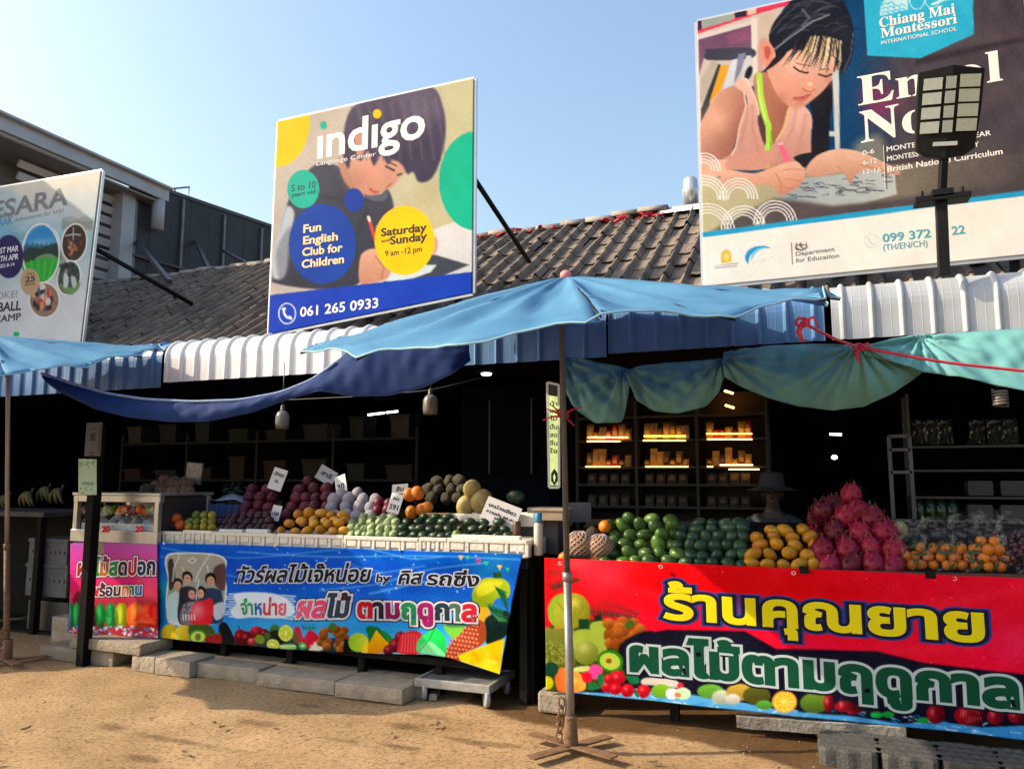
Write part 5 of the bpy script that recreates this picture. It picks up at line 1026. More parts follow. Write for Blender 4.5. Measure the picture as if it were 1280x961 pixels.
for sx in (a[0]+.06, b_[0]-.04):
    for sy in (5.24, 5.62):
        mb = MB(); M = Matrix.Rotation(R(90), 3, 'X')@Matrix.Identity(3); M = Matrix.Rotation(R(35), 3, 'Z')@Matrix.Rotation(R(90), 3, 'Y'); mb.lathe([(.02, -.016), (.056, -.018), (.064, -.01), (.064, .01), (.056, .018), (.02, .016)], (sx, sy, .06), 18, M=M); wh = mb.build('wheel', mat('castor_grey', (.3, .31, .33), .5, .15, 6), T)
        mb = MB(); mb.box((sx, sy, .105), (.05, .05, .02), rz=.6); mb.bar((sx+.01, sy+.012, .1), (sx, sy, .06), .012); mb.build('fork', wpl, T)
# bamboo pole on the kerb and loose boards
mb = MB(); a, b_ = at(190, 812, 5.36), at(508, 852, 5.36); pts = interp([a, (a+b_)/2+np.array([0, 0, .01]), b_], 30); rr = [.019+.004*(k % 5 == 0) for k in range(30)]; mb.tube(pts, rr, 8)
tag(mb.build('bamboo_pole', mat('dry_bamboo', (.34, .22, .11), .6, .3, 9, stretch=(.3, 1, 1)), loc=a), 'long dry bamboo pole lying on the kerb under the blue banner', 'bamboo pole')
mb = MB(); mb.box((-2.6, 5.75, .35), (.7, .05, .45), M=Matrix.Rotation(-.25, 3, 'X')); tag(mb.build('black_board', black, loc=(-2.6, 5.75, .1)), 'dark board leaning under the right end of the blue banner', 'board')
x = at(662, 800, 5.5)[0]; mb = MB(); mb.box((x, 5.5, .56), (.10, .10, 1.12)); tag(mb.build('wooden_post', wood, loc=(x, 5.5, 0), bevel=.006), 'dark wooden post standing between the blue and the red banner', 'post')
mb = MB(); x = at(676, 800, 5.7)[0]; mb.box((x, 5.75, .52), (.07, .5, 1.04)); tag(mb.build('side_board', black, loc=(x, 5.75, 0)), 'black side board behind the wooden post between the stalls', 'board')

# ================================================================== RIGHT STALL
RY = 5.29
RX0 = at(681, 697, RY)[0]; RX1 = at(1400, 727, RY)[0]
rst = thing('fruit_stall', 'right fruit stall on a dark frame, hung with a red banner', 'fruit stall', (0, 5.7, 0))
mb = MB(); mb.box(((RX0+RX1)/2, 5.62, 1.0), (RX1-RX0, .6, .04)); mb.build('counter_top', black, rst, .005)
mb = MB(); mb.box(((RX0+RX1)/2, 6.1, 1.13), (RX1-RX0, .75, .03), M=Matrix.Rotation(R(20), 3, 'X')); mb.build('display_slope', black, rst)
for x in np.linspace(RX0+.06, RX1-.05, 5): mb = MB(); mb.box((x, 5.42, .5), (.06, .06, 1.0)); mb.build('leg', wood, rst, .004)
mb = MB(); mb.box(((RX0+RX1)/2, 5.85, .55), (RX1-RX0, .03, .95)); mb.build('rear_board', black, rst)
mb = MB(); mb.bar(at(960, 713, RY+.04), at(1400, 724, RY+.04), .03, .03); mb.build('front_edge', mat('brown_edge', (.12, .05, .03), .6, .2, 8), rst)
rip2 = lambda x, z: .012*np.sin(x*1.7+z*3+.5)+.012*np.sin(x*3.4-z*5)*np.clip((1.1-z), 0, 1)+.004*np.sin(x*11+z*4)+.005*np.sin(z*9+x*1.2)
B = Board(RY-.03, (680, 697), (1400, 727), (684, 862), (1400, 938), .0072, rip2); p = B.paint; OR = (660, 600, 2.0645); OJ = (670, 690, 4.805); OK_ = (1020, 780, 4.923); p.org(*OR)
p.field(lambda X, Y, c: np.stack([226+p.noise(X, Y, 3), 12+.0*X, np.interp(Y+.2*X, [200, 300, 420, 600], [16, 22, 40, 44])], 1))
p.glow(1180, 470, 90, (240, 10, 60), .6, 60); p.glow(700, 440, 200, (236, 16, 70), .5, 50); p.glow(190, 230, 80, (246, 60, 90), .6, 60); p.glow(1260, 420, 60, (250, 60, 140), .4); p.glow(120, 215, 50, (246, 90, 100), .5, 16)
p.poly([(280, 250), (700, 240), (900, 300), (400, 330)], (206, 0, 4), 60, a=.6)
for q in (((900, 330), (1100, 320), (1280, 270)), ((960, 440), (1150, 430), (1290, 380)), ((100, 225), (340, 300), (420, 330))): p.line(interp(q, 10), 16, (250, 50, 80), 30, .35)
for k in range(60): x, y = RNG.uniform(180, 1350), RNG.uniform(230, 480); p.glow(x, y, RNG.uniform(1, 2.5), (255, 120, 160), .7)
# dark lower band behind the second line, with splashing water below
p.poly([(50, 560), (45, 470), (130, 430), (230, 420), (270, 400), (360, 385), (560, 390), (640, 435), (900, 440), (1020, 470), (1280, 500), (1600, 520), (1600, 720), (50, 600)], (16, 16, 36), 5, False)
p.poly([(40, 541), (200, 548), (300, 545), (420, 553), (520, 568), (640, 590), (760, 604), (850, 612), (960, 630), (1080, 628), (1170, 640), (1280, 634), (1600, 660), (1600, 740), (40, 640)], (90, 170, 226), 3, False, col2=(20, 110, 190), axis=(0, 1))
for k in range(150): x = RNG.uniform(40, 1500); y = 547+max(0, x-300)*.103+RNG.uniform(-6, 34); p.line([(x, y), (x+RNG.uniform(6, 30), y+RNG.uniform(-6, 8))], RNG.uniform(1.5, 4), [(206, 234, 250), (40, 130, 206), (150, 206, 240)][k % 3], 2, .8)
# fruit heap at the left end
p.org(*OJ)
p.poly([(40, 480), (300, 400), (540, 440), (580, 560), (560, 760), (40, 830)], (60, 70, 20), 10)
for (x0, y0, a0, n_, ln) in ((330, 300, 25, 30, 300), (60, 170, -10, 20, 190)):
    ax_, ay_ = math.cos(R(a0)), math.sin(R(a0))
    for k in range(n_):
        t = k/n_; x, y = x0+ax_*ln*t, y0+ay_*ln*t*.6
        for sg in (-1, 1):
            an = R(a0+sg*(62-30*t)); l = 95*(1-.6*t); p.poly([(x, y), (x+math.cos(an)*l*.6+4, y+math.sin(an)*l*.6), (x+math.cos(an)*l, y+math.sin(an)*l), (x+math.cos(an)*l*.6-4, y+math.sin(an)*l*.6+6)], [(90, 20, 36), (56, 60, 36), (70, 30, 40), (40, 80, 40)][k % 4], 5, False, .85)
p.poly([(80, 330), (110, 270), (180, 245), (270, 255), (318, 310), (326, 390), (290, 430), (230, 455), (170, 470), (120, 450), (80, 400)], (176, 176, 50), 5, col2=(120, 120, 24), axis=(1, .5)); p.poly([(72, 330), (110, 265), (170, 250), (110, 330), (120, 440), (84, 400)], (120, 170, 40), 12, a=.8)
for q in (((130, 300), (180, 360), (190, 450)), ((220, 260), (240, 340), (220, 440)), ((290, 320), (250, 390))): p.line(q, 8, (120, 110, 20), 10, .7)
p.glow(230, 300, 30, (214, 206, 90), .7); p.poly([(110, 450), (200, 460), (190, 500), (130, 500)], (196, 120, 40), 8)
p.poly([(258, 400), (318, 396), (322, 460), (262, 462)], (16, 60, 36), 5, False); p.poly([(350, 380), (396, 370), (400, 430), (356, 432)], (20, 44, 34), 5, False); p.poly([(330, 430), (400, 410), (480, 440), (470, 500), (350, 500)], (150, 176, 60), 8)
p.poly([(50, 470), (120, 460), (240, 470), (240, 660), (200, 680), (60, 690)], (116, 124, 44), 6, col2=(80, 90, 26), axis=(0, 1))
for k in range(120): p.ell(RNG.uniform(60, 200), RNG.uniform(530, 670), 5, 4, (160, 164, 70), 4, a=.6)
p.poly([(230, 480), (320, 460), (400, 500), (430, 570), (380, 640), (280, 660), (235, 600)], (150, 170, 60), 6); p.ell(305, 600, 74, 72, (146, 156, 70), 4, col2=(104, 116, 34), axis=(.5, 1)); p.glow(290, 570, 34, (190, 196, 110), .6)
for k in range(30): p.ell(RNG.uniform(430, 640), RNG.uniform(415, 560)+.0, 34, 32, [(190, 100, 30), (206, 116, 40), (160, 80, 24)][k % 3], 4, col2=(110, 54, 14), axis=(.4, 1))
p.poly([(530, 440), (565, 400), (590, 430), (560, 460)], (60, 90, 30), 4)
p.poly([(500, 560), (700, 470), (720, 640), (560, 740)], (16, 16, 36), 14)
p.ell(448, 650, 78, 66, (40, 120, 20), 3, 20); p.ell(446, 652, 62, 50, (170, 206, 70), 4, 20); p.ell(442, 650, 34, 30, (206, 196, 70), 5, 20); p.ell(440, 650, 18, 16, (120, 100, 30), 5)
p.poly([(120, 760), (140, 700), (180, 690), (260, 720), (300, 780), (280, 830), (150, 836)], (240, 96, 40), 5, col2=(250, 170, 60), axis=(1, 0)); p.glow(230, 770, 26, (255, 206, 120), .7); p.ell(75, 780, 34, 40, (196, 190, 20), 4); p.ell(95, 700, 44, 44, (16, 60, 40), 6)
p.poly([(315, 700), (350, 670), (400, 690), (390, 740), (350, 760), (320, 730)], (236, 70, 150), 5); p.poly([(275, 720), (330, 725), (335, 770), (290, 775)], (226, 20, 50), 5); p.poly([(235, 690), (320, 680), (310, 710), (240, 715)], (196, 206, 120), 5)
for (x, y, r) in ((490, 755, 46), (430, 800, 40), (480, 820, 36), (550, 830, 40), (645, 836, 40), (440, 760, 30)): p.ell(x, y, r, r, (226, 16, 36), 4, col2=(150, 6, 24), axis=(.4, 1)); p.glow(x-10, y-12, r*.3, (250, 130, 130), .7)
for q in ([(370, 740), (400, 730), (412, 780), (390, 800)], [(540, 730), (590, 720), (620, 780), (570, 790)], [(310, 790), (350, 780), (390, 810), (330, 825)], [(590, 840), (620, 850), (610, 875)]): p.poly(q, (20, 110, 60), 4)
p.poly([(630, 790), (660, 755), (820, 765), (870, 800), (860, 815), (700, 800)], (206, 196, 190), 6); p.ell(750, 835, 60, 42, (130, 180, 40), 4, col2=(90, 150, 30)); p.ell(865, 802, 20, 18, (220, 30, 60), 4); p.ell(815, 850, 38, 34, (220, 226, 226), 4); p.ell(880, 850, 50, 36, (190, 216, 180), 4); p.ell(850, 858, 20, 16, (190, 120, 70), 5)
p.org(*OR)
for (x, y, rx_, ry_, c) in ((470, 545, 34, 18, (110, 190, 60)), (500, 560, 26, 18, (206, 216, 190)), (545, 548, 34, 22, (206, 170, 60)), (590, 556, 36, 24, (90, 90, 30)), (528, 566, 20, 14, (220, 220, 210)), (610, 580, 22, 12, (90, 170, 60))): p.ell(x, y, rx_, ry_, c, 4, col2=tuple(int(v*.7) for v in c))
p.ell(662, 571, 32, 28, (240, 160, 30), 3); p.ell(662, 571, 27, 23, (250, 214, 120), 2); p.ell(662, 571, 24, 21, (250, 176, 30), 2)
for t in np.linspace(0, 6.28, 11): p.line([(662, 571), (662+22*math.cos(t), 571+19*math.sin(t))], 2, (255, 220, 130), 2)
p.ell(740, 575, 38, 26, (110, 150, 40), 4, col2=(60, 90, 30)); p.poly([(722, 550), (745, 540), (760, 556)], (60, 80, 40), 3)
for (x, y, rx_, ry_) in ((776, 575, 14, 24), (840, 592, 22, 14), (1054, 606, 24, 26), (1140, 608, 38, 28), (1208, 610, 22, 22), (1262, 608, 22, 20), (820, 585, 30, 14), (1340, 620, 40, 28), (1420, 628, 30, 24)): p.ell(x, y, rx_, ry_, (160, 12, 30), 3, col2=(70, 6, 16), axis=(1, .3)); p.glow(x-rx_*.4, y-6, 6, (236, 110, 110), .7, 10)
for k in range(8): p.line([(1120+6*k, 590), (1116+8*k, 628)], 2, (226, 90, 90), 2, .6)
for (x, y) in ((960, 590), (930, 605), (1020, 622), (900, 606)): p.ell(x, y, 16, 8, (20, 150, 60), 3)
BAN = thing('vinyl_banner', 'red vinyl banner with yellow and green Thai lettering on the right stall', 'banner', (0, RY, .1))
grain(p); PN = B.build('printed_sheet', print_mat('banner_print'), BAN, .0012)
YE = (246, 232, 20); NV = (22, 20, 50); BLU = (40, 64, 150); GRN = (6, 82, 58); PAL = (196, 214, 220)
O0 = (0, 0, 1)
B.text('lettering', 'ร้านคุณยาย', (830, 772), (1228, 801), 40, [(BLU, .125), (NV, .09), (YE, .036)], PN, O0)
B.text('lettering', 'ผลไม้ตามฤดูกาล', (790, 837), (1271, 884), 40, [(NV, .14), (PAL, .105), (GRN, .05)], PN, O0)
mb = MB()
for (x, y) in ((826, 704), (992, 712), (1193, 719), (700, 700)):
    mb = MB(); c = at(x, y+4, RY-.045); t_ = np.linspace(0, 6.28, 11)[:-1]; mb.tube([c+np.array([.011*math.cos(u), 0, .011*math.sin(u)]) for u in t_], .0035, 5, closed=True)
    mb.build('eyelet', mat('eyelet_metal', (.6, .6, .6)), BAN)
for (x, y) in ((1005, 712), (1163, 718)): c = at(x, y, RY-.045); mb = MB(); mb.box(c, (.055, .01, .045)); mb.build('clip', black, BAN)
# ================================================================== FRUIT
def blob(name, m, fn, nu=18, nv=12, extra=None, mats=None):
    mb = MB(); prof = []
    V = []; F = []
    for i in range(nv+1):
        th = math.pi*i/nv
        for k in range(nu):
            ph = 2*math.pi*k/nu; V.append(fn(th, ph))
    for i in range(nv):
        for k in range(nu): F.append((i*nu+k, (i+1)*nu+k, (i+1)*nu+(k+1) % nu, i*nu+(k+1) % nu))
    mb.add(V, F, 0, True)
    if extra: extra(mb)
    o = mb.build(name, mats or m); me = o.data; bpy.data.objects.remove(o); return me
def sph(th, ph, a=1, b=1, c=1): return (a*math.sin(th)*math.cos(ph), b*math.sin(th)*math.sin(ph), c*math.cos(th))
def f_mango(th, ph):
    x, y, z = sph(th, ph, .74, .64, 1.0); x += .14*math.cos(th)*math.cos(th)*(1 if z < 0 else -.3)+.05*z; k = 1-.12*(z < 0)*z*z; return (x*k, y*k, z)
def f_orange(th, ph):
    r = 1-.06*math.exp(-(th/.25)**2); return sph(th, ph, r, r, r*.93)
def f_melon(th, ph):
    r = 1+.018*math.cos(8*ph)*math.sin(th); return sph(th, ph, r, r, 1.08)
def f_pear(th, ph):
    r = 1-.12*math.cos(th); return sph(th, ph, r, r, 1.05)
def f_lump(th, ph):
    r = 1+.07*math.sin(3*ph+2*th)+.05*math.sin(5*th-ph); return sph(th, ph, r, r, r*.9)
stem_m = mat('stalk', (.09, .06, .025), .8, .3, 20); calyx = mat('green_calyx', (.06, .12, .03), .6, .3, 20)
def st(mb): mb.tube([(0, 0, .9), (.03, .02, 1.02)], [.06, .045], 5, 1)
def oc(mb): mb.lathe([(.12, .9), (.1, .95), (.03, .97)], (0, 0, 0), 6, 1)
def bracts(mb):
    for k in range(26):
        u = (k+.5)/26; th = math.acos(1-1.9*u); ph = k*2.4; n_ = Vector((math.sin(th)*math.cos(ph), math.sin(th)*math.sin(ph), math.cos(th)*1.15)); p = Vector((n_.x*.9, n_.y*.9, n_.z*.9))
        up = Vector((0, 0, 1)); t = up-n_*up.dot(n_)/n_.length_squared
        if t.length < .1: t = Vector((1, 0, .2))
        t.normalize(); s_ = n_.cross(t).normalized(); L_ = .34 if th > .5 else .46
        mb.add([p-s_*.17, p+s_*.17, p+t*L_*.55+n_*.12+s_*.09, p+t*L_+n_*.24, p+t*L_*.55+n_*.12-s_*.09, p+n_*.08+t*.1], [(0, 1, 5), (1, 2, 5), (2, 3, 5), (3, 4, 5), (4, 0, 5)], 0)
        mb.add([p+t*L_*.8+n_*.18-s_*.06, p+t*L_*.8+n_*.18+s_*.06, p+t*(L_+.1)+n_*.3], [(0, 1, 2)], 1)
FM = {}
def fm(n_, c, *a, **k):
    g = .72; k['col2'] = tuple(x*g for x in k['col2']) if 'col2' in k else None; k['spec'] = .35; FM[n_] = mat('skin_'+n_, tuple(x*g for x in c), *a, **k); return FM[n_]
PROTO = {
 'yellow_mango': blob('mango', 0, f_mango, extra=st, mats=[fm('yellow_mango', (.76, .36, .02), .42, .22, 1.2, rand=.35, bump=.05, bscale=20, col2=(.55, .22, .012)), stem_m]),
 'green_mango': blob('mango', 0, f_mango, extra=st, mats=[fm('green_mango', (.10, .20, .032), .36, .3, 1.2, rand=.4, col2=(.035, .085, .02)), stem_m]),
 'dark_mango': blob('mango', 0, f_mango, extra=st, mats=[fm('dark_green_mango', (.05, .13, .062), .4, .3, 1.2, rand=.4, col2=(.02, .06, .035)), stem_m]),
 'avocado': blob('mango', 0, f_mango, extra=st, mats=[fm('deep_green', (.028, .07, .028), .38, .3, 1.2, rand=.4, col2=(.012, .035, .016)), stem_m]),
 'lime_mango': blob('mango', 0, f_mango, extra=st, mats=[fm('lime_green', (.24, .36, .03), .4, .25, 1.2, rand=.3), stem_m]),
 'orange': blob('orange', 0, f_orange, extra=oc, mats=[fm('orange', (.78, .25, .015), .42, .16, 2, rand=.3, bump=.12, bscale=30, col2=(.62, .16, .01)), calyx]),
 'red_orange': blob('orange', 0, f_orange, extra=oc, mats=[fm('red_orange', (.75, .12, .02), .4, .16, 2, rand=.3, bump=.1, bscale=30), calyx]),
 'tangerine': blob('orange', 0, f_orange, extra=oc, mats=[fm('green_tangerine', (.46, .30, .02), .38, .3, 1.0, rand=.5, bump=.1, bscale=30, col2=(.10, .18, .02)), calyx]),
 'mangosteen': blob('mangosteen', 0, f_orange, extra=oc, mats=[fm('mangosteen', (.06, .012, .022), .42, .3, 2, rand=.3), mat('mangosteen_cap', (.10, .09, .03), .6, .3, 9)]),
 'apple': blob('apple', 0, f_orange, extra=st, mats=[fm('red_apple', (.16, .010, .028), .5, .3, 2, rand=.4, col2=(.07, .004, .014)), stem_m]),
 'netted': blob('pear', 0, f_pear, mats=[mat('white_foam_net', (.42, .39, .45), .7, .14, 5, bump=.7, bscale=26)]),
 'guava': blob('guava', 0, f_lump, mats=[fm('pale_guava', (.42, .52, .24), .35, .25, 2, rand=.3, bump=.25, bscale=12, col2=(.22, .32, .12))]),
 'melon': blob('melon', 0, f_melon, extra=st, mats=[fm('yellow_melon', (.52, .40, .14), .5, .2, 2, rand=.2, bump=.2, bscale=20), stem_m]),
 'santol': blob('santol', 0, f_lump, extra=st, mats=[fm('brown_fruit', (.22, .105, .05), .6, .3, 3, rand=.3, bump=.2), stem_m]),
 'custard': blob('custard_apple', 0, f_lump, mats=[fm('dull_custard_apple', (.11, .09, .05), .7, .3, 6, rand=.3, bump=.8, bscale=9)]),
 'dragon': blob('dragon_fruit', 0, lambda t, p: sph(t, p, .92, .92, 1.08), 18, 12, bracts, [fm('dragon_fruit', (.40, .008, .05), .5, .3, 5, rand=.5, col2=(.13, .004, .022)), mat('bract_tip', (.22, .20, .05), .5, .2, 4)]),
 'orange_netted': blob('pear', 0, f_pear, mats=[fm('papaya_orange', (.50, .22, .04), .5, .25, 2, rand=.3, col2=(.26, .14, .03))]),
}
def put(kind, name, P, r, label, cat, grp, rot=None, sc=(1, 1, 1)):
    o = bpy.data.objects.new(name, PROTO[kind]); COL.objects.link(o); o.location = tuple(P); j = RNG.uniform(.93, 1.07)
    o.scale = tuple(r*j*q*RNG.uniform(.9, 1.09) for q in sc); o.rotation_euler = rot if rot is not None else tuple(RNG.uniform(0, 6.28, 3)); return tag(o, label, cat, grp)
def ordn(k, n): return 'leftmost' if k == 0 else ('rightmost' if k == n-1 else ORD[k]+' from left')
def ordr(k, n): return 'leftmost' if k == 0 else ('rightmost' if k == n-1 else ORD[k])
ROWN = ['bottom', 'second', 'third', 'fourth', 'fifth', 'sixth', 'top']
def heap(kind, name, rows, Y0, dY, rpx, what, where, cat, grp, rotf=None, jit=1.2):
    """rows from the front: (py, x0, x1, count) seen on the slope"""
    for r_, (py, x0, x1, n) in enumerate(rows):
        Y = Y0+dY*r_; rn = 'bottom' if r_ == 0 else ('top' if r_ == len(rows)-1 else ROWN[r_])
        for k in range(n):
            px = x0 if n == 1 else x0+(x1-x0)*k/(n-1); P = at(px+RNG.normal(0, jit), py+RNG.normal(0, jit*.7), Y+RNG.normal(0, .008)); s_ = np.linalg.norm((P-_C))/FPX
            pos = f'{ordr(k, n)} in {rn} row' if n > 1 else f'alone in {rn} row'
            put(kind, name, P, rpx*s_, f'{what}, {pos} {where}', cat, grp, rotf() if rotf else None)
lie = lambda: (R(90)+RNG.normal(0, .3), RNG.uniform(0, 6.28), RNG.uniform(-1.5, 1.5))
stand = lambda: (R(70)+RNG.normal(0, .35), RNG.normal(0, .3), RNG.normal(0, .7))
sideways = lambda: (R(90)+RNG.normal(0, .2), RNG.uniform(-.5, .5), R(90)*RNG.choice([-1, 1])+RNG.normal(0, .5))
# right stall
heap('green_mango', 'mango', [(702, 757, 835, 5), (692, 748, 848, 6), (681, 762, 842, 5), (669, 770, 845, 5), (657, 762, 840, 5), (650, 790, 838, 3)], 5.40, .075, 11.2, 'glossy green mango', 'of the pile left of the dark mangoes', 'mango', 'green mangoes on the right stall', stand)
heap('dark_mango', 'mango', [(705, 856, 926, 5), (694, 862, 930, 5), (683, 848, 926, 6), (672, 852, 930, 6), (662, 850, 928, 5), (655, 872, 924, 4)], 5.40, .075, 11.4, 'dull dark green mango', 'of the pile beside the yellow mangoes', 'mango', 'dark green mangoes on the right stall', stand)
heap('yellow_mango', 'mango', [(706, 943, 1016, 5), (692, 940, 1010, 4), (681, 948, 1018, 4), (671, 945, 1012, 4), (663, 963, 1003, 3)], 5.40, .05, 10.6, 'ripe yellow mango', 'of the pile beside the dragon fruit', 'mango', 'yellow mangoes on the right stall', stand)
up = lambda: (RNG.normal(.15, .25), RNG.normal(0, .3), RNG.uniform(0, 6.28))
heap('dragon', 'dragon_fruit', [(706, 1036, 1118, 4), (688, 1028, 1120, 4), (686, 1056, 1082, 2), (666, 1042, 1106, 3), (646, 1058, 1090, 2), (640, 1028, 1072, 2), (619, 1062, 1062, 1)], 5.42, .06, 14.2, 'bright pink dragon fruit', 'of the pyramid right of the mangoes', 'dragon fruit', 'dragon fruit on the right stall', up)
for k, (px, py, Y) in enumerate(((1022, 652, 5.9), (1018, 672, 5.75), (1040, 634, 6.0), (1110, 664, 5.8))):
    P = at(px, py, Y); put('dragon', 'dragon_fruit', P, 13*np.linalg.norm(P-_C)/FPX, ['dim dragon fruit at the upper left back of the pyramid', 'dim dragon fruit wedged behind the yellow mangoes', 'dim dragon fruit behind the top of the pyramid', 'dim dragon fruit at the right back of the pyramid'][k], 'dragon fruit', 'dragon fruit on the right stall', up())
# fruits in white foam nets at the left end
netm = mat('pink_white_net', (.42, .33, .32), .7, .1, 9)
def netted(px, py, r, Y, label, skin='orange_netted'):
    P = at(px, py, Y); s_ = r*np.linalg.norm(P-_C)/FPX; o = put(skin, 'papaya', P, s_, label, 'fruit', 'papayas in foam nets', (0, 0, 0)); mb = MB()
    rr = lambda z: (1-.12*z)*math.sqrt(max(0, 1-z*z))*1.04
    for k in range(14):
        for sg in (-1, 1): mb.tube([(rr(z)*math.cos(2*math.pi*k/14+sg*z*1.2), rr(z)*math.sin(2*math.pi*k/14+sg*z*1.2), z*1.09) for z in np.linspace(-.9, .95, 12)], .035, 4)
    n_ = mb.build('foam_net', netm); n_.parent = o; n_.location = (0, 0, 0)
netted(724, 680, 17, 5.42, 'brownish fruit wrapped in a pale foam net beside the umbrella pole'); netted(750, 682, 14, 5.44, 'fruit in a white foam net next to the green mangoes')
P = at(741, 668, 5.55); put('custard', 'custard_apple', P, .055, 'dull green round fruit behind the two netted fruits', 'fruit', None)
for k, (px, py) in enumerate(((706, 697), (746, 698), (756, 658))):
    P = at(px, py, 5.42+.14*(k == 2)); put('orange', 'orange', P, .05, ['small orange at the left corner of the red stall', 'small orange below the white netted fruit', 'orange peeping above the netted fruits'][k], 'orange', None)
# bags of small oranges
filmm = film('clear_plastic', .024, .16)
def bag(px, py0, py1, w_, Y, label, grp, fillfn, m=None, tie=True):
    c = at(px, py1, Y); s_ = np.linalg.norm(c-_C)/FPX; Hh = (py1-py0)*s_; W = w_*s_/2; rg = np.random.default_rng(int(px)); V = []; nr, nu = 10, 26; mb = MB(); G = []
    for i in range(nr):
        t = i/(nr-1); rad = W*(.92+.16*math.sin(math.pi*min(1, t*1.3)))*(1 if t < .7 else max(.5, 1-.9*(t-.7)))
        G.append([(c[0]+rad*math.cos(a)*(1+.07*math.sin(5*a+7*t+px)+.05*rg.normal()), c[1]+.05+rad*.7*math.sin(a)*(1+.08*math.sin(4*a-5*t)), c[2]+Hh*t+.008*rg.normal()*(t > .5)) for a in np.linspace(0, 2*math.pi, nu)])
    mb.sheet(np.array(G)); tag(mb.build('plastic_bag', m or filmm, loc=c), label, 'bag', grp); fillfn(c, s_, W, Hh)
leafm = mat('citrus_leaf', (.035, .085, .02), .5, .3, 6)
def oranges(tag_, n_, leafy):
    def f(c, s_, W, Hh):
        for k in range(n_):
            r_ = .033; lay = k//3; a = (k % 3-1)*.62*W+(.3*W if lay % 2 else -.05*W)+RNG.normal(0, .004); P = (c[0]+a, c[1]+.02+RNG.uniform(-.015, .03), c[2]+r_+lay*.05)
            put('orange', 'orange', P, r_, f'{["left", "middle", "right"][k % 3]} small orange, layer {["one", "two", "three", "four"][lay]}, {tag_}', 'orange', 'small oranges packed in clear bags')
        mb = MB()
        for k in range(leafy):
            P = Vector((c[0]+RNG.uniform(-.8, .8)*W, c[1]-.02, c[2]+RNG.uniform(.02, Hh*.55))); a = RNG.uniform(0, 3.1); d = Vector((math.cos(a), 0, math.sin(a)*.7))*.045; n2 = Vector((-d.z, -.01, d.x))*.3
            mb.add([P-d, P+n2, P+d, P-n2], [(0, 1, 2, 3)])
        if leafy: tag(mb.build('leaf_sprig', leafm, loc=c), f'green leaves among the oranges inside {tag_}', 'leaves')
    return f
bag(1139, 660, 712, 36, 5.42, 'dim clear bag of oranges right beside the dragon fruit', 'clear bags on the right stall', oranges('the bag beside the dragon fruit', 6, 6))
bag(1171, 656, 713, 38, 5.42, 'clear bag with orange segments and leaves, second from the dragon fruit', 'clear bags on the right stall', oranges('the second bag from the dragon fruit', 9, 5))
bag(1207, 655, 714, 38, 5.42, 'leafy clear bag of oranges, third from the dragon fruit', 'clear bags on the right stall', oranges('the leafy third bag', 9, 9))
bag(1238, 652, 715, 32, 5.42, 'clear bag heaped with bright oranges next to the purple bag', 'clear bags on the right stall', oranges('the bright bag next to the purple one', 11, 2))
purp = mat('purple_fruit', (.07, .018, .03), .35, .3, 8, bump=.4)
def purple(c, s_, W, Hh):
    mb = MB()
    for k in range(60):
        P = Vector((c[0]+RNG.uniform(-.9, .9)*W, c[1]+.03+RNG.uniform(-.02, .05), c[2]+.015+RNG.uniform(0, .6*Hh))); mb.lathe([(.002, -.02), (.014, -.012), (.018, 0), (.014, .012), (.002, .02)], P, 7)
    tag(mb.build('purple_fruit_fill', purp, loc=c), 'small purple fruit filling the clear bag '+('next to the bright oranges' if c[0] < at(1290, 716, 5.42)[0] else 'just past the right photo edge'), 'fruit', kind='stuff')
bag(1272, 652, 716, 40, 5.42, 'clear bag of small purple fruit at the right photo edge', 'clear bags on the right stall', purple); bag(1312, 654, 717, 38, 5.42, 'clear bag of purple fruit just past the right photo edge', 'clear bags on the right stall', purple)
P = at(1121, 663, 5.85); put('melon', 'melon', P, .065, 'pale round melon behind the right side of the dragon fruit', 'melon', None)
# clear lidded tubs behind the bags
tubm = film('clear_tub', .02, .2)
for k, px in enumerate((1143, 1170, 1196, 1222, 1250, 1276)):
    c = at(px, 672, 5.9); t = thing('plastic_tub', f'clear lidded tub behind the orange bags, {ordn(k, 6)} in its row', 'tub', c, 'clear tubs behind the bags'); mb = MB(); mb.lathe([(.055, 0), (.07, .1), (.072, .105), (.065, .1)], c, 14); mb.build('tub', tubm, t); mb = MB(); mb.lathe([(.074, .105), (.074, .115), (.06, .12)], c, 14); mb.build('lid', tubm, t)

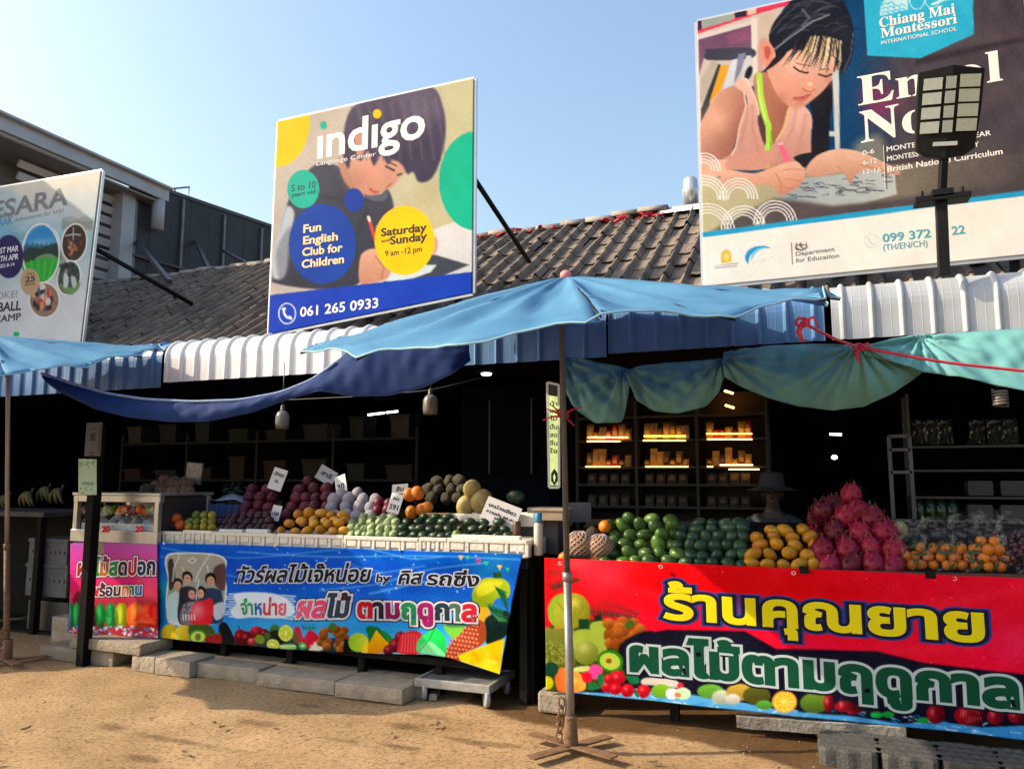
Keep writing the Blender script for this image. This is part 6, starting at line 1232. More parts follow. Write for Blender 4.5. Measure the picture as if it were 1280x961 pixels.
# left stall: white foam boxes along the front
foam = mat('foam_box', (.70, .67, .60), .8, .12, 8, bump=.3, rand=.2, bscale=50)
def foambox(x0, x1, pyb, pyt, Y, D, label, lip=True):
    a, b_ = at(x0, pyb[0], Y), at(x1, pyb[1], Y); zt = at((x0+x1)/2, pyt, Y)[2]; z0 = 1.034; L_ = b_[0]-a[0]; mb = MB(); cx = (a[0]+b_[0])/2; Hh = zt-z0
    mb.box((cx, Y+.012, z0+Hh/2), (L_-.01, .024, Hh)); mb.box((cx, Y+D-.012, z0+Hh/2), (L_-.01, .024, Hh)); mb.box((a[0]+.017, Y+D/2, z0+Hh/2), (.024, D-.05, Hh)); mb.box((b_[0]-.017, Y+D/2, z0+Hh/2), (.024, D-.05, Hh)); mb.box((cx, Y+D/2, z0+.01), (L_-.06, D-.05, .02))
    n_ = max(3, int(L_/.13))
    for k in range(n_+1):   # moulded ribs leave dark slots between them
        w_ = L_/n_; mb.box((a[0]+.005+k*w_*(L_-.01)/L_, Y-.006, z0+Hh*.5), (.03, .014, Hh*.9))
    mb.box((cx, Y-.007, zt-.012), (L_-.004, .02, .03)); 
    for k in range(n_): mb.box((a[0]+(k+.5)*L_/n_, Y-.004, z0+Hh*.58), (L_/n_-.05, .012, Hh*.5))
    return tag(mb.build('foam_box', foam, loc=(cx, Y, z0), bevel=.005), label, 'foam box', 'white foam fruit boxes along the left stall')
FBY = 5.36
foambox(193, 228, (684, 685), 664, FBY, .42, 'white foam box with red oranges, leftmost in the row')
foambox(229, 266, (685, 685), 663, FBY, .42, 'white foam box with green tangerines, second in the row')
foambox(267, 346, (686, 688), 666, FBY, .42, 'long white foam box of dark mangosteens in the row')
foambox(347, 430, (688, 688), 668, FBY, .42, 'white foam box under the yellow mango pile of left stall')
foambox(431, 524, (689, 690), 671, FBY, .42, 'clean white foam box below the bagged pale guavas')
foambox(525, 559, (690, 691), 672, FBY, .42, 'narrow white foam box between the guavas and the right end box')
foambox(560, 660, (691, 693), 674, FBY, .42, 'white foam box at right end of the left stall')
for k, (px, w_) in enumerate(((287, 34), (320, 32), (606, 92))):
    a = at(px, 664+8*(k == 2), 5.375); mb = MB(); s_ = np.linalg.norm(a-_C)/FPX; mb.box(a+np.array([0, .03, 0]), (w_*s_, .05, .035)); mb.box(a+np.array([0, .03, -.02]), (w_*s_*1.15, .05, .02))
    tag(mb.build('foam_lid', foam, loc=a, bevel=.008), ['short foam lid edge in front of the mangosteens, the left one', 'short foam lid edge in front of the mangosteens, the right one', 'long foam lid lying on the box at the right end'][k], 'foam lid')  # loose foam lids resting on the boxes
heap('red_orange', 'orange', [(657, 208, 224, 2)], 5.46, .05, 6.6, 'red orange', 'beside the glass showcase', 'orange', 'red oranges on the left stall')
P = at(221, 648, 5.5); put('red_orange', 'orange', P, .052, 'single red orange on top of the two beside the showcase', 'orange', 'red oranges on the left stall')
heap('tangerine', 'tangerine', [(659, 237, 265, 4), (652, 237, 265, 4), (644, 246, 265, 3)], 5.46, .03, 5.1, 'greenish tangerine', 'of the neat stack next to the red oranges', 'tangerine', 'green tangerines on the left stall', None, .3)
heap('mangosteen', 'mangosteen', [(660, 276, 340, 8), (652, 274, 338, 8), (645, 284, 334, 6)], 5.5, .06, 5.4, 'dark purple mangosteen', 'of the pile left of the yellow mangoes', 'mangosteen', 'mangosteens on the left stall')
heap('apple', 'dragon_fruit', [(643, 306, 340, 4), (633, 308, 338, 3), (622, 310, 340, 3), (612, 316, 334, 2)], 5.85, .07, 7.6, 'dim dark red fruit', 'of the heap behind the mangosteens', 'fruit', 'left heap of dark red fruit')
heap('apple', 'dragon_fruit', [(644, 360, 408, 5), (634, 366, 408, 4), (622, 370, 410, 4), (611, 376, 408, 3), (603, 386, 396, 1)], 5.85, .07, 8.2, 'dim dark red fruit', 'of the heap behind the yellow mangoes', 'fruit', 'right heap of dark red fruit')
heap('yellow_mango', 'mango', [(663, 354, 432, 6), (655, 362, 426, 5), (650, 378, 432, 5), (643, 372, 430, 5)], 5.45, .05, 7.9, 'ripe orange yellow mango', 'of the left stall pile', 'mango', 'yellow mangoes on the left stall', lie)
heap('netted', 'pear', [(644, 418, 478, 5), (634, 416, 480, 5), (624, 418, 470, 4), (615, 426, 446, 2)], 5.8, .05, 7.8, 'white foam netted fruit', 'of the pile by the price cards', 'pear', 'foam netted fruit on the left stall', up)
heap('apple', 'apple', [(638, 470, 484, 2), (628, 474, 488, 2)], 5.74, .04, 7.6, 'bright red fruit', 'beside the 591 price card', 'apple', 'red fruit by the price card')
for k, (px, py) in enumerate(((514, 640), (528, 637), (512, 618), (522, 616), (534, 634))):
    P = at(px, py, 5.8); put('orange', 'orange', P, .058, ['dim orange low beside the tall price card', 'orange in the middle behind the guavas', 'upper left orange behind the guavas', 'upper middle orange behind the guavas', 'right orange beside the cardboard box'][k], 'orange', 'oranges behind the guavas')
heap('guava', 'guava', [(668, 440, 492, 7), (661, 438, 494, 7), (653, 442, 496, 6), (647, 454, 490, 4)], 5.45, .05, 5.8, 'pale bagged guava', 'of the bagged pile beside the yellow mangoes', 'guava', 'pale guavas on the left stall')
for k, (x0, x1) in enumerate(((434, 466), (464, 500))):
    a, b_ = at(x0, 671, 5.42), at(x1, 645, 5.56); mb = MB(); n_ = 12
    P_ = np.array([[(a[0]+(b_[0]-a[0])*u+RNG.normal(0, .004), 5.41+.18*v+RNG.normal(0, .006), 1.10+(b_[2]-1.08)*math.sin(math.pi*.5*v)*(.75+.3*math.sin(math.pi*u))+RNG.normal(0, .006)) for u in np.linspace(0, 1, n_)] for v in np.linspace(0, 1, n_)]); mb.sheet(P_)
    tag(mb.build('plastic_bag', filmm, loc=a), ['crinkled clear plastic over the left half of the pale guavas', 'crinkled clear plastic over the right half of the pale guavas'][k], 'bag', 'clear plastic over the guavas')
heap('avocado', 'mango', [(669, 506, 562, 6), (661, 504, 560, 6), (653, 510, 566, 5), (645, 530, 560, 3)], 5.46, .05, 7.4, 'deep green mango', 'of the pile right of the guavas', 'mango', 'deep green mangoes on the left stall', sideways)
heap('avocado', 'mango', [(670, 582, 634, 5), (661, 576, 630, 5), (652, 588, 622, 3)], 5.46, .06, 7.8, 'deep green mango', 'of the pile under the wide price card', 'mango', 'deep green mangoes at the stall end', sideways)
P = at(571, 668, 5.45); put('lime_mango', 'mango', P, .05, 'single bright lime green mango in the foam box between the dark green piles', 'mango', None, (R(60), 0, .3))
for k, (px, py, r_) in enumerate(((582, 632, 14), (602, 626, 17), (590, 611, 13))):
    P = at(px, py, 5.95); put('melon', 'melon', P, r_*np.linalg.norm(P-_C)/FPX*.86, ['lower left yellow melon of the three beside the wide price card', 'large right yellow melon of the three beside the wide price card', 'upper yellow melon tied with string on the other two'][k], 'melon', 'yellow melons on the left stall', (.2*k, .3, k))
heap('custard', 'custard_apple', [(622, 540, 572, 3), (612, 536, 578, 4), (601, 545, 575, 3)], 6.2, .06, 8, 'dull brown knobbly fruit', 'of the dim heap behind the melons', 'custard apple', 'dim custard apples on the left stall')
heap('santol', 'santol', [(614, 200, 238, 6), (607, 196, 236, 6), (602, 206, 230, 3)], 5.75, .06, 6.6, 'brown round santol fruit', 'of the heap on the glass showcase', 'santol', 'brown fruit on the showcase', None)
P = at(184, 612, 5.7); put('custard', 'pomelo', P, .075, 'pale dull round fruit left of the brown heap on the showcase', 'fruit', None)
# cardboard tray, watermelon, blue basket, green bunch
mb = MB(); a = at(548, 645, 5.7); mb.box(a, (.2, .14, .05), rz=.3); tag(mb.build('cardboard_box', mat('cardboard', (.30, .19, .10), .8, .2, 8), loc=a, bevel=.004), 'small brown cardboard box lying behind the dark green mangoes', 'box')
P = at(645, 621, 6.05); put('avocado', 'watermelon', P, .075, 'dark green watermelon at the right back of the left stall', 'watermelon', None)
mb = MB(); a = at(640, 646, 5.75); mb.box(a+np.array([0, .1, -.02]), (.5, .3, .1)); tag(mb.build('foam_box', foam, loc=a, bevel=.01), 'dim white foam box behind the wide price card', 'foam box')
mb = MB(); a = at(585, 645, 5.9); mb.box(a+np.array([0.02, .1, -.01]), (.36, .25, .06)); tag(mb.build('foam_box', foam, loc=a, bevel=.01), 'white foam tray holding the three yellow melons', 'foam box')
bask = mat('blue_plastic_crate', (.05, .09, .26), .4, .2, 6); ctr = at(272, 632, 5.9)
mb = MB(); a, b_ = at(238, 640, 5.9), at(304, 642, 5.9); mb.box((ctr[0], 5.93, a[2]+.02), (b_[0]-a[0], .02, .12))
for k in range(9): mb.box((a[0]+(b_[0]-a[0])*k/8, 5.915, a[2]+.02), (.02, .02, .13))
mb.box((ctr[0], 6.25, a[2]+.02), (b_[0]-a[0], .02, .12)); mb.box((ctr[0], 6.1, a[2]-.03), (b_[0]-a[0], .34, .02))
tag(mb.build('plastic_crate', bask, loc=a, bevel=.003), 'blue plastic crate behind the mangosteens under a grey bag', 'crate')
mb = MB(); mb.sheet(np.array([[(a[0]+(b_[0]-a[0])*u, 5.9+.3*v, a[2]+.085+.05*math.sin(math.pi*u)+.02*math.sin(9*u+5*v)+.03*v) for u in np.linspace(0, 1, 20)] for v in np.linspace(0, 1, 8)]), .002)
tag(mb.build('plastic_sheet', mat('grey_plastic_sheet', (.30, .32, .42), .35, .1, 5), loc=a), 'grey lilac plastic sheet draped over the blue crate', 'plastic sheet')
mb = MB(); c = at(293, 616, 6.2)
for k in range(160):
    d = Vector(RNG.normal(0, 1, 3)); d.normalize(); P = Vector(c)+d*RNG.uniform(.03, .13); q = Matrix.Rotation(RNG.uniform(0, 6), 3, 'Z')@Matrix.Rotation(RNG.uniform(-1, 1), 3, 'X'); mb.add([P+q@Vector(v) for v in ((-.02, 0, 0), (0, -.012, .004), (.03, 0, 0), (0, .012, .004))], [(0, 1, 2, 3)])
tag(mb.build('leafy_bunch', mat('dull_leaf', (.05, .085, .045), .7, .3, 9), loc=c), 'dim bunch of green leaves between the crate and dark red fruit', 'leaves')
# price cards stuck in the heaps
def card(px, py, wp, hp, Y, rot, label, lines, tone=(206, 204, 206), yaw=0., stick=True):
    c = at(px, py, Y); s_ = np.linalg.norm(c-_C)/FPX; W, Hh = wp*s_, hp*s_; M = Matrix.Rotation(yaw, 3, 'Z')@Matrix.Rotation(R(rot), 3, 'Y')@Matrix.Rotation(R(-12), 3, 'X')
    t = thing('price_card', label, 'price card', c, 'price cards stuck in the fruit'); mb = MB(); mb.box(c, (W, .004, Hh), M=M); mb.build('card', mat('card_%d' % tone[0], srgb(*tone), .45, .06, 6), t)
    if stick: mb = MB(); mb.bar(Vector(c)+M@Vector((0, .006, -Hh*.3)), Vector(c)+M@Vector((0, .01, -Hh*.5-.12)), .008); mb.build('stick', wood, t)
    for (txt, x0, y0, cap, wd) in lines:
        cu = bpy.data.curves.new('lettering', 'FONT'); cu.body = txt; cu.size = 1; cu.bevel_depth = .03; cu.bevel_resolution = 0; cu.resolution_u = 2; o = bpy.data.objects.new('lettering', cu); COL.objects.link(o); bpy.context.view_layer.update()
        me = bpy.data.meshes.new_from_object(o.evaluated_get(bpy.context.evaluated_depsgraph_get())); co = np.array([v.co[:] for v in me.vertices]); lo, hi = co[:, 0].min(), co[:, 0].max(); mb = MB()
        for v in co: mb.v.append(tuple(M@Vector(((-.5+x0+(v[0]-lo)/(hi-lo)*wd)*W, -.0035-.0004*v[2], (-.5+y0+v[1]/.7*cap)*Hh))+Vector(c)))
        for p_ in me.polygons: mb.f.append(list(p_.vertices)); mb.m.append(0); mb.s.append(False)
        mb.build('lettering', ink((30, 28, 40)), t); bpy.data.objects.remove(o); bpy.data.curves.remove(cu); bpy.data.meshes.remove(me)
card(347, 599, 20, 26, 5.9, 14, 'tilted white price card above the left heap of dark red fruit', [('มังคุด', .14, .66, .16, .74), ('กก.', .36, .34, .16, .3)])
card(345, 641, 13, 18, 5.7, 8, 'small crumpled white tag between the two heaps of dark red fruit', [('100', .15, .35, .22, .7)])
card(408, 594, 26, 18, 6.1, 26, 'dim grey card lying back over the right heap of dark red fruit', [('สาลี่', .2, .4, .28, .6)], (150, 150, 158))
card(426, 605, 16, 22, 5.95, -20, 'pointed white price tag reading 30 above the netted fruit', [('30', .16, .22, .3, .68)])
card(500, 611, 22, 12, 6.0, -4, 'dim card behind the tall 591 price card', [('ส้ม', .25, .3, .4, .5)], (120, 120, 126))
card(494, 629, 17, 24, 5.68, 12, 'tall white price card handwritten 591 in the middle of the left stall', [('กก', .25, .66, .16, .5), ('591', .14, .18, .26, .72)])
card(626, 642, 46, 30, 5.62, 20, 'wide white handwritten price card tilted at the right end of the left stall', [('มะม่วงเขียว', .1, .62, .14, .8), ('หวานมัน กก.ละ', .1, .36, .12, .8), ('35', .36, .08, .2, .28)], yaw=.1)
c = at(243, 592, 6.0); t = thing('picture_card', 'dim laminated picture of a pale fruit standing above the showcase', 'picture', c); mb = MB(); mb.box(c, (.21, .008, .22), M=Matrix.Rotation(.08, 3, 'Y')); mb.build('frame', mat('black_frame', (.03, .03, .03), .3, .1, 5), t); mb = MB(); mb.box(c+np.array([0, -.007, 0]), (.19, .004, .2), M=Matrix.Rotation(.08, 3, 'Y')); mb.build('picture', mat('faded_picture', (.22, .20, .19), .3, .5, 9), t)
# fruit layered in the showcase
kinds = [('apple', 'red'), ('tangerine', 'yellow green'), ('guava', 'pale'), ('lime_mango', 'lime'), ('orange', 'orange'), ('apple', 'red'), ('red_orange', 'orange red'), ('guava', 'pale')]
for k in range(16):
    px = 106+k*5.8; P = at(px, 638+2*math.sin(k*2), CY+.12+.02*math.sin(k)); kk = kinds[(k//2) % 8]
    put(kk[0], 'cut_fruit', P, .042, f'cut {kk[1]} fruit on the ice in the showcase, {ORD[k]} from left', 'fruit', 'cut fruit on ice in the showcase', None, (1, .8, 1.2))
P = at(118, 655, CY+.07); put('melon', 'melon', P, .05, 'pale peeled fruit behind the glass at the left of the showcase', 'fruit', None)
# bottle and brown jar at the end of the counter
c = at(673, 668, 5.45); t = thing('bottle', 'white labelled bottle with a blue cap standing beside the dark post', 'bottle', (c[0], c[1], c[2]-.12)); mb = MB(); mb.lathe([(.03, -.15), (.034, -.14), (.034, .07), (.02, .09)], c, 14); mb.build('body', mat('bottle_white', (.5, .47, .42), .35, .1, 6), t); mb = MB(); mb.lathe([(.026, .09), (.028, .1), (.028, .15), (.02, .16)], c, 14); mb.build('cap', mat('cap_blue', (.02, .22, .42), .35, .1, 6), t)
c = at(646, 664, 5.5); mb = MB(); mb.lathe([(.028, -.06), (.032, -.05), (.032, .06), (.025, .075)], c, 12); tag(mb.build('brown_jar', mat('brown_jar', (.10, .04, .02), .4, .2, 6), loc=c), 'small brown jar at the right end of the left stall counter', 'jar')
mb = MB(); c = at(690, 644, 5.75); mb.box(c, (.24, .2, .07)); mb.box(c+np.array([0, 0, .045]), (.26, .22, .02)); tag(mb.build('wooden_tray', mat('pale_box', (.32, .25, .18), .7, .2, 7), loc=c, bevel=.004), 'pale box behind the blue capped bottle and the pole', 'box')
mb = MB(); c = at(686, 662, 5.95); mb.box(c, (.26, .3, .36)); tag(mb.build('dark_box', mat('grey_box', (.09, .09, .10), .6, .2, 7), loc=c, bevel=.006), 'dim grey box under the pale box between the stalls', 'box')
mb = MB(); c = at(722, 640, 6.2); mb.box(c, (.22, .03, .16), rz=.4); tag(mb.build('paper_bag', mat('dim_paper', (.16, .16, .17), .7, .2, 7), loc=c), 'dim grey paper sign behind the pole left of the green mangoes', 'paper')
# ================================================================== INSIDE THE HALL
lampm = mat('warm_led', (1, .42, .07), emit=6.5); coolm = mat('cool_lamp', (.9, .95, 1.0), emit=3.)
shelfm = mat('dark_shelf', (.035, .026, .02), .5, .2, 5)
SY = 8.6
rk = thing('shelf_rack', 'dark wooden shelf rack with three bays lit by warm LED strips', 'shelf', (at(840, 600, SY)[0], SY, 0))
x0, x1 = at(722, 580, SY)[0], at(960, 580, SY)[0]; levels = [at(840, y, SY)[2] for y in (676, 634, 606, 584, 550, 520)]
mb = MB()
for z in levels: mb.box(((x0+x1)/2, SY+.2, z), (x1-x0, .45, .025))
mb.build('shelf_board', shelfm, rk)
for px in (722, 796, 872, 960): mb = MB(); x = at(px, 580, SY)[0]; mb.box((x, SY+.2, 1.3), (.03, .46, 2.6)); mb.build('upright', shelfm, rk)
mb = MB(); mb.box(((x0+x1)/2, SY+.44, 1.3), (x1-x0, .02, 2.6)); mb.build('rear_board', mat('rack_back', (.05, .03, .02), .7, .2, 5), rk)
for (xa, xb, py) in ((735, 785, 546.5), (805, 857, 545), (883, 940, 542), (734, 775, 551.5), (804, 857, 550.5), (884, 940, 549), (732, 775, 583), (807, 860, 583), (884, 891, 583), (900, 941, 581), (911, 949, 586.5)):
    a, b_ = at(xa, py, SY-.035), at(xb, py, SY-.035); mb = MB(); mb.bar(a, b_, .012, .012); mb.build('led_strip', lampm, rk)
pk = [mat('pack_gold', (.5, .27, .04), .4, .2, 9), mat('pack_red', (.48, .015, .015), .4, .2, 9), mat('pack_brown', (.16, .09, .04), .5, .3, 9), mat('pack_dim', (.03, .026, .022), .5, .3, 9), mat('pack_cream', (.42, .33, .18), .5, .2, 9)]
cn = ['gold', 'red', 'brown', 'dark', 'cream']
def packs(level, py, lst, hname, bay):
    for k, (px, w_, h, c) in enumerate(lst):
        a = at(px, py, SY+.03); s_ = np.linalg.norm(a-_C)/FPX; W = w_*s_; Hh = h*s_; z0 = levels[level]+.013; mb = MB(); D = .1; x = a[0]
        mb.add([(x-W/2, SY+.02, z0), (x+W/2, SY+.02, z0), (x+W/2, SY+D+.02, z0), (x-W/2, SY+D+.02, z0), (x-W/2*.96, SY+.05, z0+Hh*.85), (x+W/2*.96, SY+.05, z0+Hh*.85), (x+W/2*.96, SY+D-.01, z0+Hh*.85), (x-W/2*.96, SY+D-.01, z0+Hh*.85), (x-W/2, SY+.065, z0+Hh), (x+W/2, SY+.065, z0+Hh), (x+W/2, SY+.075, z0+Hh), (x-W/2, SY+.075, z0+Hh)], [(0, 3, 2, 1), (0, 1, 5, 4), (1, 2, 6, 5), (2, 3, 7, 6), (3, 0, 4, 7), (4, 5, 9, 8), (5, 6, 10, 9), (6, 7, 11, 10), (7, 4, 8, 11), (8, 9, 10, 11)])
        mb.box((x, SY+.016, z0+Hh*.45), (W*.62, .006, Hh*.3), m=1); mb.box((x, SY+.014, z0+Hh*.7), (W*.4, .005, Hh*.08), m=1)
        o = mb.build('food_packet', [pk[c], pk[[4, 4, 0, 2, 2][c]]], loc=(x, SY, z0)); tag(o, f'{cn[c]} food packet, {ordn(k, len(lst))} on the {hname} shelf of the {bay} bay', 'packet', 'packets on the lit shelves')
for bay, o_ in (('left', 0), ('middle', 72), ('right', 150)):
    rg = random.Random(bay)
    pat = {'left': [0, 0, 4, 1, 1], 'middle': [0, 4, 3, 0, 2], 'right': [0, 1, 1, 0, 3]}[bay]; pat2 = {'left': [2, 0, 0, 1, 1], 'middle': [2, 0, 0, 3, 2], 'right': [2, 0, 3, 0, 0]}[bay]
    packs(4, 546, [(737+o_+8*k, 8.6, rg.choice([11, 14, 17, 20]), (pat+pat)[k]) for k in range(7)], 'upper', bay)
    packs(3, 580, [(737+o_+8*k, 8.2, rg.choice([9, 14, 18, 22]), (pat2+pat2)[k]) for k in range(7)], 'second', bay)
    packs(2, 605, [(740+o_+14*k, 11, 14, 3) for k in range(4)], 'third', bay)
    packs(1, 632, [(740+o_+14*k, 11, 14, 3) for k in range(4)], 'lowest', bay)
# right wall shelves with bags
SY2 = 8.0; rk2 = thing('shelf_rack', 'dim metal shelf rack with hanging clear bags at the right edge of the hall', 'shelf', (at(1210, 640, SY2)[0], SY2, 0)); xa, xb = at(1140, 600, SY2)[0], at(1330, 600, SY2)[0]
mb = MB()
for py in (558, 588, 622, 652): z = at(1210, py, SY2)[2]; mb.box(((xa+xb)/2, SY2+.2, z), (xb-xa, .4, .02))
mb.build('shelf_board', mat('metal_shelf_dim', (.035, .035, .04), .4, .2, 5), rk2)
for x in (xa, xb):
    for dy in (.02, .38): mb = MB(); mb.box((x, SY2+dy, 1.2), (.03, .03, 2.4)); mb.build('upright', mat('metal_shelf_dim', (.035, .035, .04)), rk2)
shiny = film('shiny_bag', .07, .12)
for k, px in enumerate((1150, 1166, 1182, 1222, 1244, 1264)):
    a = at(px, 557, SY2+.05); s_ = np.linalg.norm(a-_C)/FPX; W, Hh = 15*s_, 27*s_; mb = MB(); G = np.array([[(a[0]+W*(u-.5)*(1-.1*v)+RNG.normal(0, .003), SY2+.04+.05*math.sin(math.pi*v)*math.sin(math.pi*u)*(-1)+RNG.normal(0, .006), a[2]+.012+Hh*v+RNG.normal(0, .004)) for u in np.linspace(0, 1, 9)] for v in np.linspace(0, 1, 8)]); mb.sheet(G, .05)
    tag(mb.build('clear_packet', shiny, loc=a), f'shiny clear packet on the top right shelf, {ordn(k, 6)} in its row', 'packet', 'shiny packets on the right shelf')
grn = mat('green_bottle_glass', (.012, .05, .02), .2, .2, 6); gry = mat('dim_tub', (.05, .05, .055), .5, .2, 6)
for k, px in enumerate((1150, 1164, 1178, 1192)):
    a = at(px, 650, SY2+.1); z = at(1210, 652, SY2)[2]+.011; mb = MB(); mb.lathe([(.05, 0), (.055, .01), (.055, .13), (.03, .17), (.025, .2), (.03, .21)], (a[0], SY2+.12, z), 12); tag(mb.build('green_jar', grn, loc=(a[0], SY2, z)), f'dim green jar on the lowest right shelf, {ordn(k, 4)}', 'jar', 'green jars on the right shelf')
for k, (px, py) in enumerate(((1225, 620), (1266, 620), (1225, 650), (1266, 650))):
    a = at(px, py, SY2+.1); z = at(1210, 622 if py == 620 else 652, SY2)[2]+.011; mb = MB(); mb.box((a[0], SY2+.14, z+.05), (.2, .2, .03)); mb.box((a[0], SY2+.14, z+.1), (.2, .2, .03)); mb.box((a[0], SY2+.14, z+.075), (.19, .19, .13)); tag(mb.build('food_tub', gry, loc=(a[0], SY2, z)), ['upper left', 'upper right', 'lower left', 'lower right'][k]+' dim banded tub at the right end of the right shelves', 'tub', 'dim tubs on the right shelf')
# slim display stand
DY = 7.2; a = at(1128, 640, DY); t = thing('display_stand', 'slim grey metal display stand behind the right stall', 'stand', (a[0], DY, 0)); mb = MB(); xl, xr = at(1114, 600, DY)[0], at(1140, 600, DY)[0]; zt = at(1128, 545, DY)[2]; zb = at(1128, 650, DY)[2]
for x in (xl, xr): mb.box((x, DY, zt/2), (.03, .03, zt))
for py in (545, 562, 590, 650): mb.box(((xl+xr)/2, DY, at(1128, py, DY)[2]), (xr-xl, .03, .025))
mb.build('frame', mat('stand_grey', (.10, .10, .115), .4, .2, 5), t)
# lamps
def hang(px, py, Y, label):
    c = at(px, py, Y); t = thing('hanging_bulb', label, 'lamp', c+np.array([0, 0, .15]), 'unlit bulbs hanging over the left stall'); mb = MB(); mb.lathe([(.035, -.09), (.062, -.085), (.068, -.04), (.066, .04), (.05, .075), (.03, .09)], c, 16); mb.build('bulb', mat('milky_bulb', (.16, .15, .14), .3, .1, 4), t)
    mb = MB(); mb.lathe([(.03, .09), (.022, .1), (.022, .13), (.012, .15)], c, 12); mb.tube([c+np.array([0, 0, .14]), (c[0], c[1], 2.75)], .005, 5); mb.build('socket', mat('lamp_socket', (.05, .05, .05), .5, .1, 5), t)
hang(353, 525, 6.15, 'left unlit milky bulb hanging under the blue tarpaulin'); hang(538, 506, 6.15, 'right unlit milky bulb hanging under the blue tarpaulin')
c = at(608, 466, 7.6); mb = MB(); mb.lathe([(.01, -.03), (.05, -.025), (.062, 0), (.05, .02), (.02, .03)], c, 16); t = tag(mb.build('ceiling_lamp', coolm, loc=c), 'small round white lamp lit below the hall ceiling', 'lamp')
mb = MB(); a, b_ = at(460, 518.5, 9.5), at(480, 516, 9.5); mb.bar(a, b_, .025); a2, b2 = at(483, 515.6, 9.5), at(497, 514, 9.5); mb.bar(a2, b2, .025); tag(mb.build('tube_light', coolm, loc=a), 'pair of short white tube lights lit deep in the hall', 'lamp')
mb = MB(); a, b_ = at(1037, 542.5, 9.8), at(1052, 543, 9.8); mb.bar(a, b_, .025); tag(mb.build('tube_light', coolm, loc=a), 'small white tube light right of the lit shelves', 'lamp')
c = at(1043, 571, 9.8); mb = MB(); mb.lathe([(.005, -.03), (.03, -.02), (.035, 0), (.02, .02)], c, 10); tag(mb.build('lamp_spot', coolm, loc=c), 'tiny white lamp below the small tube light', 'lamp')
for k, (px, py) in enumerate(((911, 490), (912, 508))):
    c = at(px, py, 8.8); mb = MB(); mb.box(c, (.1, .02, .022), M=Matrix.Rotation(.35, 3, 'Y')); tag(mb.build('lamp_spot', lampm, loc=c), ['upper', 'lower'][k]+' of two small warm lamps between the teal tarpaulins', 'lamp')
c = at(1250, 494, 6.6); t = thing('spiral_bulb', 'unlit white spiral bulb hanging by the right photo edge', 'lamp', c); mb = MB(); mb.tube([c+np.array([.045*math.cos(u), .045*math.sin(u), -.08+.022*u/6.28*1.0]) for u in np.linspace(0, 6.28*5.5, 70)], .011, 6); mb.build('spiral', mat('milky_bulb', (.16, .15, .14)), t); mb = MB(); mb.lathe([(.03, .06), (.03, .12), (.012, .14)], c, 10); mb.tube([c+np.array([0, 0, .13]), (c[0], c[1], 2.7)], .005, 5); mb.build('socket', mat('lamp_socket', (.05, .05, .05)), t)
# tall green light box
GYb = 6.12; c = at(691, 545, GYb); t = thing('light_box_sign', 'tall narrow pale green lit sign with Thai writing beside the umbrella pole', 'sign', c)
a, b_, d_, e_ = at(684, 478, GYb), at(698.5, 481, GYb), at(686.5, 609, GYb), at(699, 609, GYb)
mb = MB()
for p_, q_ in ((a, b_), (b_, e_), (e_, d_), (d_, a)): mb.bar(p_, q_, .007, .02)
mb.build('frame', mat('sign_frame', (.6, .62, .6), .4, .1, 5), t)
f_ = lambda u, v: (a*(1-u)+b_*u)*(1-v)+(d_*(1-u)+e_*u)*v
gl = mat('sign_glow', srgb(196, 216, 140), emit=.42); gd = mat('sign_dark', (.015, .022, .015), .5, .2, 5)
mb = MB(); mb.add([f_(.05, .12), f_(.95, .12), f_(.95, .98), f_(.05, .98)], [(0, 3, 2, 1)]); mb.build('lit_panel', gl, t)
mb = MB(); mb.add([f_(.05, .01), f_(.95, .01), f_(.95, .115), f_(.05, .115)], [(0, 3, 2, 1)]); mb.build('dark_panel', gd, t)
Bx = Board(GYb-.003, (684, 478), (698.5, 481), (686.5, 609), (699, 609), .2)
for k, (s_, y) in enumerate((('น้ำ', 507), ('ผล', 516), ('ไม้', 525), ('ปั่น', 536), ('สด', 546), ('ชื่น', 556), ('ใจ', 566))): Bx.text('lettering', s_, (687.5, y), (696.5, y+.4), 5.2, [((40, 50, 30), .02)], t, res=2)
mb = MB(); q = at(693, 596, GYb-.004); mb.add([q+np.array(v) for v in ((0, 0, .07), (.028, 0, .03), (.03, 0, -.03), (.0, 0, -.07), (-.03, 0, -.03), (-.028, 0, .03))], [(5, 4, 3, 2, 1, 0)]); mb.build('fruit_motif', ink((36, 50, 30)), t); mb = MB(); mb.add([q+np.array(v) for v in ((0, -.002, .03), (.012, -.002, 0), (0, -.002, -.045), (-.012, -.002, 0))], [(3, 2, 1, 0)]); mb.build('fruit_motif', gl, t)
# dim poster on an inner partition
c = at(638, 545, 8.2); t = thing('poster', 'dim bluish poster on the dark inner wall left of the light box sign', 'poster', c); mb = MB(); mb.box(c, (.5, .02, .85)); mb.build('sheet', mat('dim_poster', (.006, .008, .013), .8, .4, 5, spec=.05), t); mb = MB(); mb.bar(c+np.array([-.26, 0, -.43]), c+np.array([-.26, 0, .43]), .02); mb.bar(c+np.array([.26, 0, -.43]), c+np.array([.26, 0, .43]), .02); mb.build('frame', mat('dark_steel', (.05, .05, .06)), t)
mb = MB(); mb.box((c[0]-.1, 8.3, 1.35), (1.1, .06, 2.7)); tag(mb.build('partition', DARK, loc=(c[0], 8.3, 0)), 'dark inner partition behind the poster', 'partition')
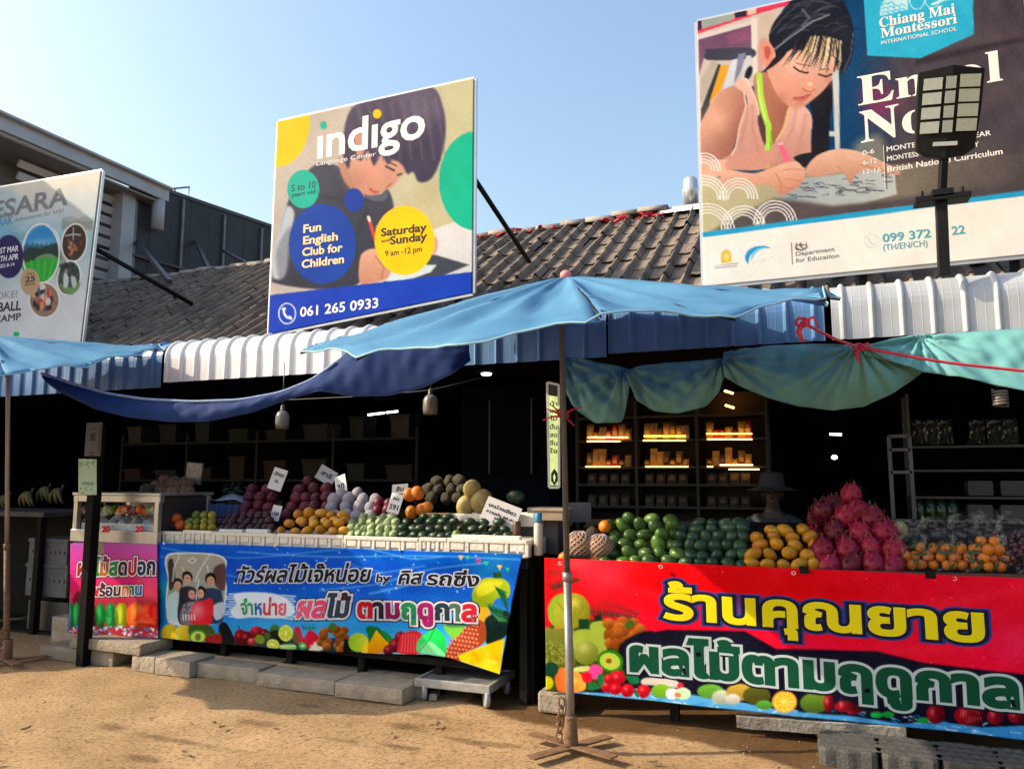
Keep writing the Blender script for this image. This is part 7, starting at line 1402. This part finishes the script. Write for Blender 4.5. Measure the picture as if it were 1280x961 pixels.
# left neighbour stall with bananas and crates
ny = 5.9; lt = thing('fruit_stall', 'dark low neighbouring stall at the far left carrying bananas', 'fruit stall', (-8.6, ny, 0)); zt = at(45, 640, ny)[2]
mb = MB(); mb.box((-8.9, ny+.35, zt-.02), (2.6, .9, .05)); mb.build('counter_top', mat('old_grey_board', (.06, .058, .055), .8, .3, 6), lt, .005)
for x in (-10.1, -7.75):
    for y in (ny, ny+.7): mb = MB(); mb.box((x, y, zt/2), (.07, .07, zt)); mb.build('leg', wood, lt)
mb = MB(); mb.box((-8.9, ny+.75, zt/2), (2.6, .03, zt)); mb.build('rear_board', black, lt)
ban = mat('banana_yellow', (.12, .11, .04), .6, .3, 4, rand=.3)
def bananas(px, py, Y, n_, label):
    c = at(px, py, Y); t = thing('banana_bunch', label, 'bananas', c, 'banana bunches on the far left stall')
    for k in range(n_):
        a = -.7+1.4*k/(n_-1); mb = MB(); pts = [c+np.array([.18*math.sin(a)*u+.02*RNG.normal()*0, -.06*math.sin(u*2.4)-.02*(k % 2), .10-.16*u*u+.02*math.cos(a)]) for u in np.linspace(0, 1, 8)]; mb.tube(pts, [.008, .014, .02, .022, .022, .02, .014, .006], 6); mb.build('banana', ban, t)
    mb = MB(); mb.tube([c+np.array([0, 0, .08]), c+np.array([0, .02, .16])], .014, 6); mb.build('stalk', stem_m, t)
bananas(38, 628, 6.1, 7, 'banana bunch at the left end of the dark stall'); bananas(60, 622, 6.25, 7, 'middle banana bunch on the dark stall'); bananas(76, 624, 6.15, 6, 'banana bunch nearest the pink cart'); bananas(10, 632, 6.1, 6, 'banana bunch cut by the left photo edge')
fb = mat('grey_foam_crate', (.10, .105, .115), .8, .2, 6, bump=.3)
for k, (pa, pb, lab) in enumerate((((34, 705), (86, 674), 'upper grey foam crate stacked under the banana stall'), ((30, 744), (86, 706), 'lower grey foam crate stacked under the banana stall'))):
    a, b_ = at(*pa, 5.95), at(*pb, 5.95); mb = MB(); z0, z1 = a[2], b_[2]; cx = (a[0]+b_[0])/2; W = b_[0]-a[0]; mb.box((cx, 6.15, (z0+z1)/2-.01), (W-.02, .4, z1-z0-.03)); mb.box((cx, 6.15, z1-.02), (W, .42, .04))
    for j in range(8): mb.box((cx-W*.4+j*W*.115, 5.944, (z0+z1)/2), (.035, .012, .03))
    tag(mb.build('foam_crate', fb, loc=(cx, 6.15, z0), bevel=.006), lab, 'crate', 'grey crates under the banana stall')
mb = MB(); a = at(60, 770, 6.0); mb.box((a[0], 6.2, .16), (.6, .42, .32)); tag(mb.build('dark_crate', mat('dark_plastic_crate', (.03, .03, .035), .5, .2, 6), loc=(a[0], 6.2, 0), bevel=.006), 'dark low crate carrying the two grey foam crates', 'crate')

# ================================================================== THE VENDOR IN THE SHADE
vp = at(966, 625, 7.0); vx, vy = vp[0], 7.0; zh = at(966, 621, 7.0)[2]      # height of the face
person = thing('person', 'vendor in a wide brimmed grey hat and grey shirt standing in shade behind the mangoes', 'person', (vx, vy, 0))
def skin_body(name, joints, edges, mtl, parent, sub=2):
    me = bpy.data.meshes.new(name); me.from_pydata([tuple(Vector(j[0])-wl(parent)) for j in joints], edges, []); o = bpy.data.objects.new(name, me); COL.objects.link(o)
    md = o.modifiers.new('skin', 'SKIN'); md.use_smooth_shade = True; sv = me.skin_vertices[0].data if me.skin_vertices else None
    if sv is None:
        bm_ = None
    for i, j in enumerate(joints):
        me.skin_vertices[0].data[i].radius = (j[1], j[2] if len(j) > 2 else j[1]); me.skin_vertices[0].data[i].use_root = (i == 0)
    s2 = o.modifiers.new('sub', 'SUBSURF'); s2.levels = s2.render_levels = sub
    bpy.context.view_layer.update(); m2 = bpy.data.meshes.new_from_object(o.evaluated_get(bpy.context.evaluated_depsgraph_get())); o.modifiers.clear(); o.data = m2
    m2.materials.clear(); m2.materials.append(mtl)
    for p_ in m2.polygons: p_.use_smooth = True
    o.parent = parent; WL[o.name] = wl(parent); return o
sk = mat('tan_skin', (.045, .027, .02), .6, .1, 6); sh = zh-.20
def J(x, y, z, *r): return ((vx+x, vy+y, z), *r)
jo = [J(0, 0, .92, .15, .11), J(0, 0, 1.1, .14, .10), J(0, 0, sh-.12, .17, .11), J(0, 0, sh, .11, .08), J(0, -.01, sh+.09, .05), J(0, -.03, zh+.02, .075, .09), J(0, -.01, zh+.12, .06, .07),
      J(.19, 0, sh-.02, .06), J(.24, -.05, sh-.26, .045), J(.17, -.24, sh-.38, .035), J(.13, -.34, sh-.38, .032, .018), J(-.19, 0, sh-.02, .06), J(-.24, -.05, sh-.26, .045), J(-.17, -.24, sh-.38, .035), J(-.13, -.34, sh-.38, .032, .018),
      J(.1, 0, .82, .09), J(.11, -.02, .46, .06), J(.11, .02, .08, .045), J(.11, -.14, .03, .04, .025), J(-.1, 0, .82, .09), J(-.11, -.02, .46, .06), J(-.11, .02, .08, .045), J(-.11, -.14, .03, .04, .025)]
fing = []
ed = [(0, 1), (1, 2), (2, 3), (3, 4), (4, 5), (5, 6), (3, 7), (7, 8), (8, 9), (9, 10), (3, 11), (11, 12), (12, 13), (13, 14), (0, 15), (15, 16), (16, 17), (17, 18), (0, 19), (19, 20), (20, 21), (21, 22)]
for w_i, sx in ((10, 1), (14, -1)):
    bx, by, bz = jo[w_i][0]; bx -= vx; by -= vy
    for k, (dx, l) in enumerate(((-.024, .062), (-.008, .07), (.008, .066), (.024, .052))):
        i0 = len(jo); jo += [J(bx+dx, by-.03, bz-.004, .0085), J(bx+dx*1.1, by-.03-l*.55, bz-.012, .008), J(bx+dx*1.15, by-.03-l, bz-.035, .0065)]; ed += [(w_i, i0), (i0, i0+1), (i0+1, i0+2)]
    i0 = len(jo); jo += [J(bx-sx*.03, by+.0, bz-.008, .010), J(bx-sx*.05, by-.03, bz-.02, .008)]; ed += [(w_i, i0), (i0, i0+1)]
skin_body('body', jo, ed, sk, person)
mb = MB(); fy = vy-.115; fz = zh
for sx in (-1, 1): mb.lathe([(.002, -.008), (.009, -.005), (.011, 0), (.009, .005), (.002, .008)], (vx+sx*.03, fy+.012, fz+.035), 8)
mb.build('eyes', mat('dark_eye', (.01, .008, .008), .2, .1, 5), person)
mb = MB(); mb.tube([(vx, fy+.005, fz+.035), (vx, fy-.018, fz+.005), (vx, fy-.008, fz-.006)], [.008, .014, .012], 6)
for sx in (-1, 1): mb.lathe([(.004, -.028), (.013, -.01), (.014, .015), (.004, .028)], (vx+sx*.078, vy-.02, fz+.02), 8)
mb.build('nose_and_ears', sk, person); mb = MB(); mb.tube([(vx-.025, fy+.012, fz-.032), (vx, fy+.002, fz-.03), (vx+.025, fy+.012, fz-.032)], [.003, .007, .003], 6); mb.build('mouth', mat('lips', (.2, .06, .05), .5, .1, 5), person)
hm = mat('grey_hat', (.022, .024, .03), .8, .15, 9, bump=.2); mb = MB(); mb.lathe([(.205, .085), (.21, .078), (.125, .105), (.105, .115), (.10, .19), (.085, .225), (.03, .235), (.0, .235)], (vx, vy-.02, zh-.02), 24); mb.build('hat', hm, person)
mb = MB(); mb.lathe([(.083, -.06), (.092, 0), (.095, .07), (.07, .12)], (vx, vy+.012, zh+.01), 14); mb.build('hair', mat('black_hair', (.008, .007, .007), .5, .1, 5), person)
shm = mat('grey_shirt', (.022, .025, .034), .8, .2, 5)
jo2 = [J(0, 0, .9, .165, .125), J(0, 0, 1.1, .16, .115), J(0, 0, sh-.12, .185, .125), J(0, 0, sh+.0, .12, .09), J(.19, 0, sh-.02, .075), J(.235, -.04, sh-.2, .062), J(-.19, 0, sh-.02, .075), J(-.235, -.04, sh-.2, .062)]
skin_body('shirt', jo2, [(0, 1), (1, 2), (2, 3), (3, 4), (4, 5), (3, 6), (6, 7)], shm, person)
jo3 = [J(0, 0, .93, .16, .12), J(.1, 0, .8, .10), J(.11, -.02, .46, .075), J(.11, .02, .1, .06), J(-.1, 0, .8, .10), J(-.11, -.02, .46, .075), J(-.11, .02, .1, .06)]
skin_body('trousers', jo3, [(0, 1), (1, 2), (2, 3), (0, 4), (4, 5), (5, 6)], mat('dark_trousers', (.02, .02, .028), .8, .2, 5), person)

# dim stock along the back of the left half of the hall
BYk = 8.9; bx0, bx1 = at(150, 600, BYk)[0], at(520, 600, BYk)[0]
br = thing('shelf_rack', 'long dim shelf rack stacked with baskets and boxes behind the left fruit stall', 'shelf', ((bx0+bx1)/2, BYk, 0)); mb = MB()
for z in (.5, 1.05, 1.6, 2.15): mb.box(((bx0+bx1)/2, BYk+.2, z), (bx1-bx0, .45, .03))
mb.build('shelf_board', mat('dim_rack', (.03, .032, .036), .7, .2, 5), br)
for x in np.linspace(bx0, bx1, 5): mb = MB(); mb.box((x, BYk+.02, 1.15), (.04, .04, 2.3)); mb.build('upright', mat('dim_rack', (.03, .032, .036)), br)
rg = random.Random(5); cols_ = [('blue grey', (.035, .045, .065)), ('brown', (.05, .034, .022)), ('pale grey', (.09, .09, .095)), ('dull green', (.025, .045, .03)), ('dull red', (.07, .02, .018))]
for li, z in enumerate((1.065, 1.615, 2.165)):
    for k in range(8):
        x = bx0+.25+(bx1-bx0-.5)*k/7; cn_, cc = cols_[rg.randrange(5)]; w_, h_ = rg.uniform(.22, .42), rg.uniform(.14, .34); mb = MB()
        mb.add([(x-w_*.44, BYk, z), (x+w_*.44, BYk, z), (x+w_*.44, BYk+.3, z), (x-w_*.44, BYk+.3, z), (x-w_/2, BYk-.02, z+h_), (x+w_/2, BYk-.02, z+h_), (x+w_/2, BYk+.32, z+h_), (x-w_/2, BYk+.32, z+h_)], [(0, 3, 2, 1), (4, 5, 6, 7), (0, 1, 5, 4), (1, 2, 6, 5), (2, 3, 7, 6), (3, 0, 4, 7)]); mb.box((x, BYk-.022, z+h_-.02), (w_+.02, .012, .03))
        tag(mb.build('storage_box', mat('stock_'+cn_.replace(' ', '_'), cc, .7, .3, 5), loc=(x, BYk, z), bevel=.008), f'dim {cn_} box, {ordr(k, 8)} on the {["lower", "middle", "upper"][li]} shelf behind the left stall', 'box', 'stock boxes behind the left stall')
# wires between the lamps
mb = MB(); q = [at(353, 500, 6.17), at(440, 496, 6.17), at(538, 488, 6.17), at(610, 470, 6.6)]
mb.tube(interp(q, 24), .005, 5); tag(mb.build('electric_cable', mat('lamp_socket', (.05, .05, .05)), loc=q[0]), 'thin dark cable strung between the bulbs under the awning', 'cable')
